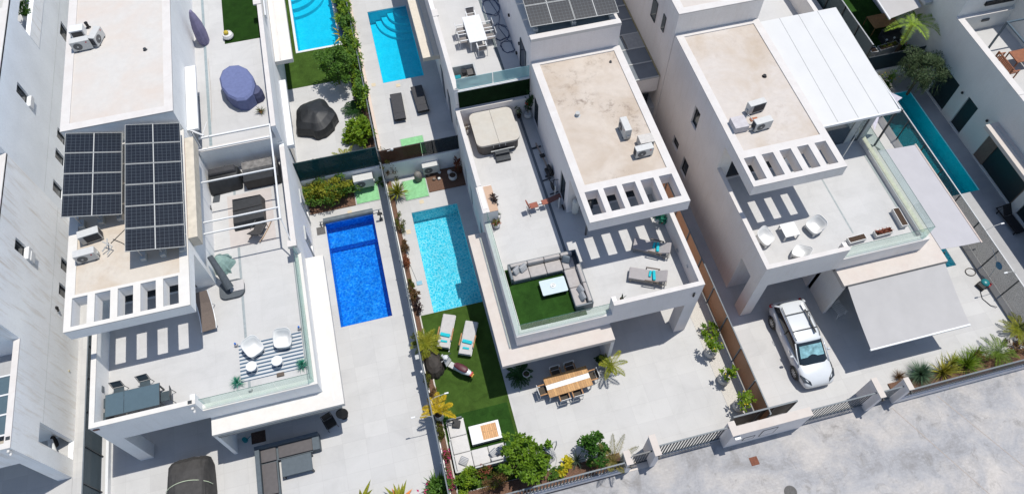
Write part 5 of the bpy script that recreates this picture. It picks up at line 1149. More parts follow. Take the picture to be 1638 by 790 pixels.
q = A(900, 300, 850, 300, TF + 0.3); potted_bush('bright green plant in white pot under the pergola edge', q, 0.17, 0.3, (0.3, 0.3, 0.25), 130, 0.2, 0.07, G_TEAL, 4, POTW, 'round')
q = A(900, 300, 905, 275, TF + 0.4); potted_bush('teal leafed plant against right parapet of middle terrace', (q.x, q.y, TF), 0.15, 0.26, (0.28, 0.28, 0.25), 110, 0.2, 0.07, G_TEAL, 9, TERRA)
for i, (x, y) in enumerate(((652, 372), )):
    t = thing('wall_lamp', 'round white lamp on inner face of middle terrace parapet', 'wall lamp', (13.03, 15.9, 4.75)); m = MB(); m.lathe([(0.09, -0.03), (0.09, 0.03)], (0, 0), 14); m.xf(Matrix.Rotation(R_(90), 4, 'Y')); m.build('lamp', POTW, t)
t = thing('spotlight', 'black twin spotlight on the front face of middle terrace', 'spotlight', (12.85, 14.40, 4.55)); m = MB(); m.cyl((0, -0.03), 0.05, -0.16, -0.02, 10); m.build('lamp', BLACK, t); m = MB(); m.cyl((0, -0.03), 0.05, 0.02, 0.16, 10); m.build('lamp', BLACK, t)
# glass-topped side stool near the sofa corner
# ---- roof of the middle villa
RZ = 7.90
def on_roof(ox, oy, x, y, z=RZ, s=5.645): return at(x, y, z, (ox, oy), s)
q = at(440, 440, RZ, (940, 160), 7.18); ac_unit('air conditioner on the stained roof facing left', (q.x + 0.02, q.y + 0.35, RZ), R_(-90), 0.92, 0.36, 0.75)
q = at(645, 660, RZ, (940, 160), 7.18); ac_unit('air conditioner on the stained roof facing the street', (q.x, q.y + 0.18, RZ), R_(2), 0.92, 0.36, 0.62)
q = at(665, 470, RZ + 0.3, (940, 160), 7.18); t = thing('service_box', 'white pipe duct box behind the stained roof air conditioners', 'service box', (q.x, q.y, RZ), 0); m = MB(); m.box(-0.36, 0.36, -0.28, 0.28, 0.0, 0.5); m.build('box', plain('cream service box', (0.60, 0.57, 0.53), 0.7), t); m = MB(); m.box(-0.3, 0.3, -0.286, -0.281, 0.05, 0.42); m.build('opening', BLACK, t)
pipes('lagged pipes between the two stained roof air conditioners', [[(q.x - 0.5, q.y - 0.35, RZ + 0.15), (q.x - 0.3, q.y - 0.2, RZ + 0.3), (q.x - 0.38, q.y + 0.02, RZ + 0.35)], [(q.x - 0.6, q.y - 0.3, RZ + 0.12), (q.x - 0.35, q.y - 0.32, RZ + 0.25), (q.x - 0.32, q.y - 0.1, RZ + 0.2)]], 0.03, LGREY)
def vent(label, p, r=0.07, h=0.14, mat=None):
    t = thing('roof_vent', label, 'roof vent', p); m = MB(); m.lathe([(r * 1.7, 0), (r, 0.03), (r, h), (r * 0.6, h)], (0, 0), 12); m.build('pipe', mat or LGREY, t); m = MB(); m.cyl((0, 0), r * 1.2, h + 0.005, h + 0.05, 12); m.build('cap', mat or LGREY, t)
vent('small grey mushroom vent among the dark roof stains', on_roof(820, 100, 585, 480), 0.10, 0.16)
vent('small dark vent near the back edge of the stained roof', on_roof(820, 0, 458, 292, RZ, 2.927), 0.05, 0.04, DARK)

# ================================================================ MIDDLE VILLA, ground
# dining set
q0 = at(205, 315, 0.75, (840, 560), 7.056); q1 = at(690, 170, 0.75, (840, 560), 7.056); q2 = at(765, 400, 0.75, (840, 560), 7.056); q3 = at(272, 527, 0.75, (840, 560), 7.056)
cen = (q0 + q1 + q2 + q3) / 4; W_ = ((q1 - q0).length + (q2 - q3).length) / 2; D_ = ((q3 - q0).length + (q2 - q1).length) / 2; rz = math.atan2((q1 - q0).y, (q1 - q0).x)
t = thing('dining_table', 'long teak dining table with white centre strip', 'dining table', (cen.x, cen.y, 0), rz)
PT = planks('teak cross slats', (0.50, 0.275, 0.095), (0.36, 0.185, 0.06), (0.16, 0.085, 0.04), 0.125, 1, 5)
for a_, b_ in ((-D_ / 2, -0.14), (0.14, D_ / 2)): m = MB(); m.box(-W_ / 2, W_ / 2, a_, b_, 0.715, 0.75); m.build('teak_leaf', PT, t)
m = MB(); m.box(-W_ / 2 + 0.01, W_ / 2 - 0.01, -0.135, 0.135, 0.715, 0.748); m.build('centre_strip', WHITE, t); legs(t, W_, D_, 0.714, WHITE, 0.03, 0.06)
mr = Matrix.Rotation(rz, 3, 'Z')
def dp(x, y): v = mr @ Vector((x, y, 0)); return (cen.x + v.x, cen.y + v.y, 0)
SEATD = plain('dark mesh seat', (0.07, 0.055, 0.04), 0.8)
G6 = 'white framed chairs round the teak table'
ch = dining_chair('white framed chair at the left end of the teak table', dp(-W_ / 2 - 0.15, 0), rz + R_(90), G6, WHITE, SEATD, True, TEAKP)
for x, y, a, lab in ((W_ / 2 + 0.15, 0, -90, 'white framed chair at the right end of the teak table'), (-0.42, D_ / 2 + 0.12, 0, 'shaded chair left of two behind the teak table'), (0.38, D_ / 2 + 0.12, 0, 'shaded chair right of two behind the teak table'), (-0.42, -D_ / 2 - 0.05, 180, 'chair left of two before the teak table'), (0.30, -D_ / 2 - 0.05, 180, 'chair right of two before the teak table')):
    dup(ch, dp(x, y), rz + R_(a), lab)
# corner sofa and table on the lawn
q = A(670, 620, 600, 400, 0.42); t = thing('coffee_table', 'white low table with inset teak slats on the lawn', 'coffee table', (q.x, q.y, 0.03), R_(0))
m = MB(); holed(m, 'z', -0.78, 0.78, -0.48, 0.48, 0.36, 0.42, [(-0.18, 0.62, -0.38, 0.38)]); m.build('tabletop', WHITE, t); m = MB(); m.box(-0.18, 0.62, -0.38, 0.38, 0.37, 0.415); m.build('teak_inlay', planks('teak inlay slats', (0.60, 0.33, 0.14), (0.50, 0.26, 0.10), (0.12, 0.06, 0.03), 0.10, 0, 3), t)
for x in (-0.77, 0.73): m = MB(); m.box(x, x + 0.04, -0.46, 0.46, 0, 0.358); m.build('side_panel', WHITE, t)
m = MB(); m.box(-0.73, 0.73, -0.45, 0.45, 0.02, 0.06); m.build('shelf', LGREY, t)
p0 = A(670, 620, 335, 740, 0.4); p1 = A(670, 620, 240, 350, 0.4); p2 = A(670, 620, 815, 640, 0.4)
t = thing('corner_sofa', 'off white corner sofa on the lawn beside the white table', 'sofa', (-0.62, 9.80, 0.03)); L1 = 2.72; L2 = 2.72; dp_ = 0.92
for b in ((0, dp_, 0.0, L2, 0.06, 0.24), (dp_, L1, 0.0, dp_, 0.06, 0.24)): m = MB(); m.box(*b); m.build('base', WHITE, t)
for a, b_ in ((dp_ + 0.02, 1.78), (1.80, 2.66)): cushion(t, 'seat_cushion', (a, b_, 0.10, dp_, 0.25, 0.42), FABW)
for a, b_ in ((0.06, 0.9), (0.92, 1.78), (1.80, 2.64)): cushion(t, 'seat_cushion', (0.06, dp_, a, b_, 0.25, 0.42), FABW)
cushion(t, 'back_cushion', (1.82, 2.64, 0.06, 0.24, 0.42, 0.66), FABW)
for b in ((0.0, L1, -0.04, 0.04, 0.06, 0.52), (-0.04, 0.04, 0.0, 1.6, 0.06, 0.46)): m = MB(); m.box(*b); m.build('frame_rail', LGREY, t)
for b in ((2.66, 2.72, 0.02, 0.9, 0.2, 0.60), (0.05, 0.85, 2.66, 2.72, 0.2, 0.58)): m = MB(); m.box(*b); m.build('armrest', MIDG, t)
pill('striped cushion alone at the corner of the lawn sofa', (-0.15, 10.25, 0.56), (R_(25), R_(8), R_(-35)))
pill('striped cushion left of two on the lawn sofa', (1.42, 10.25, 0.60), (R_(35), 0, R_(28)))
pill('striped cushion right of two on the lawn sofa', (1.78, 10.33, 0.60), (R_(40), 0, R_(20)))
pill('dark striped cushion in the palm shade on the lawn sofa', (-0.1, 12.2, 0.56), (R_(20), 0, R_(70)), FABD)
# garden loungers
def gl_(lab, f, h):
    a = at(f[0], f[1], 0.34, (640, 480), 7.056); b = at(h[0], h[1], 0.34, (640, 480), 7.056); d = b - a; c = (a + b) / 2
    return lounger(lab, (c.x, c.y, 0.03), math.atan2(-d.x, d.y), 'white loungers on the lawn', WHITE, FABL, back=4, arm=TEAKP, L=2.0, w=0.72, h=0.30), c, math.atan2(-d.x, d.y)
for lab, f, h, w in (('lawn lounger left of two, partly under palm leaves', (560, 160), (482, 545), 'left'), ('lawn lounger right of two beside the shade edge', (812, 235), (728, 625), 'right')):
    l, c, r = gl_(lab, f, h)
    for k in range(3): pass
    mm = Matrix.Rotation(r, 3, 'Z'); v = mm @ Vector((0, 0.28, 0)); loose('towel_roll', 'large turquoise towel on the %s lawn lounger' % w, 'towel', (c.x + v.x, c.y + v.y, 0.49), (0, 0, r - R_(5)), (0.55, 0.2, 0.09), TURQ, None, 0.03)
    v = mm @ Vector((0.0, 0.66, 0)); loose('small_towel', 'small turquoise towel on the %s lawn lounger' % w, 'towel', (c.x + v.x, c.y + v.y, 0.48), (0, 0, r), (0.36, 0.12, 0.06), TURQ, None, 0.02)
# scooter
a = at(150, 110, 0.6, (690, 560), 9.88); b = at(640, 400, 0.45, (690, 560), 9.88); d = a - b; rz = math.atan2(-d.x, d.y); c = (a + b) / 2
t = thing('motor_scooter', 'white motor scooter with maroon seat leaning on the lawn', 'scooter', (c.x, c.y, 0.03), rz)
WS = plain('white scooter paint', (0.72, 0.74, 0.75), 0.3, 0, 0.03)
def station(m, S, n=14):
    vs = []; fs = []
    for (y, z, w, h) in S:
        for i in range(n): a_ = 2 * math.pi * i / n; vs.append((w * math.cos(a_), y, z + h * math.sin(a_)))
    for k in range(len(S) - 1):
        for i in range(n): j = (i + 1) % n; fs.append((k * n + i, k * n + j, (k + 1) * n + j, (k + 1) * n + i))
    fs += [tuple(range(n)), tuple(range(len(S) * n - 1, (len(S) - 1) * n - 1, -1))]
    return m.add(vs, fs)
m = MB(); station(m, [(-0.95, 0.62, 0.06, 0.05), (-0.85, 0.60, 0.15, 0.12), (-0.5, 0.56, 0.22, 0.2), (-0.1, 0.50, 0.22, 0.2), (0.12, 0.40, 0.15, 0.14)]); m.build('rear_body', WS, t, smooth=True)
m = MB(); m.box(-0.17, 0.17, 0.0, 0.45, 0.24, 0.32); m.build('floorboard', LGREY, t, bevel=0.02)
m = MB(); m.slab([(-0.24, 0.46, 0.3), (0.24, 0.46, 0.3), (0.20, 0.62, 0.92), (-0.20, 0.62, 0.92)], 0.06); m.build('leg_shield', WS, t, bevel=0.03)
m = MB(); station(m, [(0.52, 0.95, 0.10, 0.06), (0.62, 0.98, 0.16, 0.09), (0.75, 0.92, 0.12, 0.09), (0.82, 0.88, 0.05, 0.05)]); m.build('front_cowl', WS, t, smooth=True)
m = MB(); station(m, [(-0.72, 0.76, 0.09, 0.04), (-0.6, 0.79, 0.18, 0.06), (-0.3, 0.79, 0.19, 0.07), (-0.02, 0.76, 0.15, 0.06), (0.1, 0.72, 0.08, 0.04)]); m.build('seat', MAROON, t, smooth=True)
m = MB(); m.tube([(-0.34, 0.5, 1.02), (-0.12, 0.58, 1.0), (0.12, 0.58, 1.0), (0.34, 0.5, 1.02)], 0.02); m.build('handlebar', DARK, t)
for sx in (-1, 1): m = MB(); m.ellip((sx * 0.34, 0.62, 1.12), (0.06, 0.03, 0.04)); m.build('mirror', LGREY, t)
for y in (-0.72, 0.78): m = MB(); m.lathe([(0.10, -0.05), (0.22, -0.05), (0.24, 0), (0.22, 0.05), (0.10, 0.05)], (0, 0), 20); m.xf(Matrix.Translation((0, y, 0.24)) @ Matrix.Rotation(R_(90), 4, 'Y')); m.build('wheel', RUBBER, t)
m = MB(); m.box(-0.13, 0.13, -1.0, -0.93, 0.60, 0.68); m.build('tail_light', REDP, t); m = MB(); m.box(-0.10, 0.10, -1.07, -1.0, 0.44, 0.56); m.build('number_plate', plain('amber reflector', (0.55, 0.28, 0.02), 0.5), t)
m = MB(); m.ellip((0, 0.86, 0.95), (0.09, 0.05, 0.08)); m.build('headlight', LGREY, t)
q = at(378, 700, 0.3, (640, 480), 7.056); covered('covered_heap', 'low dark brown tarpaulin heap beside the scooter', 'covered heap', (q.x, q.y - 0.1, 0.03), [(0.62, 0.0), (0.60, 0.25), (0.50, 0.52), (0.3, 0.66)], plain('dark brown tarpaulin', (0.045, 0.038, 0.033), 0.75, 0, 0.35, 4), amp=0.10, sx=0.85, sy=1.3, seed=3)
q = at(300, 540, 0.3, (640, 480), 7.056); palm('potted_palm', 'fine leafed palm in round white pot beside lawn loungers', (q.x, q.y + 0.1, 0.0), 0.25, 22, 0.95, 0.55, 0.5, 0.22, G_YG, 5, (0.36, 0.5, POTW, 'round'), 'potted palm', 0.05)
q = A(670, 620, 230, 270, 0.3); palm('potted_palm', 'yellow palm in tall white urn behind the lawn sofa', (q.x - 0.25, q.y + 0.1, 0.03), 0.55, 7, 1.0, 0.45, 0.4, 0.26, G_YEL, 8, (0.26, 0.8, POTW, 'round'), 'potted palm', 0.05, a0=-0.5, span=4.6, n=24)
# hanging egg chair
q = A(740, 650, 740, 480, 0.0); t = thing('hanging_egg_chair', 'white woven hanging egg chair on a curved stand', 'egg chair', (q.x - 0.1, q.y - 0.1, 0.0), R_(-60))
m = MB(); n = 18
for k in range(n):
    a_ = math.pi * (0.12 + 0.76 * k / (n - 1)); pts = []
    for j in range(15):
        b2 = math.pi * (0.02 + 0.96 * j / 14) ; pts.append((0.52 * math.sin(b2) * math.cos(a_), 0.10 + 0.50 * math.sin(b2) * math.sin(a_), 1.05 - 0.72 * math.cos(b2)))
    m.tube(pts, 0.010, 4)
for j in range(1, 14):
    b2 = math.pi * (0.02 + 0.96 * j / 14); m.tube([(0.52 * math.sin(b2) * math.cos(math.pi * (0.1 + 0.8 * k / 12)), 0.10 + 0.50 * math.sin(b2) * math.sin(math.pi * (0.1 + 0.8 * k / 12)), 1.05 - 0.72 * math.cos(b2)) for k in range(13)], 0.010, 4)
m.build('woven_shell', plain('white woven rope', (0.62, 0.62, 0.62), 0.7), t)
m = MB(); m.ellip((0, 0.15, 0.62), (0.42, 0.36, 0.14), 16, 8); m.build('seat_cushion', FABW, t, smooth=True); m = MB(); m.ellip((0, 0.45, 1.1), (0.38, 0.12, 0.4), 16, 8); m.build('back_cushion', FABW, t, smooth=True)
m = MB(); m.tube([(0, 0.1, 1.78), (0, 0.2, 2.0), (0, 0.55, 2.1), (0, 0.85, 1.7), (0, 0.9, 0.9), (0, 0.75, 0.05)], 0.03); m.build('stand_arm', LGREY, t)
m = MB(); m.tube([(0.55 * math.cos(k * math.pi / 10), 0.2 + 0.55 * math.sin(k * math.pi / 10), 0.03) for k in range(21)], 0.025); m.build('stand_ring', LGREY, t)
# plants by the slab corner
q = at(20, 290, 0.25, (840, 560), 7.056); palm('cycad', 'dark cycad under the corner of the middle canopy', (q.x - 0.4, q.y + 0.15, 0), 0.35, 20, 0.85, 0.35, 0.45, 0.20, G_DARK, 12, None, 'cycad', 0.1)
t = thing('garden_urn', 'white urn standing right of the dark cycad', 'urn', (q.x - 0.02, q.y + 0.05, 0)); pot(t, 0.22, 0.5, POTW, 'round')
q = at(955, 260, 0.1, (840, 560), 7.056); palm('potted_palm', 'yellow green palm in white pot by the thin wing wall', (q.x, q.y + 0.1, 0), 0.55, 8, 0.95, 0.65, 0.5, 0.24, G_YG, 21, (0.26, 0.42, POTW, 'round'), 'potted palm', 0.035)
q = at(860, 130, 0.3, (840, 560), 7.056); box_planter('square box with dark hanging foliage under middle canopy', (q.x, q.y, 0), 0, 0.5, 0.5, 0.42, LGREY, None)
bush('shrub', 'dark foliage spilling from the square box under the canopy', (q.x, q.y, 0.42), (0.40, 0.38, 0.35), 300, 0.13, 0.08, G_DARK, 'shrub', 9, 4)
# lemon trees along the right border
for i, (x, y, s_, lab) in enumerate(((165, 125, 1.0, 'potted citrus with pale bark chips, farthest of three along the fence'), (228, 250, 0.9, 'potted citrus with white chips, middle of three along the fence'), (300, 375, 1.05, 'potted citrus nearest the sliding gate'))):
    q = B_(1080, 520, x, y, 0.3); t = potted_bush(lab, (q.x, q.y, 0), 0.34, 0.52, (0.44 * s_, 0.44 * s_, 0.42 * s_), 260, 0.16, 0.085, G_LIME, 40 + i, plain('off white barrel pot', (0.62, 0.60, 0.56), 0.7), 'round', 1.28, clumps=10, group='potted citrus trees by the brown fence', lemons=3)
    m = MB(); m.cyl((0, 0), 0.25, 0.485, 0.515, 14); m.build('bark_chips', GRAVEL, t)
q = B_(1080, 520, 150, 30, 0.3); bush('shrub', 'yellow green shrub beside the brown fence below the parapet corner', (q.x + 0.1, q.y, 0), (0.42, 0.6, 0.4), 380, 0.17, 0.07, G_LIME, 'shrub', 10, 51)
# front planting of the middle yard
q = A(740, 650, 590, 560, 0.6); tree('lemon_tree', 'bright green lemon tree overhanging the street fence', (q.x - 0.05, q.y + 0.25, 0), (1.3, 1.05, 0.95), 1.5, 2900, 0.19, 0.095, leafy('lemon tree leaves', (0.06, 0.13, 0.012), (0.17, 0.29, 0.02), (0.27, 0.38, 0.04)), 61, 20, 0.06, shoots=11)
q = A(740, 650, 60, 640, 0.4); bush('shrub', 'lime green round shrub below the corner of the lawn sofa', (q.x, q.y, 0), (0.75, 0.62, 0.6), 1300, 0.13, 0.075, G_LIME, 'shrub', 16, 62)
q = A(740, 650, 300, 650, 0.3); bush('shrub', 'dry brownish shrub between lime shrub and lemon tree', (q.x, q.y - 0.1, 0), (0.75, 0.4, 0.42), 900, 0.10, 0.03, G_DRY, 'shrub', 12, 63, mat2=G_OLIV, n2=350)
q = A(740, 650, 200, 610, 0.3); bush('shrub', 'small shrub with orange pink tips behind the dry shrub', (q.x, q.y + 0.1, 0), (0.5, 0.3, 0.3), 420, 0.09, 0.045, G_OLIV, 'shrub', 9, 64, mat2=G_RED, n2=120)
q = A(740, 650, 420, 560, 0.3); bush('shrub', 'green undergrowth between the lawn sofa and the lemon tree', (q.x, q.y - 0.1, 0), (0.6, 0.45, 0.4), 700, 0.11, 0.05, G_OLIV, 'shrub', 11, 66)
q = A(740, 650, 850, 600, 0.2); bush('shrub', 'low dark green shrub between lemon tree and yellow leaved plants', (q.x, q.y - 0.1, 0), (0.55, 0.35, 0.3), 500, 0.11, 0.05, G_MID, 'shrub', 9, 67)
for i, (x, y, lab) in enumerate(((945, 500, 'yellow leaved plant upper of two beside the egg chair'), (905, 575, 'yellow leaved plant lower of two beside the egg chair'))):
    q = A(740, 650, x, y, 0.25); bush('shrub', lab, (q.x, q.y, 0), (0.26, 0.26, 0.24), 130, 0.22, 0.14, leafy('yellow variegated leaves', (0.40, 0.36, 0.02), (0.62, 0.55, 0.04)), 'shrub', 7, 70 + i)
q = at(300, 600, 0.3, (880, 650), 7.056); spiky('yucca', 'green rosette yucca left of the dark rounded bush', (q.x, q.y, 0), 60, 0.62, 0.045, G_GREY, 7, (5, 88), 0.1, None, 'yucca', 0.15)
q = at(470, 500, 0.6, (880, 650), 7.056); bush('large_bush', 'tall dark green bush by the short pillar', (q.x + 0.05, q.y, 0), (0.85, 0.75, 1.0), 1900, 0.16, 0.09, leafy('glossy dark leaves', (0.025, 0.075, 0.01), (0.07, 0.18, 0.02), (0.14, 0.28, 0.04)), 'bush', 15, 81, 1.2); 
q = at(545, 300, 1.0, (880, 650), 7.056)
q = at(530, 590, 0.3, (880, 650), 7.056); bush('shrub', 'orange brown dry shrub before the dark green bush', (q.x, q.y - 0.05, 0), (0.4, 0.35, 0.3), 320, 0.13, 0.03, G_DRY, 'shrub', 8, 82)
q = at(700, 640, 0.2, (880, 650), 7.056); palm('palm', 'sparse upright palm by the garden gate', (q.x, q.y, 0), 0.5, 8, 1.1, 1.5, 0.15, 0.26, leafy('thin straw green leaflets', (0.10, 0.12, 0.03), (0.26, 0.22, 0.07), (0.40, 0.28, 0.12)), 17, None, 'palm', 0.05)
# fence bed plants of the middle yard
q = A(560, 200, 430, 620, 0.3); spiky('yucca', 'yellow green spiky yucca beside the green hatch', (q.x, q.y, 0), 90, 0.95, 0.07, G_YG, 31, (5, 80), 0.12, None, 'yucca', 0.35, G_GREY, 25)
q = A(560, 200, 370, 400, 1.0); bush('climber', 'rusty olive climber with purple bloom on the corner wall', (q.x, q.y + 0.3, 0), (0.75, 0.65, 1.0), 1700, 0.085, 0.035, G_DRY, 'climbing plant', 16, 92, 1.1, mat2=G_OLIV, n2=1100)
for i, (x, y, r, mt, lab, cl) in enumerate(((235, 290, (0.28, 0.7, 0.35), G_OLIV, 'low olive shrub in the fence bed beside the yucca', 8), (255, 400, (0.22, 0.6, 0.4), G_DRY, 'rust brown shrub in the fence bed, far one', 8), (265, 480, (0.2, 0.55, 0.4), leafy('rust red foliage', (0.16, 0.05, 0.03), (0.30, 0.11, 0.05)), 'rust red shrub in the middle of the fence bed', 8), (285, 590, (0.2, 0.6, 0.35), G_OLIV, 'green shrub in the fence bed by the pool net', 8), (300, 640, (0.28, 0.45, 0.5), G_DRY, 'dark brown shrub in the fence bed at the pool corner', 8), (325, 680, (0.3, 0.4, 0.55), leafy('purple brown foliage', (0.03, 0.025, 0.02), (0.09, 0.05, 0.05)), 'purple brown succulent clump at the pool corner', 9))):
    q = B_(560, 260, x, y, 0.25); bush('shrub', lab, (q.x + 0.05, q.y, 0.05), r, 480, 0.10, 0.04, mt, 'shrub', cl, 100 + i)
for i, (x, y, lab) in enumerate(((365, 250, 'olive shrub in the fence bed by the tarpaulin heap'), (400, 330, 'low rust shrub in the fence bed by the white urn'), (430, 500, 'flowering shrub in fence bed left of the sofa'), (455, 620, 'pink bloom shrub in fence bed near the street'), (470, 720, 'magenta bloom shrub at the street end of fence bed'))):
    q = B_(560, 520, x, y, 0.2); bush('shrub', lab, (q.x - 0.05, q.y, 0.05), (0.22, 0.55, 0.28), 380, 0.09, 0.04, G_DRY if i % 2 else G_OLIV, 'shrub', 8, 110 + i, mat2=(PINKF if i > 2 else None), n2=60)
# rocks and ornaments in bed, lamps on fence
for i, (x, y, lab) in enumerate(((310, 150, 'white square floodlight on the grey fence'), (330, 220, 'white round camera lamp on the grey fence'))):
    q = B_(560, 520, x, y, 1.7); t = thing('fence_lamp', lab, 'lamp', (-1.24, q.y, 1.68)); m = MB(); (m.box(-0.2, 0.02, -0.12, 0.12, 0, 0.04) if i == 0 else m.ellip((-0.02, 0, 0.06), (0.08, 0.08, 0.08))); m.build('lamp_head', WHITE if i else LGREY, t); m = MB(); m.box(0.03, 0.07, -0.04, 0.04, -0.1, 0.06); m.build('bracket', DARK, t)
for i, (p0_, p1_, lab) in enumerate(((((460, 335), (375, 350)), 0, 'white solar stick lamp above the yellow palm'), (((370, 432), (330, 455)), 0, 'grey arm lamp leaning out over the left yard'))):
    q = B_(560, 520, p0_[0][0], p0_[0][1], 1.9); t = thing('arm_lamp', lab, 'lamp', (-1.17, q.y, 1.9)); sg = 1 if i == 0 else -1; m = MB(); m.tube([(0, 0, 0), (sg * 0.3, 0.02, 0.35), (sg * 0.85, 0.05, 0.45)], 0.014); m.build('arm', LGREY, t); m = MB(); m.box(sg * 0.82, sg * 1.02, 0.02, 0.09, 0.43, 0.46); m.build('lamp_head', WHITE, t)
# pool side bits
q = B_(560, 260, 325, 565, 0); t = thing('leaf_net', 'light blue pool net lying left of the turquoise pool', 'pool net', (q.x, q.y, 0.02)); m = MB(); m.box(-0.16, 0.16, -0.12, 0.14, 0, 0.02); m.build('net', plain('light blue net', (0.25, 0.48, 0.60), 0.6), t); m = MB(); m.tube([(-0.1, 0.12, 0.03), (-0.35, 1.7, 0.03)], 0.014); m.build('handle', LGREY, t)
# plant room corner behind the pool
lawn_h = lambda lab, x0, x1, y0, y1, z: (lambda t: (extra(t, 'hatch', GREENP, [(x0, x1, y0, y1, z + 0.03, z + 0.07)]), extra(t, 'frame', LGREY, [(x0 - 0.05, x1 + 0.05, y0 - 0.05, y1 + 0.05, z + 0.004, z + 0.03)])))(thing('pump_hatch', lab, 'hatch', ((x0 + x1) / 2, (y0 + y1) / 2, z)))
lawn_h('green hatch on the left side of the middle heat pump', -0.15, 1.28, 26.85, 28.3, 0.0)
lawn_h('green hatch below the heat pump of the left yard', -3.12, -1.70, 27.35, 28.62, 0.0)
lawn_h('green hatch partly under net fence of the upper patio', 0.3, 1.7, 29.0, 30.4, 1.5)
q = A(560, 200, 730, 430, 0.3); ac_unit('pool heat pump with black fan behind turquoise pool', (q.x + 0.05, q.y + 0.15, 0.2), 0, 1.05, 0.40, 0.78, name='heat_pump', cat='heat pump', fanr=0.26, logo=False)
q = A(560, 200, 620, 500, 0.0); t = thing('gas_canister', 'grey round filter drum on the edge of green hatch', 'filter drum', (q.x, q.y, 0.05)); m = MB(); m.lathe([(0.2, 0), (0.24, 0.1), (0.24, 0.55), (0.16, 0.7), (0.05, 0.74)], (0, 0), 18); m.build('drum', plain('mottled grey drum', (0.22, 0.21, 0.19), 0.6, 0, 0.3, 15), t, smooth=True)
q = A(560, 200, 930, 490, 0.0); t = thing('plant_pot', 'white round pot beside the rusty panel in the corner', 'plant pot', (q.x, q.y, 0.05)); pot(t, 0.27, 0.42, POTW, 'round')
t = thing('plant_pot', 'small white lidded jar behind the white round pot', 'jar', (q.x - 0.12, q.y + 0.4, 0.05)); m = MB(); m.lathe([(0.10, 0), (0.15, 0.15), (0.14, 0.3), (0.04, 0.36)], (0, 0), 14); m.build('jar', POTW, t)
q = A(560, 200, 985, 400, 0.6); bush('dry_vine', 'rust red dry vine against the corner wall', (q.x, q.y + 0.1, 0), (0.28, 0.3, 0.75), 420, 0.12, 0.05, leafy('rust vine leaves', (0.12, 0.035, 0.02), (0.28, 0.09, 0.04)), 'vine', 9, 120, 0.8)
for i, (x, y) in enumerate(((760, 495), (808, 435), (805, 490), (710, 455))):
    q = A(560, 200, x, y, 0.05); o = MB().ellip((0, 0, 0.08), (0.11, 0.1, 0.1), 8, 6, 0.1).build('garden_stone', [plain('tan stone', (0.3, 0.24, 0.19), 0.9), WPLAS, WPLAS, plain('tan stone', (0.3, 0.24, 0.19), 0.9)][i], None); o.location = (q.x, q.y, 0.05); tag(o, ['tan stone in the dark bed before heat pump', 'white ball ornament at the heat pump right foot', 'white ball ornament in the front of dark bed', 'tan stone beside the grey drum'][i], 'stone')
# ================================================================ LEFT VILLA, terrace
# striped rug, two tub chairs, round tables, plants
m = MB(); m.box(-1.53, 1.53, -1.0, 1.0, 0, 0.012); o = m.build('rug', stripes('navy and white rug weave', (0.62, 0.63, 0.64), (0.07, 0.13, 0.20), 5.2, 'Y', 0.02, 0.56)); o.location = (-8.13, 16.58, TF + 0.002); tag(o, 'navy and white striped rug on the left terrace', 'rug')
tub_chair('white moulded chair left of two on the striped rug', (-8.85, 17.05, TF + 0.015), R_(28), 'white chairs on the striped rug', W=0.80, D=0.80)
tub_chair('white moulded chair right of two on the striped rug', (-7.42, 17.12, TF + 0.015), R_(-8), 'white chairs on the striped rug', W=0.80, D=0.80)
def round_table(label, x, y):
    t = thing('side_table', label, 'side table', (x, y, TF + 0.015), 0, 'round white tables on the striped rug'); m = MB(); m.cyl((0, 0), 0.26, 0.44, 0.47, 28); m.build('tabletop', WHITE, t)
    for k in range(3): a = k * 2.094; m = MB(); m.tube([(0.2 * math.cos(a), 0.2 * math.sin(a), 0), (0.14 * math.cos(a), 0.14 * math.sin(a), 0.44)], 0.012); m.build('leg', WHITE, t)
    m = MB(); m.tube([(0.2 * math.cos(k * .5236), 0.2 * math.sin(k * .5236), 0.02) for k in range(13)], 0.01, 4); m.build('foot_ring', WHITE, t)
round_table('round white side table left of two on the striped rug', -9.0, 16.08); round_table('round white side table right of two on the striped rug', -7.79, 16.06)
for i, (x, y, lab) in enumerate(((100, 560, 'teal spiky grass pot at the left corner of the rug'), (685, 395, 'teal spiky grass pot at the right corner of the rug'))):
    q = A(360, 510, x, y, TF + 0.35); spiky('potted_grass', lab, (q.x, q.y, TF), 85, 0.45, 0.03, G_TEAL, 3 + i, (5, 100), 0.2, (0.10, 0.2, POTW), 'potted plant')
for i, (x, y, lab) in enumerate(((100, 235, 'small lantern with blue bottle left of the rug'), (672, 85, 'small lantern with blue bottle by the glass behind the rug'), (230, 638, 'small stone lantern before the rug'), (498, 497, 'dark small box on the front edge of the rug'))):
    q = A(360, 510, x, y, TF + 0.1); t = thing('lantern', lab, 'lantern', (q.x, q.y, TF + 0.015)); m = MB(); m.cyl((0, 0), 0.09, 0, 0.18, 10, 0.08) if i < 3 else m.box(-0.17, 0.17, -0.09, 0.09, 0, 0.08); m.build('body', FABL if i < 3 else plain('dark tan box', (0.13, 0.10, 0.08), 0.7), t)
    if i < 2: m = MB(); m.cyl((0, 0), 0.045, 0.181, 0.30, 10); m.build('bottle', BLUEP, t)
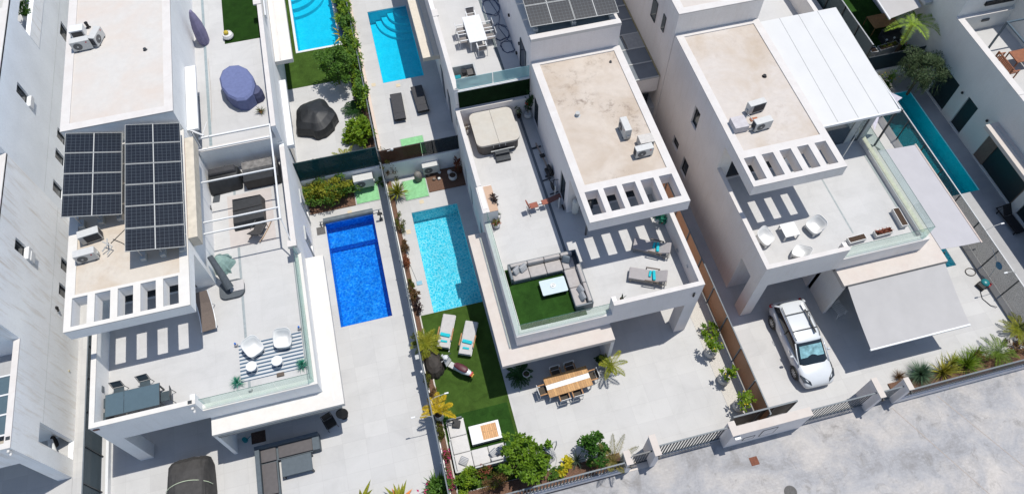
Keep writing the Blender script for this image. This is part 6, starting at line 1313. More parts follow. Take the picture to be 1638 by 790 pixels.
# dining table and chairs, slate glass
SG = plain('slate blue table glass', (0.10, 0.15, 0.18), 0.12, 0, 0.05)
t = thing('dining_table', 'slate blue glass dining table behind the left parapet', 'dining table', (-14.4, 15.65, TF)); 
for a, b_ in ((-1.21, -0.39), (-0.37, 1.21)): m = MB(); m.box(a, b_, -0.54, 0.54, 0.73, 0.745); m.build('glass_top', SG, t)
m = MB(); holed(m, 'z', -1.23, 1.23, -0.56, 0.56, 0.68, 0.728, [(-1.18, 1.18, -0.51, 0.51)]); m.build('apron', DARK, t); legs(t, 2.4, 1.08, 0.679, DARK, 0.03, 0.05)
SLM = plain('slate mesh fabric', (0.055, 0.08, 0.095), 0.8)
GC = 'slate mesh chairs round the blue glass table'
ch = dining_chair('slate mesh chair left of two behind the blue glass table', (-15.15, 16.35, TF), 0, GC, DARK, SLM, False, None, 0.10, 0.9)
dup(ch, (-13.95, 16.38, TF), R_(3), 'slate mesh chair right of two behind the blue glass table')
dup(ch, (-15.62, 15.95, TF), R_(90), 'slate mesh chair farther of two at the left end of the glass table')
dup(ch, (-15.62, 15.25, TF), R_(90), 'slate mesh chair nearer of two at the left end of the glass table')
dup(ch, (-13.0, 15.6, TF), R_(-90), 'slate mesh chair at the right end of the blue glass table')
# umbrella, lounger, tarpaulin, covered box, bits
t = thing('folded_parasol', 'closed dark grey parasol lying over its base', 'parasol', (-10.05, 20.85, TF)); SLC = plain('dark slate canvas', (0.085, 0.10, 0.115), 0.8, 0, 0.1)
m = MB(); m.tube([(-0.02, -0.1, 0.42), (-0.2, 0.4, 0.95), (-0.5, 1.15, 1.75)], 0.22, 12, 0.14); m.build('canopy', SLC, t)
m = MB(); m.prism(rrect(1.25, 1.05, 0.35), 0, 0.16); m.build('base', plain('slate base tub', (0.09, 0.105, 0.12), 0.6), t); m = MB(); m.prism(rrect(0.7, 0.6, 0.05), 0.162, 0.2); m.xf(Matrix.Translation((0.28, 0.1, 0))); m.build('base_weight', FABL, t)
t.location = (-9.75, 20.75, TF)
t = thing('sun_lounger', 'brown wicker curved lounger with white rails by the pergola', 'sun lounger', (-11.0, 19.6, TF), R_(4))
prof = [(-1.0, 0.30), (-0.6, 0.26), (-0.2, 0.34), (0.0, 0.40), (0.4, 0.62), (0.85, 1.0)]
for i in range(len(prof) - 1): m = MB(); (y0_, z0_), (y1_, z1_) = prof[i], prof[i + 1]; m.slab([(-0.33, y0_, z0_), (0.33, y0_, z0_), (0.33, y1_, z1_), (-0.33, y1_, z1_)], 0.03); m.build('sling_panel', WICK, t)
for sx in (-1, 1): m = MB(); m.tube([(sx * 0.36, y_, z_ + 0.01) for y_, z_ in prof], 0.025); m.tube([(sx * 0.36, -0.8, 0.27), (sx * 0.36, -0.75, 0)], 0.02); m.tube([(sx * 0.36, 0.3, 0.55), (sx * 0.36, 0.5, 0)], 0.02); m.build('side_rail', WHITE, t)
q = A(280, 280, 335, 650, TF + 0.5); covered('tarpaulin', 'sage green tarpaulin crumpled beside the folded parasol', 'tarpaulin', (-10.15, 22.35, TF), [(0.66, 0), (0.55, 0.25), (0.38, 0.5), (0.2, 0.66)], CLOTHS, amp=0.24, folds=7, seed=8, sx=0.85, sy=1.05, n=30)
t = thing('covered_daybed', 'square black covered daybed on a pale mat', 'covered daybed', (-8.55, 25.15, TF))
m = MB(); m.hexa([(-0.84, -0.86, 0), (0.84, -0.86, 0), (0.88, 0.88, 0), (-0.84, 0.86, 0)], [(-0.80, -0.62, 0.42), (0.82, -0.58, 0.45), (0.78, 0.80, 0.62), (-0.72, 0.84, 0.60)]); m.build('cover', CLOTHK, t)
m = MB(); m.slab([(-0.76, 0.1, 0.56), (0.80, 0.14, 0.58), (0.78, 0.17, 0.59), (-0.76, 0.13, 0.57)], 0.02); m.build('seam', BLACK, t)
m = MB(); m.box(-1.2, 1.2, -1.73, 1.73, 0, 0.008); o = m.build('outdoor_mat', plain('pale rose mat', (0.56, 0.51, 0.48), 0.9, 0, 0.06, 2)); o.location = (-8.5, 25.0, TF + 0.001); tag(o, 'pale rose floor mat under the black daybed', 'mat')
q = A(280, 280, 770, 490, TF + 0.2); t = thing('rocking_chair', 'dark rocking chair with curved wooden runners before the daybed', 'rocking chair', (q.x, q.y + 0.05, TF), R_(150))
m = MB(); m.slab([(-0.28, -0.25, 0.34), (0.28, -0.25, 0.34), (0.28, 0.25, 0.28), (-0.28, 0.25, 0.28)], 0.03); m.build('seat', FABD, t); m = MB(); m.slab([(-0.28, 0.26, 0.32), (0.28, 0.26, 0.32), (0.28, 0.72, 0.68), (-0.28, 0.72, 0.68)], 0.03); m.build('backrest', FABD, t)
for sx in (-1, 1): m = MB(); m.tube([(sx * 0.31, y_, 0.03 + 0.18 * (y_ * 1.1) ** 2) for y_ in (-0.7, -0.4, -0.1, 0.2, 0.5, 0.75)], 0.022); m.build('runner', plain('light bentwood', (0.45, 0.30, 0.18), 0.5), t); m = MB(); m.tube([(sx * 0.31, -0.25, 0.05), (sx * 0.31, -0.25, 0.52), (sx * 0.31, 0.35, 0.5)], 0.018); m.build('arm', DARK, t)
q = A(280, 280, 315, 320, TF); t = thing('ash_bucket', 'black steel bucket near the wall right of the solar array', 'bucket', (q.x, q.y, TF)); m = MB(); m.lathe([(0.12, 0), (0.17, 0.3), (0.15, 0.3), (0.11, 0.03)], (0, 0), 16, cap=False); m.cyl((0, 0), 0.12, 0.0, 0.03, 16); m.build('bucket', BLACK, t)
q = A(280, 280, 373, 212, TF); m = MB(); m.slab([(-0.22, -0.26, 0.01), (0.16, -0.28, 0.01), (0.24, 0.26, 0.01), (-0.12, 0.26, 0.01)], 0.008); o = m.build('door_mat', plain('dark slate mat', (0.07, 0.08, 0.09), 0.8)); o.location = (q.x, q.y, TF + 0.002); tag(o, 'small dark slate mat behind the bucket', 'mat')
# covered grills against the back wall
t = thing('covered_grill', 'black covered grill left of two at the back wall', 'covered grill', (-9.6, 27.6, TF)); m = MB(); m.hexa([(-0.92, -0.72, 0), (0.85, -0.6, 0), (0.9, 0.55, 0), (-0.88, 0.55, 0)], [(-0.86, -0.30, 0.78), (0.78, -0.25, 0.8), (0.82, 0.5, 0.82), (-0.82, 0.5, 0.8)]); m.build('cover', CLOTHK, t, bevel=0.12, smooth=True); m = MB(); m.hexa([(-0.80, 0.05, 0.8), (0.74, 0.05, 0.8), (0.74, 0.5, 0.8), (-0.80, 0.5, 0.8)], [(-0.72, 0.12, 1.02), (0.66, 0.12, 1.02), (0.66, 0.46, 1.02), (-0.72, 0.46, 1.02)]); m.build('hood_cover', plain('charcoal hood cloth', (0.05, 0.05, 0.055), 0.8), t, bevel=0.06, smooth=True)
t = thing('covered_cabinet', 'grey and black covered cabinet right of two at the back wall', 'covered cabinet', (-7.6, 27.55, TF)); m = MB(); m.box(-0.95, 0.95, -0.65, 0.55, 0, 0.75); m.build('cover_side', CLOTHK, t); m = MB(); m.hexa([(-0.95, -0.1, 0.752), (0.95, -0.1, 0.752), (0.95, 0.55, 0.752), (-0.95, 0.55, 0.752)], [(-0.93, 0.0, 0.98), (0.93, 0.0, 0.98), (0.93, 0.53, 0.98), (-0.93, 0.53, 0.98)]); m.build('cover_top', plain('mottled grey cover', (0.20, 0.19, 0.18), 0.8, 0, 0.35, 4), t)
# white steel frame
t = thing('pergola_frame', 'white steel pergola frame standing over the left terrace', 'pergola', (-8.3, 25.3, TF)); zt = 6.5
XL_, XR_ = -10.3, -6.52
for y in (22.85, 23.55, 26.1, 28.3): m = MB(); m.box(XL_, XR_, y - 0.035, y + 0.035, zt - 0.07, zt); m.build('beam', WHITE, t, world=True)
m = MB(); m.box(XR_, XR_ + 0.08, 22.8, 29.2, zt - 0.08, zt + 0.003); m.build('side_beam', WHITE, t, world=True)
m = MB(); m.tube([(XR_ + 0.04, 22.9, zt - 0.05), (-6.3, 22.1, 5.4)], 0.035); m.build('brace', WHITE, t, world=True)
m = MB(); m.tube([(XR_ + 0.04, 29.15, zt - 0.05), (-6.3, 28.7, 5.4)], 0.035); m.build('brace', WHITE, t, world=True)
m = MB(); m.box(XL_, XR_, 29.1, 29.2, zt - 0.09, zt); m.build('beam', WHITE, t, world=True)
# antenna dish on the frame corner
t = thing('antenna', 'small white antenna on the far left corner of the steel frame', 'antenna', (-10.3, 28.75, 7.0)); m = MB(); m.tube([(-0.4, 0.4, 0.5), (0.55, -0.25, 0.3)], 0.05); m.tube([(0, 0, -0.8), (0, 0, 0.4)], 0.03); m.tube([(0.5, -0.1, 0.3), (0.8, 0.5, 0.5)], 0.015); m.build('antenna', WHITE, t)
# ---- solar arrays of the left villa
def solar(label, x0, x1, y0, y1, zl, zr, rows, cols=1, half=True, dzy=0.0, split=None, mat=None):
    t = thing('solar_array', label, 'solar panels', ((x0 + x1) / 2, y0, min(zl, zr) - 0.5)); g_ = 0.012; e = 0.022
    Z = lambda x, y: zl + (zr - zl) * (x - x0) / (x1 - x0) + dzy * (y - y0) / (y1 - y0)
    def quad(a, b, c, d, h): return [(a, c, Z(a, c) + h), (b, c, Z(b, c) + h), (b, d, Z(b, d) + h), (a, d, Z(a, d) + h)]
    for r in range(rows):
        for c in range(cols):
            ya = y0 + (y1 - y0) * r / rows + g_; yb_ = y0 + (y1 - y0) * (r + 1) / rows - g_; xa = x0 + (x1 - x0) * c / cols + g_; xb_ = x0 + (x1 - x0) * (c + 1) / cols - g_
            m = MB(); m.slab(quad(xa, xb_, ya, yb_, 0), 0.04); p = m.build('panel_frame', LGREY, t, world=True)
            k = 2 if half else 1
            for h in range(k):
                a = xa + (xb_ - xa) * h / k + e; b = xa + (xb_ - xa) * (h + 1) / k - e
                m = MB(); m.slab(quad(a, b, ya + e, yb_ - e, 0.004), 0.003); m.build('cells', mat or SOLAR, p, world=True)
    zb = (7.895 if y0 < 28 else 9.43)
    for x in (x0 + 0.35, (x0 + x1) / 2, x1 - 0.35): extra(t, 'ballast_block', LGREY, [(x - 0.12, x + 0.12, y0 + 0.15, y0 + 0.55, zb, zb + 0.25)]); m = MB(); m.tube([(x, y0 + 0.3, zb + 0.25), (x, y0 + 0.3, Z(x, y0 + .3) - 0.05)], 0.03); m.build('strut', ALU, t, world=True)
    m = MB(); m.tube([(x0 + 0.1, y0 + 0.3, Z(x0 + .1, y0 + .3) - 0.06), (x1 - 0.1, y0 + 0.3, Z(x1 - .1, y0 + .3) - 0.06)], 0.025); m.build('rail', ALU, t, world=True)
    return t
solar('shorter solar array of four rows on the left villa roof', -15.75, -13.29, 23.41, 28.47, 9.29, 8.6, 4, dzy=0.1)
solar('longer solar array of six rows on the left villa roof', -12.9, -10.42, 20.83, 28.31, 9.19, 8.6, 6, dzy=0.17)
RZ = 7.90
q = B_(0, 260, 435, 350, RZ); ac_unit('air conditioner showing its dark coil under the solar array', (-14.9, 22.85, RZ), R_(188), 0.95, 0.40, 0.65)
q = B_(0, 260, 420, 470, RZ); ac_unit('air conditioner with red badge near the left pergola bars', (q.x - 0.02, q.y + 0.25, RZ), R_(4), 0.95, 0.38, 0.62)
pipes('loose pipes between the two left roof air conditioners', [[(-14.4, 21.9, RZ + 0.2), (-14.1, 22.1, RZ + 0.35), (-14.15, 22.5, RZ + 0.3)], [(-14.2, 21.7, RZ + 0.15), (-13.9, 22.0, RZ + 0.3), (-14.3, 22.3, RZ + 0.4)]], 0.03, LGREY)
pipes('black cables running under the longer solar array', [[(-14.0, 22.6, RZ + 0.03), (-13.6, 22.3, RZ + 0.02), (-13.0, 21.7, RZ + 0.02)], [(-14.1, 22.4, RZ + 0.03), (-13.6, 22.9, RZ + 0.02), (-13.1, 23.4, RZ + 0.02)]], 0.015, BLACK)
# ---- left ground: covered car, sofa set, pool roller, heat pump, hedge
t = thing('covered_car', 'car under dark grey cover tied with pale rope', 'covered car', (-13.35, 11.4, 0)); m = MB(); n = 28
S = [(2.35, 0.80, 0.35, 0.35), (2.28, 0.84, 0.6, 0.55), (2.0, 0.90, 0.78, 0.72), (1.5, 0.93, 0.85, 0.78), (0.6, 0.95, 0.86, 0.78), (-0.3, 0.96, 0.80, 0.74), (-0.9, 0.96, 0.62, 0.55), (-1.8, 0.92, 0.52, 0.46), (-2.2, 0.8, 0.42, 0.36)]
q_ = random.Random(5); vs = []; fs = []
for (y, w, zc, hh) in S:
    for i in range(n):
        a = 2 * math.pi * i / n; cx = math.copysign(abs(math.cos(a)) ** 0.6, math.cos(a)); sz = math.copysign(abs(math.sin(a)) ** 0.75, math.sin(a)); k = 1 + q_.uniform(-.025, .025) + 0.02 * math.sin(7 * a + y * 3)
        vs.append((w * 1.05 * cx * k * (1.0 if sz > 0 else 1.04), y * 0.97 + q_.uniform(-.03, .03), max(0.05, zc + hh * sz * k) if sz > -0.2 else 0.06))
for k in range(len(S) - 1):
    for i in range(n): j = (i + 1) % n; fs.append((k * n + i, (k + 1) * n + i, (k + 1) * n + j, k * n + j))
fs += [tuple(range(n - 1, -1, -1)), tuple(range((len(S) - 1) * n, len(S) * n))]; m.add(vs, fs); m.build('cover', CLOTHG, t)
m = MB(); m.tube([(1.07 * math.cos(math.pi * k / 16) * (1 if k % 2 else 1.01), 0.95 - 0.2 * math.cos(math.pi * k / 16) ** 2, 0.86 + 0.82 * math.sin(math.pi * k / 16) ** 0.75) for k in range(17)], 0.018); m.build('rope', ROPE, t)
GF = plain('dark slate rattan', (0.10, 0.125, 0.145), 0.7, 0, 0.1); GCU = plain('dark taupe cushion', (0.13, 0.12, 0.12), 0.95, 0, 0.08)
t = thing('corner_sofa', 'dark slate corner sofa half under the left canopy', 'sofa', (-10.25, 13.55, 0))
for b in ((0, 3.2, -0.85, 0, 0.04, 0.30), (0, 1.02, -4.2, -0.86, 0.04, 0.30), (0, 3.2, -0.16, 0, 0.30, 0.66), (-0.0, 0.22, -4.2, -0.17, 0.30, 0.62), (2.85, 3.2, -0.85, -0.17, 0.30, 0.50)): m = MB(); m.box(*b); m.build('rattan_block', GF, t)
for b in ((0.24, 1.0, -0.84, -0.18, 0.301, 0.44), (1.12, 2.83, -0.80, -0.18, 0.301, 0.44), (0.24, 0.96, -2.5, -0.92, 0.301, 0.44), (0.24, 0.96, -4.15, -2.54, 0.301, 0.44)): cushion(t, 'seat_cushion', b, GCU, 0.03)
table('low_table', 'dark slate low table before the slate sofa', (-8.27, 12.18, 0), 0, 1.5, 0.88, 0.5, GF, DARK, 0.08, 'coffee table', 0.04)
ch = dining_chair('black cane chair in shade at canopy end', (-6.4, 13.9, 0), R_(20), None, BLACK, BLACK, True, None, 0.12, 0.9)
q = A(380, 650, 885, 50, 0.7); t = thing('fan_heater', 'round black fan under the corner of the left canopy', 'fan', (-5.7, 14.15, 0)); m = MB(); m.lathe([(0.30, -0.06), (0.32, 0), (0.30, 0.06)], (0, 0), 20); m.xf(Matrix.Translation((0, 0, 0.7)) @ Matrix.Rotation(R_(60), 4, 'X')); m.build('cage', BLACK, t); m = MB(); m.cyl((0, 0.1), 0.03, 0.03, 0.6, 8); m.cyl((0, 0.1), 0.2, 0, 0.029, 14); m.build('stand', BLACK, t)
q = A(380, 650, 180, 265, 0.2); m = MB(); m.box(-0.36, 0.36, -0.3, 0.3, 0, 0.03); o = m.build('door_mat', plain('dark brown coir mat', (0.07, 0.045, 0.035), 1.0, 0, 0.5, 20)); o.location = (q.x, q.y, 0.008); tag(o, 'dark brown coir mat behind the slate sofa', 'mat')
q = A(320, 620, 395, 460, 0.3); t = thing('watering_can', 'teal watering can in the shade of left wing wall', 'watering can', (q.x, q.y, 0.005)); m = MB(); m.cyl((0, 0), 0.13, 0, 0.28, 14, 0.11); m.build('body', plain('teal plastic', (0.0, 0.22, 0.25), 0.5), t); m = MB(); m.tube([(0.1, 0, 0.08), (0.35, 0.05, 0.34)], 0.02); m.build('spout', MATS['teal plastic'], t)
t = thing('pool_cover_roller', 'grey roller cover spanning the far end of the blue pool', 'pool cover', (-3.75, 26.45, 0)); m = MB(); m.tube([(-1.5, 0, 0.28), (1.5, 0, 0.28)], 0.17, 14); m.build('rolled_cover', plain('slate bubble cover', (0.13, 0.16, 0.18), 0.45, 0, 0.25, 3), t)
m = MB(); m.tube([(-1.75, 0, 0.28), (-1.5, 0, 0.28)], 0.03); m.tube([(1.5, 0, 0.28), (2.0, 0, 0.28)], 0.03); m.build('axle', ALU, t)
for x in (-1.7, 1.85): m = MB(); m.tube([(x, -0.2, 0), (x, 0, 0.28), (x, 0.2, 0)], 0.03); m.build('stand', DARK, t)
q = A(460, 220, 845, 735, 0.1); t = thing('pool_pump_post', 'dark tap stand right of the roller cover', 'tap stand', (q.x, q.y, 0.004)); m = MB(); m.box(-0.1, 0.1, -0.1, 0.1, 0, 0.1); m.cyl((0, 0), 0.04, 0.1, 0.6, 8); m.build('post', DARK, t); m = MB(); m.box(-0.15, 0.15, -0.06, 0.06, 0.6, 0.7); m.build('valve', BLACK, t)
ac_unit('white pool heat pump on wall above green hatch', (-2.42, 28.38, 0.42), 0, 1.2, 0.5, 0.82, name='heat_pump', cat='heat pump', fanr=0.28, logo=False)
bush('hedge', 'yellow green hedge along the wall behind the blue pool', (-4.65, 28.1, 0), (1.55, 0.75, 0.75), 4200, 0.13, 0.065, G_YG, 'hedge', 26, 131, 0.95, mat2=G_MID, n2=2200, L2=0.13)
q = A(460, 220, 845, 400, 0.3); bush('shrub', 'small green shrub beside the left heat pump', (q.x, q.y, 0), (0.25, 0.3, 0.3), 220, 0.09, 0.05, G_MID, 'shrub', 7, 132)
# plants at the bottom edge of the left yard
q = at(1130, 680, 0.5, (540, 680), 7.18); spiky('shrub', 'dark green pointed shrub with pink flowers at bottom edge', (q.x, q.y - 0.1, 0), 120, 0.95, 0.13, G_MID, 71, (3, 70), 0.02, None, 'shrub', 0.15); bush('flowering_shrub', 'pink flowered undergrowth around the pointed shrub', (q.x, q.y - 0.2, 0), (0.85, 0.6, 0.5), 900, 0.16, 0.09, G_MID, 'shrub', 14, 133, 0.5, mat2=PINKF, n2=30)
for i, (x, y, mt, lab) in enumerate(((250, 760, G_YG, 'broad leaved strelitzia left of two at the bottom edge'), (690, 780, G_YG, 'broad leaved strelitzia with orange bloom at bottom edge'))):
    q = at(x, y, 0.5, (540, 680), 7.18); spiky('strelitzia', lab, (q.x, q.y - 0.35, 0), 14, 1.15, 0.26, mt, 140 + i, (10, 75), 0.1, None, 'plant', 0.1, plain('orange bloom', (0.7, 0.22, 0.03), 0.6) if i else None, 3)

# ================================================================ BACK ROW
q = at(290, 430, 7.95 + 1.4, (0, 0), 5.645)
RZ = 9.345
q = B_(0, 0, 390, 245, RZ); ac_unit('air conditioner with red badge facing the street on the off white roof', (q.x + 0.05, q.y + 0.25, RZ), R_(3), 0.98, 0.38, 0.66)
q = B_(0, 0, 470, 215, RZ); ac_unit('air conditioner turned sideways on the off white roof', (q.x - 0.05, q.y + 0.35, RZ), R_(70), 0.92, 0.36, 0.66)
q = B_(0, 0, 375, 165, RZ); t = thing('service_box', 'white duct box beside the off white roof air conditioners', 'service box', (q.x, q.y, RZ)); m = MB(); m.box(-0.35, 0.35, -0.25, 0.25, 0, 0.5); m.build('box', WHITE, t); m = MB(); m.box(-0.28, 0.28, -0.256, -0.251, 0.05, 0.42); m.build('opening', DARK, t)
q = B_(0, 0, 415, 130, RZ); vent('black elbow vent behind the off white roof air conditioners', (q.x, q.y, RZ), 0.08, 0.3, BLACK)
q = B_(0, 0, 680, 235, RZ); vent('small dark vent in the middle of the off white roof', (q.x, q.y, RZ), 0.07, 0.06, DARK)
BT = 5.605
q = A(320, 0, 300, 740, BT + 0.7); covered('covered_table', 'large blue grey covered table on the upper left terrace', 'covered table', (-8.0, 32.75, BT), [(1.0, 0), (1.0, 0.35), (1.0, 0.84), (0.9, 0.95)], CLOTHB, amp=0.035, folds=6, seed=11, sx=0.93, sy=1.5, n=12, rz=0.25)
q = B_(280, 0, 355, 385, BT + 0.6); covered('covered_chair', 'dark blue covered chair bulging right of the covered table', 'covered chair', (-7.15, 32.1, BT), [(0.42, 0), (0.42, 0.4), (0.34, 0.72)], plain('dark navy cover cloth', (0.08, 0.09, 0.17), 0.8), amp=0.05, seed=12)
q = B_(0, 0, 845, 50, BT + 1.2); covered('covered_parasol', 'violet grey covered parasol by the upper left penthouse', 'covered parasol', (-9.95, 37.6, BT), [(0.35, 0), (0.40, 0.5), (0.36, 1.2), (0.22, 1.9), (0.08, 2.3)], PURP, amp=0.08, seed=13, sx=0.9, sy=1.3)
q = A(320, 0, 262, 345, BT); potted_bush('round white planter with yellow barrel cactus on dark turf', (q.x, q.y, BT), 0.33, 0.36, (0.12, 0.12, 0.08), 20, 0.06, 0.04, G_YG, 14, WPLAS, 'round', 0.32); 
q2 = A(320, 0, 245, 325, BT + 0.4); m = MB(); m.ellip((0, 0, 0), (0.15, 0.15, 0.13), 14, 10); o = m.build('barrel_cactus', plain('yellow cactus spines', (0.55, 0.42, 0.05), 0.8, 0, 0.2, 40)); o.location = (q.x - 0.05, q.y + 0.02, BT + 0.42); tag(o, 'yellow ball cactus in the round white planter', 'cactus')
q = A(280, 180, 780, 15, BT); spiky('potted_plant', 'small brownish fan palm near the upper left parapet corner', (q.x, q.y + 0.1, BT), 26, 0.42, 0.05, G_OLIV, 17, (25, 85), 0.15, (0.1, 0.15, TERRA), 'potted plant')
q = B_(280, 0, 92, 465, BT + 0.2); potted_bush('small green pot plant by the white window canopy', (q.x, q.y, BT), 0.13, 0.2, (0.2, 0.2, 0.2), 110, 0.14, 0.07, G_MID, 18, TERRA)
pipes('thin hose lying across the upper left terrace wall', [[(-9.8, 31.0, BT + 0.02), (-9.75, 33.5, BT + 0.02), (-9.8, 36.0, BT + 0.02)]], 0.012, plain('pale hose', (0.5, 0.45, 0.4), 0.6))
# upper left yard (z 1.5)
G1 = 1.505
covered('covered_round_sofa', 'big black covered round table on the upper left patio', 'covered furniture', (-4.55, 33.1, G1), [(1.30, 0), (1.30, 0.35), (1.22, 0.75), (0.85, 0.98), (0.35, 1.12)], CLOTHK, amp=0.08, folds=7, seed=21, n=36, sx=0.98, sy=1.05, shape=lambda a: 1 + 0.07 * math.cos(5 * a + 0.6), top=0.05)
tree('ficus_tree', 'round dark green tree beside the two upper pools', (-2.75, 36.1, G1), (1.25, 1.35, 1.1), 1.9, 4200, 0.14, 0.08, G_MID, 151, 30, 0.08)
q = A(440, 120, 780, 470, 2.2); bush('large_bush', 'bright lime bush at the corner of the upper left yard', (-2.1, 31.1, G1), (0.85, 1.3, 0.85), 2100, 0.20, 0.12, G_LIME, 'bush', 22, 152)
for i, (y, r) in enumerate(((34.2, 0.5), (36.6, 0.55), (38.8, 0.55), (41.0, 0.5), (43.2, 0.5), (45.2, 0.45))): bush('ivy_hedge', ['ivy clump nearest the lime bush', 'ivy clump behind the round tree', 'ivy clump with yellow strelitzia leaves before it', 'ivy clump beside the blue float', 'ivy clump second from the top edge', 'ivy clump at top edge between the pools'][i] + ' on the fence', (-1.5, y, G1), (r, 1.25, 0.7), 1100, 0.14, 0.085, G_MID, 'ivy', 16, 160 + i, 0.85, stem=False, mat2=G_LIME, n2=600, group='ivy clumps along the upper fence')
palm('cycad', 'dark cycad between the round tree and lime bush', (-2.15, 33.5, G1), 0.2, 18, 0.85, 0.35, 0.4, 0.2, G_DARK, 41, None, 'cycad', 0.09)
palm('palm', 'small feathery palm behind the dark green net fence', (-3.2, 29.6, G1), 0.2, 9, 0.85, 0.6, 0.35, 0.22, G_YG, 42)
bush('shrub', 'sparse green shrub left of two behind the green net fence', (-5.1, 29.6, G1), (0.35, 0.25, 0.45), 120, 0.15, 0.09, G_MID, 'shrub', 6, 171)
bush('shrub', 'tiny green weed at the left end of the net fence', (-5.95, 29.3, G1), (0.2, 0.2, 0.2), 70, 0.12, 0.06, G_MID, 'shrub', 5, 172)
for i, y in enumerate((40.4, 41.6)): spiky('strelitzia', ['yellow leaved strelitzia beside the pool edge, nearer', 'yellow leaved strelitzia beside the pool edge, farther'][i], (-1.85, y, G1), 9, 1.1, 0.22, G_YEL if i == 0 else G_LIME, 180 + i, (20, 80), 0.2, None, 'plant')
m = MB(); m.ellip((0, 0, 0.18), (0.55, 1.1, 0.18), 16, 8); o = m.build('pool_float', BLUEP, None, smooth=True); o.location = (-1.7, 44.3, G1); tag(o, 'blue inflatable float on the right rim of the upper left pool', 'pool float')
m = MB(); m.ellip((0, 0, 0.2), (0.3, 1.2, 0.22), 12, 8); o = m.build('pool_float', plain('navy plastic', (0.01, 0.07, 0.2), 0.4), None, smooth=True); o.location = (-1.85, 40.7, G1); tag(o, 'dark blue float squeezed between pool rim and ivy', 'pool float')
# upper middle terrace (z 5.7)
BT = 5.705
WT = thing('dining_table', 'white dining table on the upper middle terrace', 'dining table', (6.02, 33.55, BT)); m = MB(); m.box(-0.53, 0.53, -1.1, 1.1, 0.72, 0.75); m.build('tabletop', WHITE, WT); legs(WT, 1.02, 2.15, 0.719, WHITE, 0.04, 0.05)
GW = 'white framed chairs round the white dining table'; GM = plain('warm grey mesh', (0.25, 0.23, 0.22), 0.9)
ch = dining_chair('white framed chair at the near end of the white table', (6.15, 32.2, BT), R_(180), GW, WHITE, GM)
dup(ch, (6.1, 34.95, BT), 0, 'white framed chair at the far end of the white table')
for x, y, a, lab in ((5.25, 33.1, 90, 'chair nearer of two on the left side of white table'), (5.25, 33.9, 90, 'chair farther of two on the left side of white table'), (6.85, 33.0, -90, 'chair nearer of two on the right side of white table'), (6.85, 33.8, -90, 'chair farther of two on the right side of white table')): dup(ch, (x, y, BT), R_(a), lab)
t = thing('outdoor_kitchen', 'built in open shelf counter behind the frosted glass', 'outdoor kitchen', (4.7, 30.2, BT))
for b in ((4.0, 5.35, 30.62, 30.72, 0, 0.9), (5.25, 5.35, 29.5, 30.62, 0, 0.9), (4.0, 5.25, 30.0, 30.06, 0.45, 0.5), (4.0, 5.25, 29.5, 30.62, 0.0, 0.08)): extra(t, 'counter_panel', LGREY, [(b[0], b[1], b[2], b[3], BT + b[4], BT + b[5])])
extra(t, 'grill', BLACK, [(4.55, 4.8, 30.2, 30.5, BT + 0.5, BT + 0.75)]); extra(t, 'blue_box', plain('teal box', (0.0, 0.25, 0.32), 0.5), [(4.1, 4.45, 30.2, 30.45, BT + 0.09, BT + 0.4)]); extra(t, 'white_top', WHITE, [(4.7, 5.8, 29.15, 29.45, BT + 0.8, BT + 0.86)]); extra(t, 'drawer', IRON, [(4.85, 5.2, 30.1, 30.55, BT + 0.5, BT + 0.62)])
m = MB(); q_ = random.Random(9)
for k, (cx, cy, r0) in enumerate(((7.55, 35.9, 0.55), (7.65, 33.6, 0.5), (7.75, 32.3, 0.4))):
    m.tube([(cx + (r0 + q_.uniform(-.12, .12)) * math.cos(a * 0.55), cy + (r0 * 1.4 + q_.uniform(-.15, .15)) * math.sin(a * 0.55), BT + 0.02) for a in range(24)], 0.018, 4)
m.tube([(7.6, 36.5, BT + .02), (7.9, 35, BT + .02), (7.6, 34, BT + .02), (7.9, 32.9, BT + .02)], 0.018, 4)
o = m.build('garden_hose', plain('navy hose', (0.02, 0.05, 0.14), 0.5)); tag(o, 'navy hose coiled on the shaded strip by the white wall', 'hose')
for i, (y, z) in enumerate(((30.9, 7.2), (33.3, 7.2), (31.5, 5.9))): t = thing('wall_lamp', ['square dark wall lamp left of the shaded door', 'square dark wall lamp above the coiled hose', 'small socket low on the upper penthouse wall'][i], 'wall lamp', (8.05, y, z)); m = MB(); m.box(-0.02, 0.07, -0.07, 0.07, -0.07, 0.07); m.build('lamp', BLACK, t)
SOL2 = solar_mat(); 
q = [at(x, y, z, (820, 0), 5.645) for x, y, z in ((130, 178, 9.95), (990, 165, 9.95))]
x0_, x1_ = q[0].x, q[1].x; y0_ = (q[0].y + q[1].y) / 2 - 0.12
for r in range(2): pass
t = solar('tilted solar array on the upper middle roof behind the white kerb', x0_, x1_, y0_, y0_ + 3.9, 10.05, 9.9, 3, 2, True, 0.9, mat=SOLAR)
extra(VMB, 'roof_kerb', CAP, [(8.13, 13.2, 28.6, 28.95, 9.481, 9.60)])
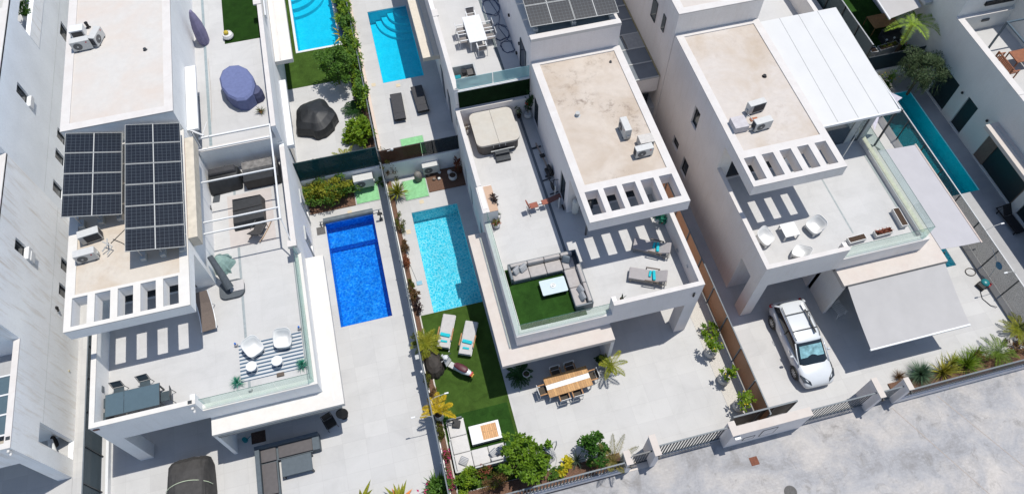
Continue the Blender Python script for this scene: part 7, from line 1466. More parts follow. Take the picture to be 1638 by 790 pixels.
# upper middle yard
lz = lambda lab, x, y, rz_: lounger(lab, (x, y, G1), rz_, 'black loungers by the upper aqua pool', BLACK, plain('charcoal sling', (0.055, 0.055, 0.06), 0.8), back=8, L=2.25, w=0.75, h=0.28, thick=0.03, backL=0.6)
lz('black sling lounger left of two before the upper aqua pool', 0.62, 32.9, R_(178)); lz('black sling lounger right of two in the shade edge', 2.1, 33.2, R_(182))
q = A(560, 200, 335, 205, 1.6); t = thing('wicker_stool', 'round brown stool behind the brown net fence', 'stool', (-0.45, 29.3, G1)); m = MB(); m.cyl((0, 0), 0.36, 0.0, 0.3, 20); m.build('drum', WICK, t)
t = thing('fence_lamp', 'white lamp on the post where the two net fences meet', 'lamp', (-0.62, 28.7, 2.8)); m = MB(); m.ellip((0.3, 0, 0.08), (0.1, 0.08, 0.1)); m.tube([(0, 0, 0), (0.3, 0, 0.05)], 0.02); m.build('lamp_head', POTW, t)
# ================================================================ RIGHT VILLA, terrace
t = thing('side_table', 'square white table between the white tub chairs', 'table', (19.17, 16.73, TF)); m = MB(); m.box(-0.41, 0.41, -0.41, 0.41, 0.43, 0.46); m.build('tabletop', WPLAS, t)
for sx in (-1, 1):
    for sy in (-1, 1): m = MB(); m.box(sx * 0.37 - 0.03, sx * 0.37 + 0.03, sy * 0.37 - 0.03, sy * 0.37 + 0.03, 0, 0.43); m.build('leg', WPLAS, t)
GT = 'white tub chairs on the right terrace'
tub_chair('white tub chair left of the square table by the parapet', (17.75, 16.62, TF), R_(30), GT, W=0.76, D=0.80)
tub_chair('white tub chair right of the square table', (20.6, 16.62, TF), R_(-72), GT, W=0.80, D=0.80)
tub_chair('white tub chair nearest the front parapet', (19.15, 15.32, TF), R_(-140), GT, W=0.76, D=0.78)
box_planter('white trough of bare soil by the parapet end', (22.45, 15.42, TF), R_(2), 1.0, 0.36, 0.30)
box_planter('white trough with reddish succulents', (24.0, 15.45, TF), R_(2), 1.0, 0.36, 0.30, None, G_RED)
box_planter('white trough of bare soil along the right glass', (25.3, 16.05, TF), R_(88), 1.15, 0.38, 0.34)
# white polycarbonate canopy
t = thing('terrace_canopy', 'large white panelled canopy leaning on the right villa', 'canopy', (24.0, 24.7, TF)); cx0, cx1, cy0, cy1 = 21.75, 26.5, 20.85, 28.5; WP = plain('white roof sheet', (0.675, 0.675, 0.665), 0.6, 0, 0.03, 0.8)
zc0, zc1 = 7.32, 7.75
for i in range(4):
    a = cx0 + (cx1 - cx0) * i / 4 + 0.02; b = cx0 + (cx1 - cx0) * (i + 1) / 4 - 0.02; m = MB(); m.slab([(a, cy0, zc0), (b, cy0, zc0), (b, cy1, zc1), (a, cy1, zc1)], 0.04); m.build('roof_sheet', WP, t, world=True)
for i in range(5): x = cx0 + (cx1 - cx0) * i / 4; m = MB(); m.slab([(x - 0.018, cy0, zc0 - 0.012), (x + 0.018, cy0, zc0 - 0.012), (x + 0.018, cy1, zc1 - 0.012), (x - 0.018, cy1, zc1 - 0.012)], 0.08); m.build('rafter', LGREY, t, world=True)
extra(t, 'edge_gutter', WHITE, [(cx0 - 0.02, cx1 + 0.06, cy0 - 0.10, cy0 - 0.002, zc0 - 0.13, zc0 + 0.03)]); extra(t, 'edge_beam', WHITE, [(cx1 + 0.026, cx1 + 0.09, cy0, cy1, zc0 - 0.1, zc0 + 0.06)])
for p_ in ((24.85, 25.25), (22.5, 22.56)): m = MB(); m.box(p_[0], p_[1], 21.5, 21.56, TF, zc0 - 0.1); m.build('mullion', LGREY, t, world=True)
extra(t, 'end_post', LGREY, [(25.7, 26.05, 21.45, 21.6, TF, zc0 - 0.1)])
extra(t, 'bottom_track', LGREY, [(21.7, 26.0, 21.48, 21.58, TF, TF + 0.06)])
extra(t, 'glass_screen', TEALG, [(21.75, 24.84, 21.525, 21.535, TF + 0.06, zc0 - 0.1), (25.26, 25.7, 21.525, 21.535, TF + 0.06, zc0 - 0.1)])
# sail shade and tall pole on the yard side
q1, q2, q3 = (28.6, 26.2, 4.6), (30.9, 24.6, 3.0), (27.9, 22.6, 3.1)
t = thing('shade_sail', 'pale lilac shade sail hung beside the white canopy', 'shade sail', (28.9, 24.4, 0)); m = MB(); m.add([q1, ((q1[0] + q2[0]) / 2 - .15, (q1[1] + q2[1]) / 2 - .1, 3.5), q2, (29.1, 23.9, 2.8), q3, (28.2, 24.4, 3.5)], [(0, 1, 2, 3, 4, 5)]); o = m.build('sail', plain('pale lilac canvas', (0.62, 0.59, 0.66), 0.8), t, world=True); so = o.modifiers.new('s', 'SOLIDIFY'); so.thickness = 0.01
m = MB(); m.tube([(29.76, 23.5, 0.0), (29.76, 23.5, 3.55)], 0.07, 8); m.build('mast', DARK, t, world=True); m = MB(); m.tube([(29.5, 23.7, 3.4), (30.0, 23.3, 3.5)], 0.06, 6); m.build('mast_head', DARK, t, world=True)
t = thing('wheel_base', 'dark parasol base with tarpaulin behind the side awning', 'parasol base', (28.8, 22.9, 0.01)); m = MB(); m.ellip((0, 0, 0.3), (0.9, 0.7, 0.3), 14, 8, 0.06); m.build('cover', plain('mouse grey tarpaulin', (0.17, 0.18, 0.17), 0.8, 0, 0.3, 3), t)
t = thing('outdoor_shower', 'bent white pipe shower standing at the corner of right terrace', 'outdoor shower', (23.6, 20.0, TF)); m = MB(); m.tube([(0, 0, 0), (0.45, 0.35, 1.0), (0.92, 0.75, 2.05), (1.0, 0.9, 2.15), (0.88, 0.98, 2.1)], 0.03); m.build('pipe', LGREY, t)
m = MB(); m.tube([(-0.4, 0.4, 0.02), (0.25, -0.42, 0.02)], 0.02); m.tube([(-0.35, -0.05, 0.02), (0.55, 0.05, 0.02)], 0.02); m.tube([(0.5 * math.cos(k * .35 - 1.2), 0.5 * math.sin(k * .35 - 1.2), 0.02) for k in range(10)], 0.02); m.build('foot_frame', LGREY, t)
# roof
RZ = 7.90
ac_unit('air conditioner with coil side showing on the pale right roof', (18.6, 22.3, RZ), R_(186), 0.95, 0.36, 0.70)
ac_unit('air conditioner with round fan on the pale right roof', (18.45, 21.15, RZ), R_(4), 0.95, 0.38, 0.64, logo=False)
t = thing('service_box', 'square lilac white duct box on the pale right roof', 'service box', (17.35, 21.5, RZ)); m = MB(); m.box(-0.38, 0.38, -0.38, 0.38, 0, 0.42); m.build('box', plain('lilac white box', (0.56, 0.53, 0.54), 0.7), t, bevel=0.01)
pipes('white lagged pipes between box and fan on the pale right roof', [[(17.75, 21.4, RZ + .15), (17.9, 21.25, RZ + .3), (18.0, 21.3, RZ + .25)], [(17.7, 21.7, RZ + .2), (17.95, 21.8, RZ + .45), (18.1, 21.5, RZ + .3)], [(17.8, 21.1, RZ + .1), (17.9, 21.05, RZ + .2), (18.0, 21.1, RZ + .2)]], 0.035, LGREY)
m = MB(); m.box(-0.2, 0.2, -0.1, 0.1, 0, 0.05); o = m.build('brick', TERRA); o.location = (18.35, 21.75, RZ + 0.005); tag(o, 'orange brick wedged between the two right roof air conditioners', 'brick')
vent('small black vent on the back half of the pale right roof', (20.14, 24.42, RZ), 0.08, 0.05, BLACK)
# ---- car
CARP = plain('white car paint', (0.70, 0.73, 0.75), 0.22, 0, 0.02, 2, 0.6); CARP.node_tree.nodes['Principled BSDF'].inputs['Coat Weight'].default_value = 0.6
t = thing('parked_car', 'white compact suv with roof bars parked under the right terrace', 'car', (18.90, 11.95, 0.005), R_(180) - R_(1.5)); t.scale = (1.06, 1.07, 1.04)
# local: front towards +y
def loft(m, S, prof):
    vs = []; fs = []; n = len(prof) * 2
    for s_ in S:
        y, w, zb, zt = s_[:4]; cr = s_[4] if len(s_) > 4 else 0.03
        half = [(px * w, zb + pz * (zt - zb) + (cr * (1 - px * px) if pz > 0.95 else 0)) for px, pz in prof]
        for x, z in half: vs.append((x, y, z))
        for x, z in reversed(half): vs.append((-x, y, z))
    for k in range(len(S) - 1):
        for i in range(n): j = (i + 1) % n; fs.append((k * n + i, k * n + j, (k + 1) * n + j, (k + 1) * n + i))
    fs += [tuple(range(n - 1, -1, -1)), tuple(range((len(S) - 1) * n, len(S) * n))]
    return m.add(vs, fs)
PB = [(0.02, 0), (0.82, 0), (0.97, 0.12), (1.0, 0.45), (0.985, 0.72), (0.93, 0.92), (0.80, 1.0), (0.4, 1.0), (0.02, 1.0)]
m = MB(); loft(m, [(-2.27, 0.60, 0.42, 0.80, 0.0), (-2.20, 0.80, 0.32, 0.96, 0.01), (-2.0, 0.89, 0.26, 1.02, 0.02), (-1.3, 0.92, 0.24, 1.0, 0.02), (-0.4, 0.92, 0.22, 0.94, 0.0), (0.6, 0.92, 0.22, 0.92, 0.0), (1.1, 0.92, 0.23, 0.93, 0.01), (1.35, 0.91, 0.24, 0.93, 0.04), (1.75, 0.89, 0.25, 0.87, 0.05), (2.1, 0.84, 0.26, 0.77, 0.04), (2.28, 0.76, 0.28, 0.66, 0.02), (2.36, 0.60, 0.34, 0.55, 0.0)], PB)
m.build('body', CARP, t, smooth=True, sub=1)
PG = [(0.02, 0), (1.0, 0), (0.985, 0.3), (0.90, 0.85), (0.80, 0.98), (0.4, 1.0), (0.02, 1.0)]
m = MB(); loft(m, [(-2.12, 0.72, 0.90, 0.98, 0), (-1.90, 0.78, 0.90, 1.30, 0), (-1.72, 0.80, 0.9, 1.46, 0.01), (-0.9, 0.82, 0.9, 1.53, 0.02), (-0.1, 0.82, 0.9, 1.53, 0.02), (0.38, 0.80, 0.9, 1.44, 0.02), (1.10, 0.78, 0.88, 1.05, 0.02), (1.42, 0.76, 0.88, 0.93, 0.0)], PG)
m.build('windows', plain('car glass', (0.012, 0.02, 0.025), 0.05, 0, 0.1, 2, 0.8), t, smooth=True, sub=1)
m = MB(); loft(m, [(-1.93, 0.66, 1.36, 1.42, 0.0), (-1.75, 0.72, 1.40, 1.50, 0.01), (-0.9, 0.74, 1.44, 1.565, 0.015), (-0.1, 0.74, 1.44, 1.565, 0.015), (0.30, 0.71, 1.40, 1.505, 0.01), (0.36, 0.68, 1.38, 1.48, 0.0)], PG); m.build('roof', CARP, t, smooth=True, sub=1)
for sx in (-1, 1):
    m = MB(); m.tube([(sx * 0.725, 0.32, 1.46), (sx * 0.775, 0.8, 1.21), (sx * 0.80, 1.34, 0.95)], 0.035, 6); m.build('windscreen_pillar', CARP, t, smooth=True)
    m = MB(); m.tube([(sx * 0.70, -1.75, 1.45), (sx * 0.80, -2.0, 1.10), (sx * 0.82, -2.08, 0.98)], 0.055, 6); m.build('rear_pillar', CARP, t, smooth=True)
    m = MB(); m.tube([(sx * 0.755, -0.45, 1.48), (sx * 0.845, -0.42, 1.0)], 0.025, 5); m.build('door_pillar', BLACK, t)
    m = MB(); m.tube([(sx * 0.62, -1.65, 1.57), (sx * 0.66, -0.8, 1.615), (sx * 0.66, 0.0, 1.60), (sx * 0.62, 0.2, 1.56)], 0.018, 5); m.build('roof_rail', BLACK, t)
    m = MB(); m.ellip((sx * 0.99, 0.78, 1.03), (0.12, 0.07, 0.085), 10, 6); m.build('wing_mirror', CARP, t, smooth=True)
    m = MB(); m.hexa([(sx * 0.46, 2.28, 0.58), (sx * 0.80, 2.06, 0.60), (sx * 0.87, 1.70, 0.72), (sx * 0.50, 2.12, 0.66)], [(sx * 0.46, 2.30, 0.70), (sx * 0.81, 2.08, 0.765), (sx * 0.88, 1.72, 0.865), (sx * 0.50, 2.14, 0.80)]); m.build('headlight', plain('smoked lamp lens', (0.05, 0.06, 0.07), 0.1), t)
    m = MB(); m.ellip((sx * 0.80, -2.10, 0.90), (0.12, 0.10, 0.11), 8, 6); m.build('tail_light', REDP, t)
    for dy in (-0.55, 0.45): m = MB(); m.box(sx * 0.935 - 0.012, sx * 0.935 + 0.012, dy - 0.09, dy + 0.09, 0.80, 0.83); m.build('door_handle', LGREY, t)
    for y in (-1.38, 1.42):
        m = MB(); m.lathe([(0.24, -0.10), (0.32, -0.10), (0.345, -0.06), (0.345, 0.06), (0.32, 0.10), (0.24, 0.10)], (0, 0), 26); m.xf(Matrix.Translation((sx * 0.84, y, 0.345)) @ Matrix.Rotation(R_(90), 4, 'Y')); w_ = m.build('wheel', RUBBER, t, smooth=False)
        m = MB(); m.cyl((0, 0), 0.055, 0.09, 0.115, 12)
        for k in range(10): a = k * math.pi / 5; m.hexa([(0.04 * math.cos(a) - 0.02 * math.sin(a), 0.04 * math.sin(a) + 0.02 * math.cos(a), 0.085), (0.04 * math.cos(a) + 0.02 * math.sin(a), 0.04 * math.sin(a) - 0.02 * math.cos(a), 0.085), (0.24 * math.cos(a) + 0.025 * math.sin(a), 0.24 * math.sin(a) - 0.025 * math.cos(a), 0.085), (0.24 * math.cos(a) - 0.025 * math.sin(a), 0.24 * math.sin(a) + 0.025 * math.cos(a), 0.085)], [(0.04 * math.cos(a) - 0.02 * math.sin(a), 0.04 * math.sin(a) + 0.02 * math.cos(a), 0.108), (0.04 * math.cos(a) + 0.02 * math.sin(a), 0.04 * math.sin(a) - 0.02 * math.cos(a), 0.108), (0.24 * math.cos(a) + 0.025 * math.sin(a), 0.24 * math.sin(a) - 0.025 * math.cos(a), 0.10), (0.24 * math.cos(a) - 0.025 * math.sin(a), 0.24 * math.sin(a) + 0.025 * math.cos(a), 0.10)])
        m.xf(Matrix.Translation((sx * 0.84, y, 0.345)) @ Matrix.Rotation(R_(90 * sx), 4, 'Y')); m.build('rim', ALU, w_)
        m = MB(); m.tube([(sx * 0.925, y + 0.38 * math.cos(math.pi * k / 12), 0.34 + 0.38 * math.sin(math.pi * k / 12)) for k in range(13)], 0.03, 5); m.build('wheel_arch', BLACK, t)
for y in (-1.15, -0.25): m = MB(); m.tube([(-0.66, y, 1.60), (-0.3, y, 1.635), (0.3, y, 1.635), (0.66, y, 1.60)], 0.022, 6); m.build('cross_bar', BLACK, t)
m = MB(); m.box(-0.46, -0.36, -1.25, 0.05, 1.66, 1.69); m.tube([(-0.41, -1.2, 1.70), (-0.5, -0.9, 1.74), (-0.36, -0.5, 1.72), (-0.42, 0.0, 1.74)], 0.018); m.build('bike_carrier', DARK, t); m = MB(); m.box(-0.44, -0.34, -1.6, -1.26, 1.66, 1.68); m.build('carrier_end', ALU, t)
m = MB(); m.box(-0.42, 0.42, 2.20, 2.30, 0.42, 0.56); m.build('grille', BLACK, t); m = MB(); m.box(-0.24, 0.24, 2.301, 2.315, 0.34, 0.44); m.build('number_plate', WHITE, t)
m = MB(); m.slab([(-0.58, 0.50, 1.40), (0.58, 0.50, 1.40), (0.62, 1.02, 1.115), (-0.62, 1.02, 1.115)], 0.004); m.build('sun_shade', plain('crinkled silver blue foil', (0.30, 0.55, 0.58), 0.35, 0.3, 0.5, 4), t)
# ---- awnings
t = thing('front_awning', 'large grey awning stretched from the right canopy slab', 'awning', (24.2, 13.4, 3.0)); m = MB(); n = 8
for i in range(n):
    a, b = i / n, (i + 1) / n; f = lambda u: (13.38 - 3.22 * u, 3.22 - 0.92 * u - 0.06 * math.sin(math.pi * u))
    (ya, za), (yb_, zb_) = f(a), f(b); m.slab([(21.35, yb_, zb_), (27.02, yb_, zb_), (27.02, ya, za), (21.35, ya, za)], 0.012)
m.build('canvas', AWN, t, world=True); extra(t, 'front_bar', WHITE, [(21.32, 27.05, 10.06, 10.15, 2.20, 2.30)]); extra(t, 'cassette', DARK, [(21.3, 27.1, 13.36, 13.41, 3.05, 3.28)])
for x in (22.2, 26.2): m = MB(); m.tube([(x, 13.3, 3.05), (x + 0.6, 11.6, 2.55), (x, 10.12, 2.22)], 0.03); m.build('folding_arm', WHITE, t, world=True)
t = thing('side_awning', 'pale lilac awning over the small right hand pool', 'awning', (28.5, 17.7, 3.0)); m = MB()
for i in range(6): a, b = i / 6, (i + 1) / 6; g_ = lambda u: (27.25 + 2.6 * u, 3.20 - 0.3 * u - 0.05 * math.sin(math.pi * u)); (xa, za), (xb_, zb_) = g_(a), g_(b); m.slab([(xa, 14.2, za), (xb_, 14.2, zb_), (xb_, 21.15, zb_), (xa, 21.15, za)], 0.012)
m.build('canvas', plain('pale lilac grey canvas', (0.50, 0.49, 0.51), 0.9, 0, 0.04, 1), t, world=True); extra(t, 'front_bar', plain('peach faded valance', (0.62, 0.52, 0.46), 0.8), [(29.85, 29.93, 14.15, 21.2, 2.86, 2.93)]); extra(t, 'cassette', DARK, [(27.18, 27.25, 14.2, 21.15, 3.05, 3.25)])
# stool, pool cleaner, nets, pot
t = thing('slatted_stool', 'white slatted wooden stool in the shade by the wing wall', 'stool', (21.95, 13.35, 0.005), R_(14))
for i in range(7): m = MB(); m.box(-0.30, 0.30, -0.33 + i * 0.1, -0.33 + i * 0.1 + 0.055, 0.42, 0.45); m.build('slat', plain('weathered white wood', (0.75, 0.74, 0.72), 0.8), t)
MW = MATS['weathered white wood']
for sx in (-1, 1):
    for sy in (-1, 1): m = MB(); m.tube([(sx * 0.26, sy * 0.28, 0.42), (sx * 0.30, sy * 0.38, 0)], 0.025); m.build('leg', MW, t)
m = MB(); m.box(-0.32, 0.32, -0.40, -0.36, 0.40, 0.46); m.box(-0.32, 0.32, 0.36, 0.40, 0.40, 0.5); m.build('end_bar', MW, t)
t = thing('pool_robot', 'teal and red pool cleaner on kerb of the mesh fence', 'pool cleaner', (30.75, 12.75, 0.005), R_(20)); m = MB(); m.box(-0.34, 0.0, -0.25, 0.25, 0.0, 0.28); m.build('track', BLACK, t, bevel=0.05); m = MB(); m.ellip((0.08, 0.0, 0.28), (0.24, 0.26, 0.14), 14, 8); m.build('shell', plain('teal robot shell', (0.02, 0.20, 0.22), 0.35), t, smooth=True); m = MB(); m.box(0.05, 0.3, -0.3, -0.12, 0.15, 0.32); m.build('handle', REDP, t, bevel=0.02)
m = MB(); m.tube([(30.6 + 0.3 * math.cos(a * .6), 13.7 + 0.25 * math.sin(a * .6), 0.03) for a in range(20)], 0.025, 5); o = m.build('vacuum_hose', plain('dull hose', (0.10, 0.09, 0.08), 0.6)); tag(o, 'dark hose coil beyond the pool cleaner', 'hose')
m = MB(); m.tube([(30.5, 12.6, 0.03), (30.3, 12.0, 0.03), (30.5, 11.5, 0.04), (30.75, 11.3, 0.1)], 0.02, 5); o = m.build('power_cable', BLACK); tag(o, 'thin cable curling from the pool cleaner to the tap', 'cable')
for i, (y, l) in enumerate(((12.75, 1), (13.7, 1))):
    t = thing('arm_lamp', ['white arm lamp on mesh fence above the pool cleaner', 'white arm lamp on mesh fence reaching over the teal side'][i], 'lamp', (31.42, y - 0.4 + i * 1.9, 1.9)); sg = -1 if i == 0 else 1; m = MB(); m.tube([(0, 0, 0), (sg * 0.3, 0, 0.35), (sg * 0.75, 0.02, 0.4)], 0.014); m.build('arm', LGREY, t); m = MB(); m.box(sg * 0.72, sg * 0.92, -0.03, 0.05, 0.38, 0.41); m.build('lamp_head', WHITE, t)
t = thing('leaf_net', 'blue leaf net on a pole hanging on the mesh fence', 'pool net', (31.33, 13.2, 1.3)); m = MB(); m.ellip((0, 0, 0), (0.05, 0.24, 0.22), 12, 8); m.build('net', plain('mid blue net', (0.05, 0.20, 0.33), 0.6), t); m = MB(); m.tube([(0, -0.1, -1.1), (0, 0.1, 0.0), (0, 1.0, 0.35)], 0.015); m.build('pole', LGREY, t)
t = thing('downpipe_kink', 'short dark downpipe under the end of the front awning', 'pipe', (27.6, 14.1, 0)); m = MB(); m.tube([(0, 0, 0), (0, 0, 2.95)], 0.04); m.build('pipe', DARK, t)
# ---- street planting of the right yard
spiky('grass_tuft', 'large blue green spherical grass tuft by the gate pillar', (24.42, 8.75, 0), 620, 0.95, 0.022, leafy('blue green needles', (0.05, 0.11, 0.06), (0.13, 0.22, 0.13), (0.22, 0.32, 0.17)), 201, (0, 95), 0.12, None, 'grass tuft', 0.22)
spiky('grass_tuft', 'small dry brown grass tuft left of the blue green one', (23.35, 8.95, 0), 150, 0.55, 0.018, G_DRY, 202, (5, 85), 0.1, None, 'grass tuft', 0.05)
spiky('flax_plant', 'yellow green flax with upright blades', (25.75, 8.6, 0), 75, 1.3, 0.075, leafy('flax blades', (0.16, 0.17, 0.02), (0.36, 0.33, 0.05), (0.5, 0.45, 0.08)), 203, (0, 70), 0.15, None, 'flax', 0.05)
spiky('fan_palm', 'bright green fan palm right of the yellow flax', (27.1, 8.65, 0), 170, 1.0, 0.05, leafy('bright fan leaves', (0.07, 0.13, 0.01), (0.17, 0.27, 0.02), (0.28, 0.36, 0.04)), 204, (0, 95), 0.08, None, 'palm', 0.25)
spiky('flax_plant', 'shorter yellow flax squeezed left of the fan palm', (26.45, 8.95, 0), 50, 0.95, 0.06, G_YG, 233, (5, 80), 0.2, None, 'flax', 0.05)
spiky('flax_plant', 'lime rosette right of the bright fan palm', (27.95, 9.05, 0), 70, 0.8, 0.05, G_LIME, 234, (5, 88), 0.12, None, 'plant', 0.1)
bush('shrub', 'dusky olive shrub between fan palm and big cycad', (28.1, 8.75, 0), (0.45, 0.4, 0.35), 420, 0.10, 0.03, G_DRY, 'shrub', 8, 205)
palm('cycad', 'broad green cycad arching by the fence corner', (29.05, 8.75, 0), 0.35, 13, 1.25, 0.45, 0.45, 0.24, leafy('cycad leaflets', (0.06, 0.11, 0.015), (0.16, 0.24, 0.03), (0.26, 0.33, 0.04)), 206, None, 'cycad', 0.12)
palm('cycad', 'yellow green cycad at the far right edge of the photo', (30.9, 9.75, 0), 0.35, 14, 1.1, 0.45, 0.4, 0.22, G_YG, 207, None, 'cycad', 0.1)
bush('shrub', 'dark undergrowth at the far right fence corner', (30.3, 8.8, 0), (0.6, 0.5, 0.3), 420, 0.11, 0.05, G_DRY, 'shrub', 9, 208)
q = A(1380, 540, 1500, 80, 0.3); o = MB().ellip((0, 0, 0.1), (0.3, 0.22, 0.12), 10, 6, 0.08).build('garden_stone', plain('pale boulder', (0.5, 0.47, 0.43), 0.9)); o.location = (30.1, 9.25, 0.02); tag(o, 'pale boulder between the two cycads', 'stone')
# ================================================================ FAR RIGHT
def bench(label, x, y, rz):
    t = thing('garden_bench', label, 'bench', (x, y, TF), rz)
    for i in range(5): m = MB(); m.box(-0.75, 0.75, -0.28 + i * 0.1, -0.22 + i * 0.1, 0.42, 0.45); m.build('seat_slat', BROWNW, t)
    m = MB()
    for i in range(13): m.box(-0.68 + i * 0.113 - 0.02, -0.68 + i * 0.113 + 0.02, 0.27, 0.29, 0.5, 0.86)
    m.box(-0.75, 0.75, 0.25, 0.30, 0.86, 0.92); m.build('backrest', BROWNW, t)
    for sx in (-1, 1): m = MB(); m.box(sx * 0.75 - 0.03, sx * 0.75 + 0.03, -0.30, -0.24, 0, 0.64); m.box(sx * 0.75 - 0.03, sx * 0.75 + 0.03, 0.24, 0.30, 0, 0.9); m.box(sx * 0.75 - 0.04, sx * 0.75 + 0.04, -0.32, 0.3, 0.641, 0.67); m.build('end_frame', BROWNW, t)
bench('reddish brown slatted bench on the rightmost terrace', 36.95, 24.3, R_(90))
table('garden_table', 'reddish brown wooden table beside the slatted bench', (38.0, 24.55, TF), 0, 1.15, 0.95, 0.72, BROWNW, BROWNW, 0.04, 'table')
t = thing('pergola_frame', 'dark blue steel pergola frame on the rightmost terrace', 'pergola', (37.1, 26.1, TF)); PF = plain('blue grey steel', (0.08, 0.12, 0.15), 0.4)
for b in ((37.06, 37.16, 26.05, 26.15, TF, 6.3), (37.06, 37.16, 20, 26.04, 6.22, 6.3), (37.17, 42, 26.05, 26.15, 6.22, 6.3)): m = MB(); m.box(*b); m.build('beam', PF, t, world=True)
t = thing('wall_vent', 'small grey vent plate on the back wall of rightmost terrace', 'vent', (37.5, 27.74, 4.9)); m = MB(); m.box(-0.25, 0.25, -0.03, 0.03, -0.08, 0.08); m.build('plate', IRON, t)
for i, (y, z) in enumerate(((24.45, 2.38), (21.9, 2.6))): t = thing('wall_lamp', ['black round lamp between the two dark doors', 'black round lamp near the right canopy end'][i], 'wall lamp', (XR - 0.06, y, z)); m = MB(); m.ellip((0, 0, 0), (0.07, 0.09, 0.09)); m.build('lamp', BLACK, t)
lounger('black sunbed with raised back on the shaded right patio', (34.68, 16.2, 0.005), R_(4), None, BLACK, plain('black sling', (0.02, 0.02, 0.022), 0.8), back=42, L=1.95, w=0.62, h=0.30, thick=0.04)
tree('weeping_tree', 'grey green weeping pepper tree over the teal pool end', (34.0, 26.9, 0), (1.45, 1.5, 1.2), 2.4, 6500, 0.17, 0.04, leafy('pepper tree leaflets', (0.05, 0.085, 0.035), (0.12, 0.17, 0.08), (0.22, 0.25, 0.13)), 211, 22, 0.10, droop=True)
palm('queen_palm', 'tall arching palm at the corner of the upper right lawn', (34.1, 29.6, 0.95), 2.8, 8, 2.0, 0.9, 0.6, 0.5, leafy('palm green leaflets', (0.14, 0.24, 0.02), (0.32, 0.46, 0.06), (0.5, 0.58, 0.12)), 212, None, 'palm', 0.12, n=30)
bush('shrub', 'lime shrub with yellow flowers below the weeping tree', (32.9, 28.0, 0), (0.6, 0.5, 0.7), 650, 0.13, 0.06, G_MID, 'shrub', 10, 213, mat2=G_YEL, n2=40)
# upper right yard (z 0.95)
G3 = 0.965
t = thing('tapered_planter', 'tall pale tapered planter beside the long box planter', 'planter', (32.25, 29.75, G3)); m = MB(); m.hexa([(-.16, -.16, 0), (.16, -.16, 0), (.16, .16, 0), (-.16, .16, 0)], [(-.26, -.26, .85), (.26, -.26, .85), (.26, .26, .85), (-.26, .26, .85)]); m.build('box', LGREY, t); m = MB(); m.box(-.2, .2, -.2, .2, .851, .86); m.build('soil', SOIL, t)
box_planter('long grey box planter with small flowering plants', (33.6, 30.0, G3), R_(6), 1.5, 0.45, 0.65, LGREY, G_YG)
bush('shrub', 'lime plant at the left end of the dark blue fence', (31.7, 29.3, G3), (0.35, 0.25, 0.3), 240, 0.12, 0.07, G_LIME, 'shrub', 7, 221)
bush('marigold_bush', 'dark bush with orange flowers under the tall palm', (34.9, 29.6, G3), (0.5, 0.35, 0.3), 360, 0.10, 0.06, G_MID, 'shrub', 8, 222, mat2=plain('orange petals', (0.8, 0.25, 0.02), 0.7), n2=18)
t = thing('planter_trough', 'low dark trough in front of the marigolds', 'planter', (33.9, 29.1, G3)); m = MB(); m.box(-0.7, 0.7, -0.15, 0.15, 0, 0.3); m.build('trough', DARK, t)
for i, (x, y) in enumerate(((33.5, 30.3), (34.1, 30.35), (34.4, 30.05), (35.0, 30.2))): t = thing('solar_globe_light', ['white globe light left of four by the box planter', 'white globe light second of four by the box planter', 'white globe light third of four by the box planter', 'white globe light nearest the tall grey wall'][i], 'garden light', (x, y, G3)); m = MB(); m.ellip((0, 0, 0.9), (0.07, 0.07, 0.07), 10, 6); m.build('globe', WHITE, t); m = MB(); m.cyl((0, 0), 0.01, 0, 0.84, 6); m.build('stake', LGREY, t)
t = thing('upper_awning', 'grey awning with white edge over the upper right lawn', 'awning', (34, 31.5, 3.5)); m = MB(); m.slab([(32.42, 29.96, 4.25), (34.8, 30.3, 4.4), (35.3, 34.5, 4.75), (32.42, 34.5, 4.5)], 0.015); m.build('canvas', AWN, t, world=True); m = MB(); m.slab([(32.36, 29.9, 4.27), (32.44, 29.9, 4.27), (32.44, 34.5, 4.53), (32.36, 34.5, 4.53)], 0.08); m.build('edge_bar', WHITE, t, world=True); extra(t, 'cassette', LGREY, [(34.85, 35.35, 30.2, 34.5, 4.55, 4.75)])
t = thing('wood_table', 'brown wooden table half hidden below the upper awning', 'table', (34.3, 32.2, G3)); m = MB(); m.box(-0.9, 0.9, -0.6, 0.6, 0.7, 0.75); m.build('tabletop', TEAKP, t); legs(t, 1.8, 1.2, 0.7, TEAKP)
t = thing('outdoor_sofa', 'charcoal sofa in deep shade beyond the tall palm', 'sofa', (34.6, 31.0, G3)); m = MB(); m.box(-0.8, 0.6, -0.4, 0.4, 0, 0.4); m.build('seat', FABD, t); m = MB(); m.box(-0.8, 0.6, 0.2, 0.4, 0.401, 0.75); m.build('back', FABD, t)
lawn(31.4, 33.0, 33.4, 36, 0.972, T_L)
# ================================================================ FAR LEFT
q = B_(0, 0, 150, 40, 6.5); potted_bush('green plant in large white basket on the leftmost balcony', (-19.85, 41.4, 6.1), 0.42, 0.7, (0.5, 0.5, 0.35), 220, 0.35, 0.07, G_MID, 231, POTW, 'round')
bush('shrub', 'yellow tipped palms seen between the two upper left villas', (-18.6, 46.6, 1.5), (0.9, 1.6, 0.8), 900, 0.3, 0.06, G_YG, 'shrub', 10, 232)
t = thing('toy_bin', 'blue bin with red lid behind the off white roof', 'bin', (-17.7, 44.2, 1.5)); m = MB(); m.cyl((0, 0), 0.3, 0, 0.7, 12); m.build('bin', BLUEP, t); m = MB(); m.cyl((0.2, -0.6), 0.25, 0, 0.3, 12); m.build('lid', REDP, t)
LT = 4.11
t = thing('garden_table', 'large white framed table with dark glass on the leftmost terrace', 'table', (-20.7, 16.9, LT)); 
for j in range(3): m = MB(); m.box(-0.85, 0.75, -1.45 + j * 0.98, -0.55 + j * 0.98, 0.72, 0.735); m.build('glass_pane', SG, t)
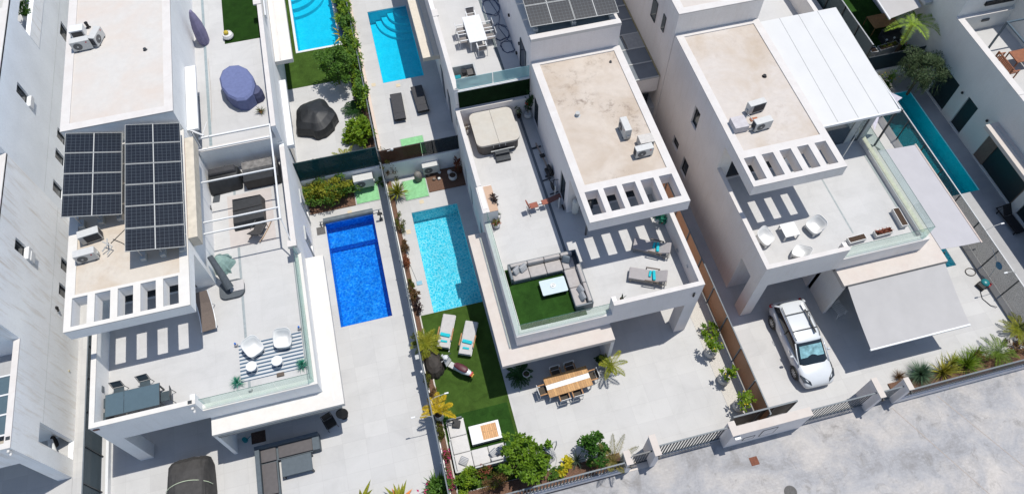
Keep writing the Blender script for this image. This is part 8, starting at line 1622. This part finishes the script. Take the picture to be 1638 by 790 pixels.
for y in (-1.5, -0.5, 0.48, 1.46): m = MB(); m.box(-0.9, 0.8, y - 0.04, y + 0.04, 0.70, 0.76); m.build('crossbar', WHITE, t)
for x in (-0.9, 0.8): m = MB(); m.box(x - 0.04, x + 0.04, -1.5, 1.5, 0.64, 0.698); m.build('side_rail', WHITE, t); 
legs(t, 1.8, 3.0, 0.64, WHITE)
t = thing('low_sofa', 'beige low sofa end at the left edge of the photo', 'sofa', (-20.9, 15.1, LT)); m = MB(); m.box(-0.8, 0.9, -0.3, 0.2, 0, 0.4); m.build('seat', plain('tan fabric', (0.42, 0.37, 0.31), 0.9), t)
for nm, lab, c in (('wall_camera', 'small white camera on corner of the leftmost parapet', (XW - 0.15, 14.42, 5.2)), ('wall_camera', 'small white camera on corner of the left terrace parapet', (-11.6, 14.42, 5.1)), ('wall_camera', 'dark wall lamp on the side of the leftmost villa', (XW + 0.06, 23.0, 2.55))):
    t = thing(nm, lab, 'camera', c); m = MB(); m.box(-0.05, 0.05, -0.06, 0.06, -0.12, 0.05); m.build('mount', POTW if 'white' in lab else BLACK, t); m = MB(); m.ellip((0.02, -0.1, -0.14), (0.06, 0.09, 0.06)); m.build('head', POTW if 'white' in lab else BLACK, t)
for lab, x in (('black square cap on the left terrace parapet end', -11.62), ('dark square cap on the leftmost parapet corner', XW - 0.12)): m = MB(); m.box(-0.09, 0.09, -0.08, 0.08, 0, 0.02); o = m.build('parapet_lamp', DARK); o.location = (x, 14.62 if x > -15 else 14.95, 5.405); tag(o, lab, 'lamp')
t = thing('stored_motorbike', 'dark wheel and white tank of a motorbike in the ground opening', 'motorbike', (XW - 0.62, 15.85, 0.06), R_(15)); m = MB(); m.lathe([(0.20, -0.06), (0.30, -0.05), (0.32, 0), (0.30, 0.05), (0.20, 0.06)], (0, 0), 20); m.xf(Matrix.Translation((0, -0.62, 0.32)) @ Matrix.Rotation(R_(80), 4, 'Y')); m.build('wheel', RUBBER, t); m = MB(); m.lathe([(0.20, -0.06), (0.30, -0.05), (0.32, 0), (0.30, 0.05), (0.20, 0.06)], (0, 0), 20); m.xf(Matrix.Translation((0, 0.65, 0.32)) @ Matrix.Rotation(R_(90), 4, 'Y')); m.build('wheel', RUBBER, t); m = MB(); station(m, [(-0.45, 0.7, 0.1, 0.1), (-0.2, 0.8, 0.2, 0.16), (0.2, 0.78, 0.16, 0.12), (0.6, 0.75, 0.12, 0.08)]); m.build('body', WS, t, smooth=True); m = MB(); m.tube([(-0.3, -0.4, 1.0), (0.3, -0.4, 1.0)], 0.02); m.tube([(0, -0.4, 1.0), (0, -0.62, 0.32)], 0.03); m.build('fork', DARK, t)
m = MB(); m.cyl((0, 0), 0.05, 0, 0.04, 10); o = m.build('wall_sensor', plain('pale yellow sensor', (0.6, 0.52, 0.3), 0.6)); o.location = (XW + 0.01, 20.0, 0.9); o.rotation_euler = (0, R_(90), 0); tag(o, 'small yellowish sensor on the leftmost blank wall', 'sensor')
for o in list(bpy.data.objects):
    if o.type == 'MESH' and o.parent is None and 'label' not in o and 'kind' not in o: print('UNTAGGED', o.name)
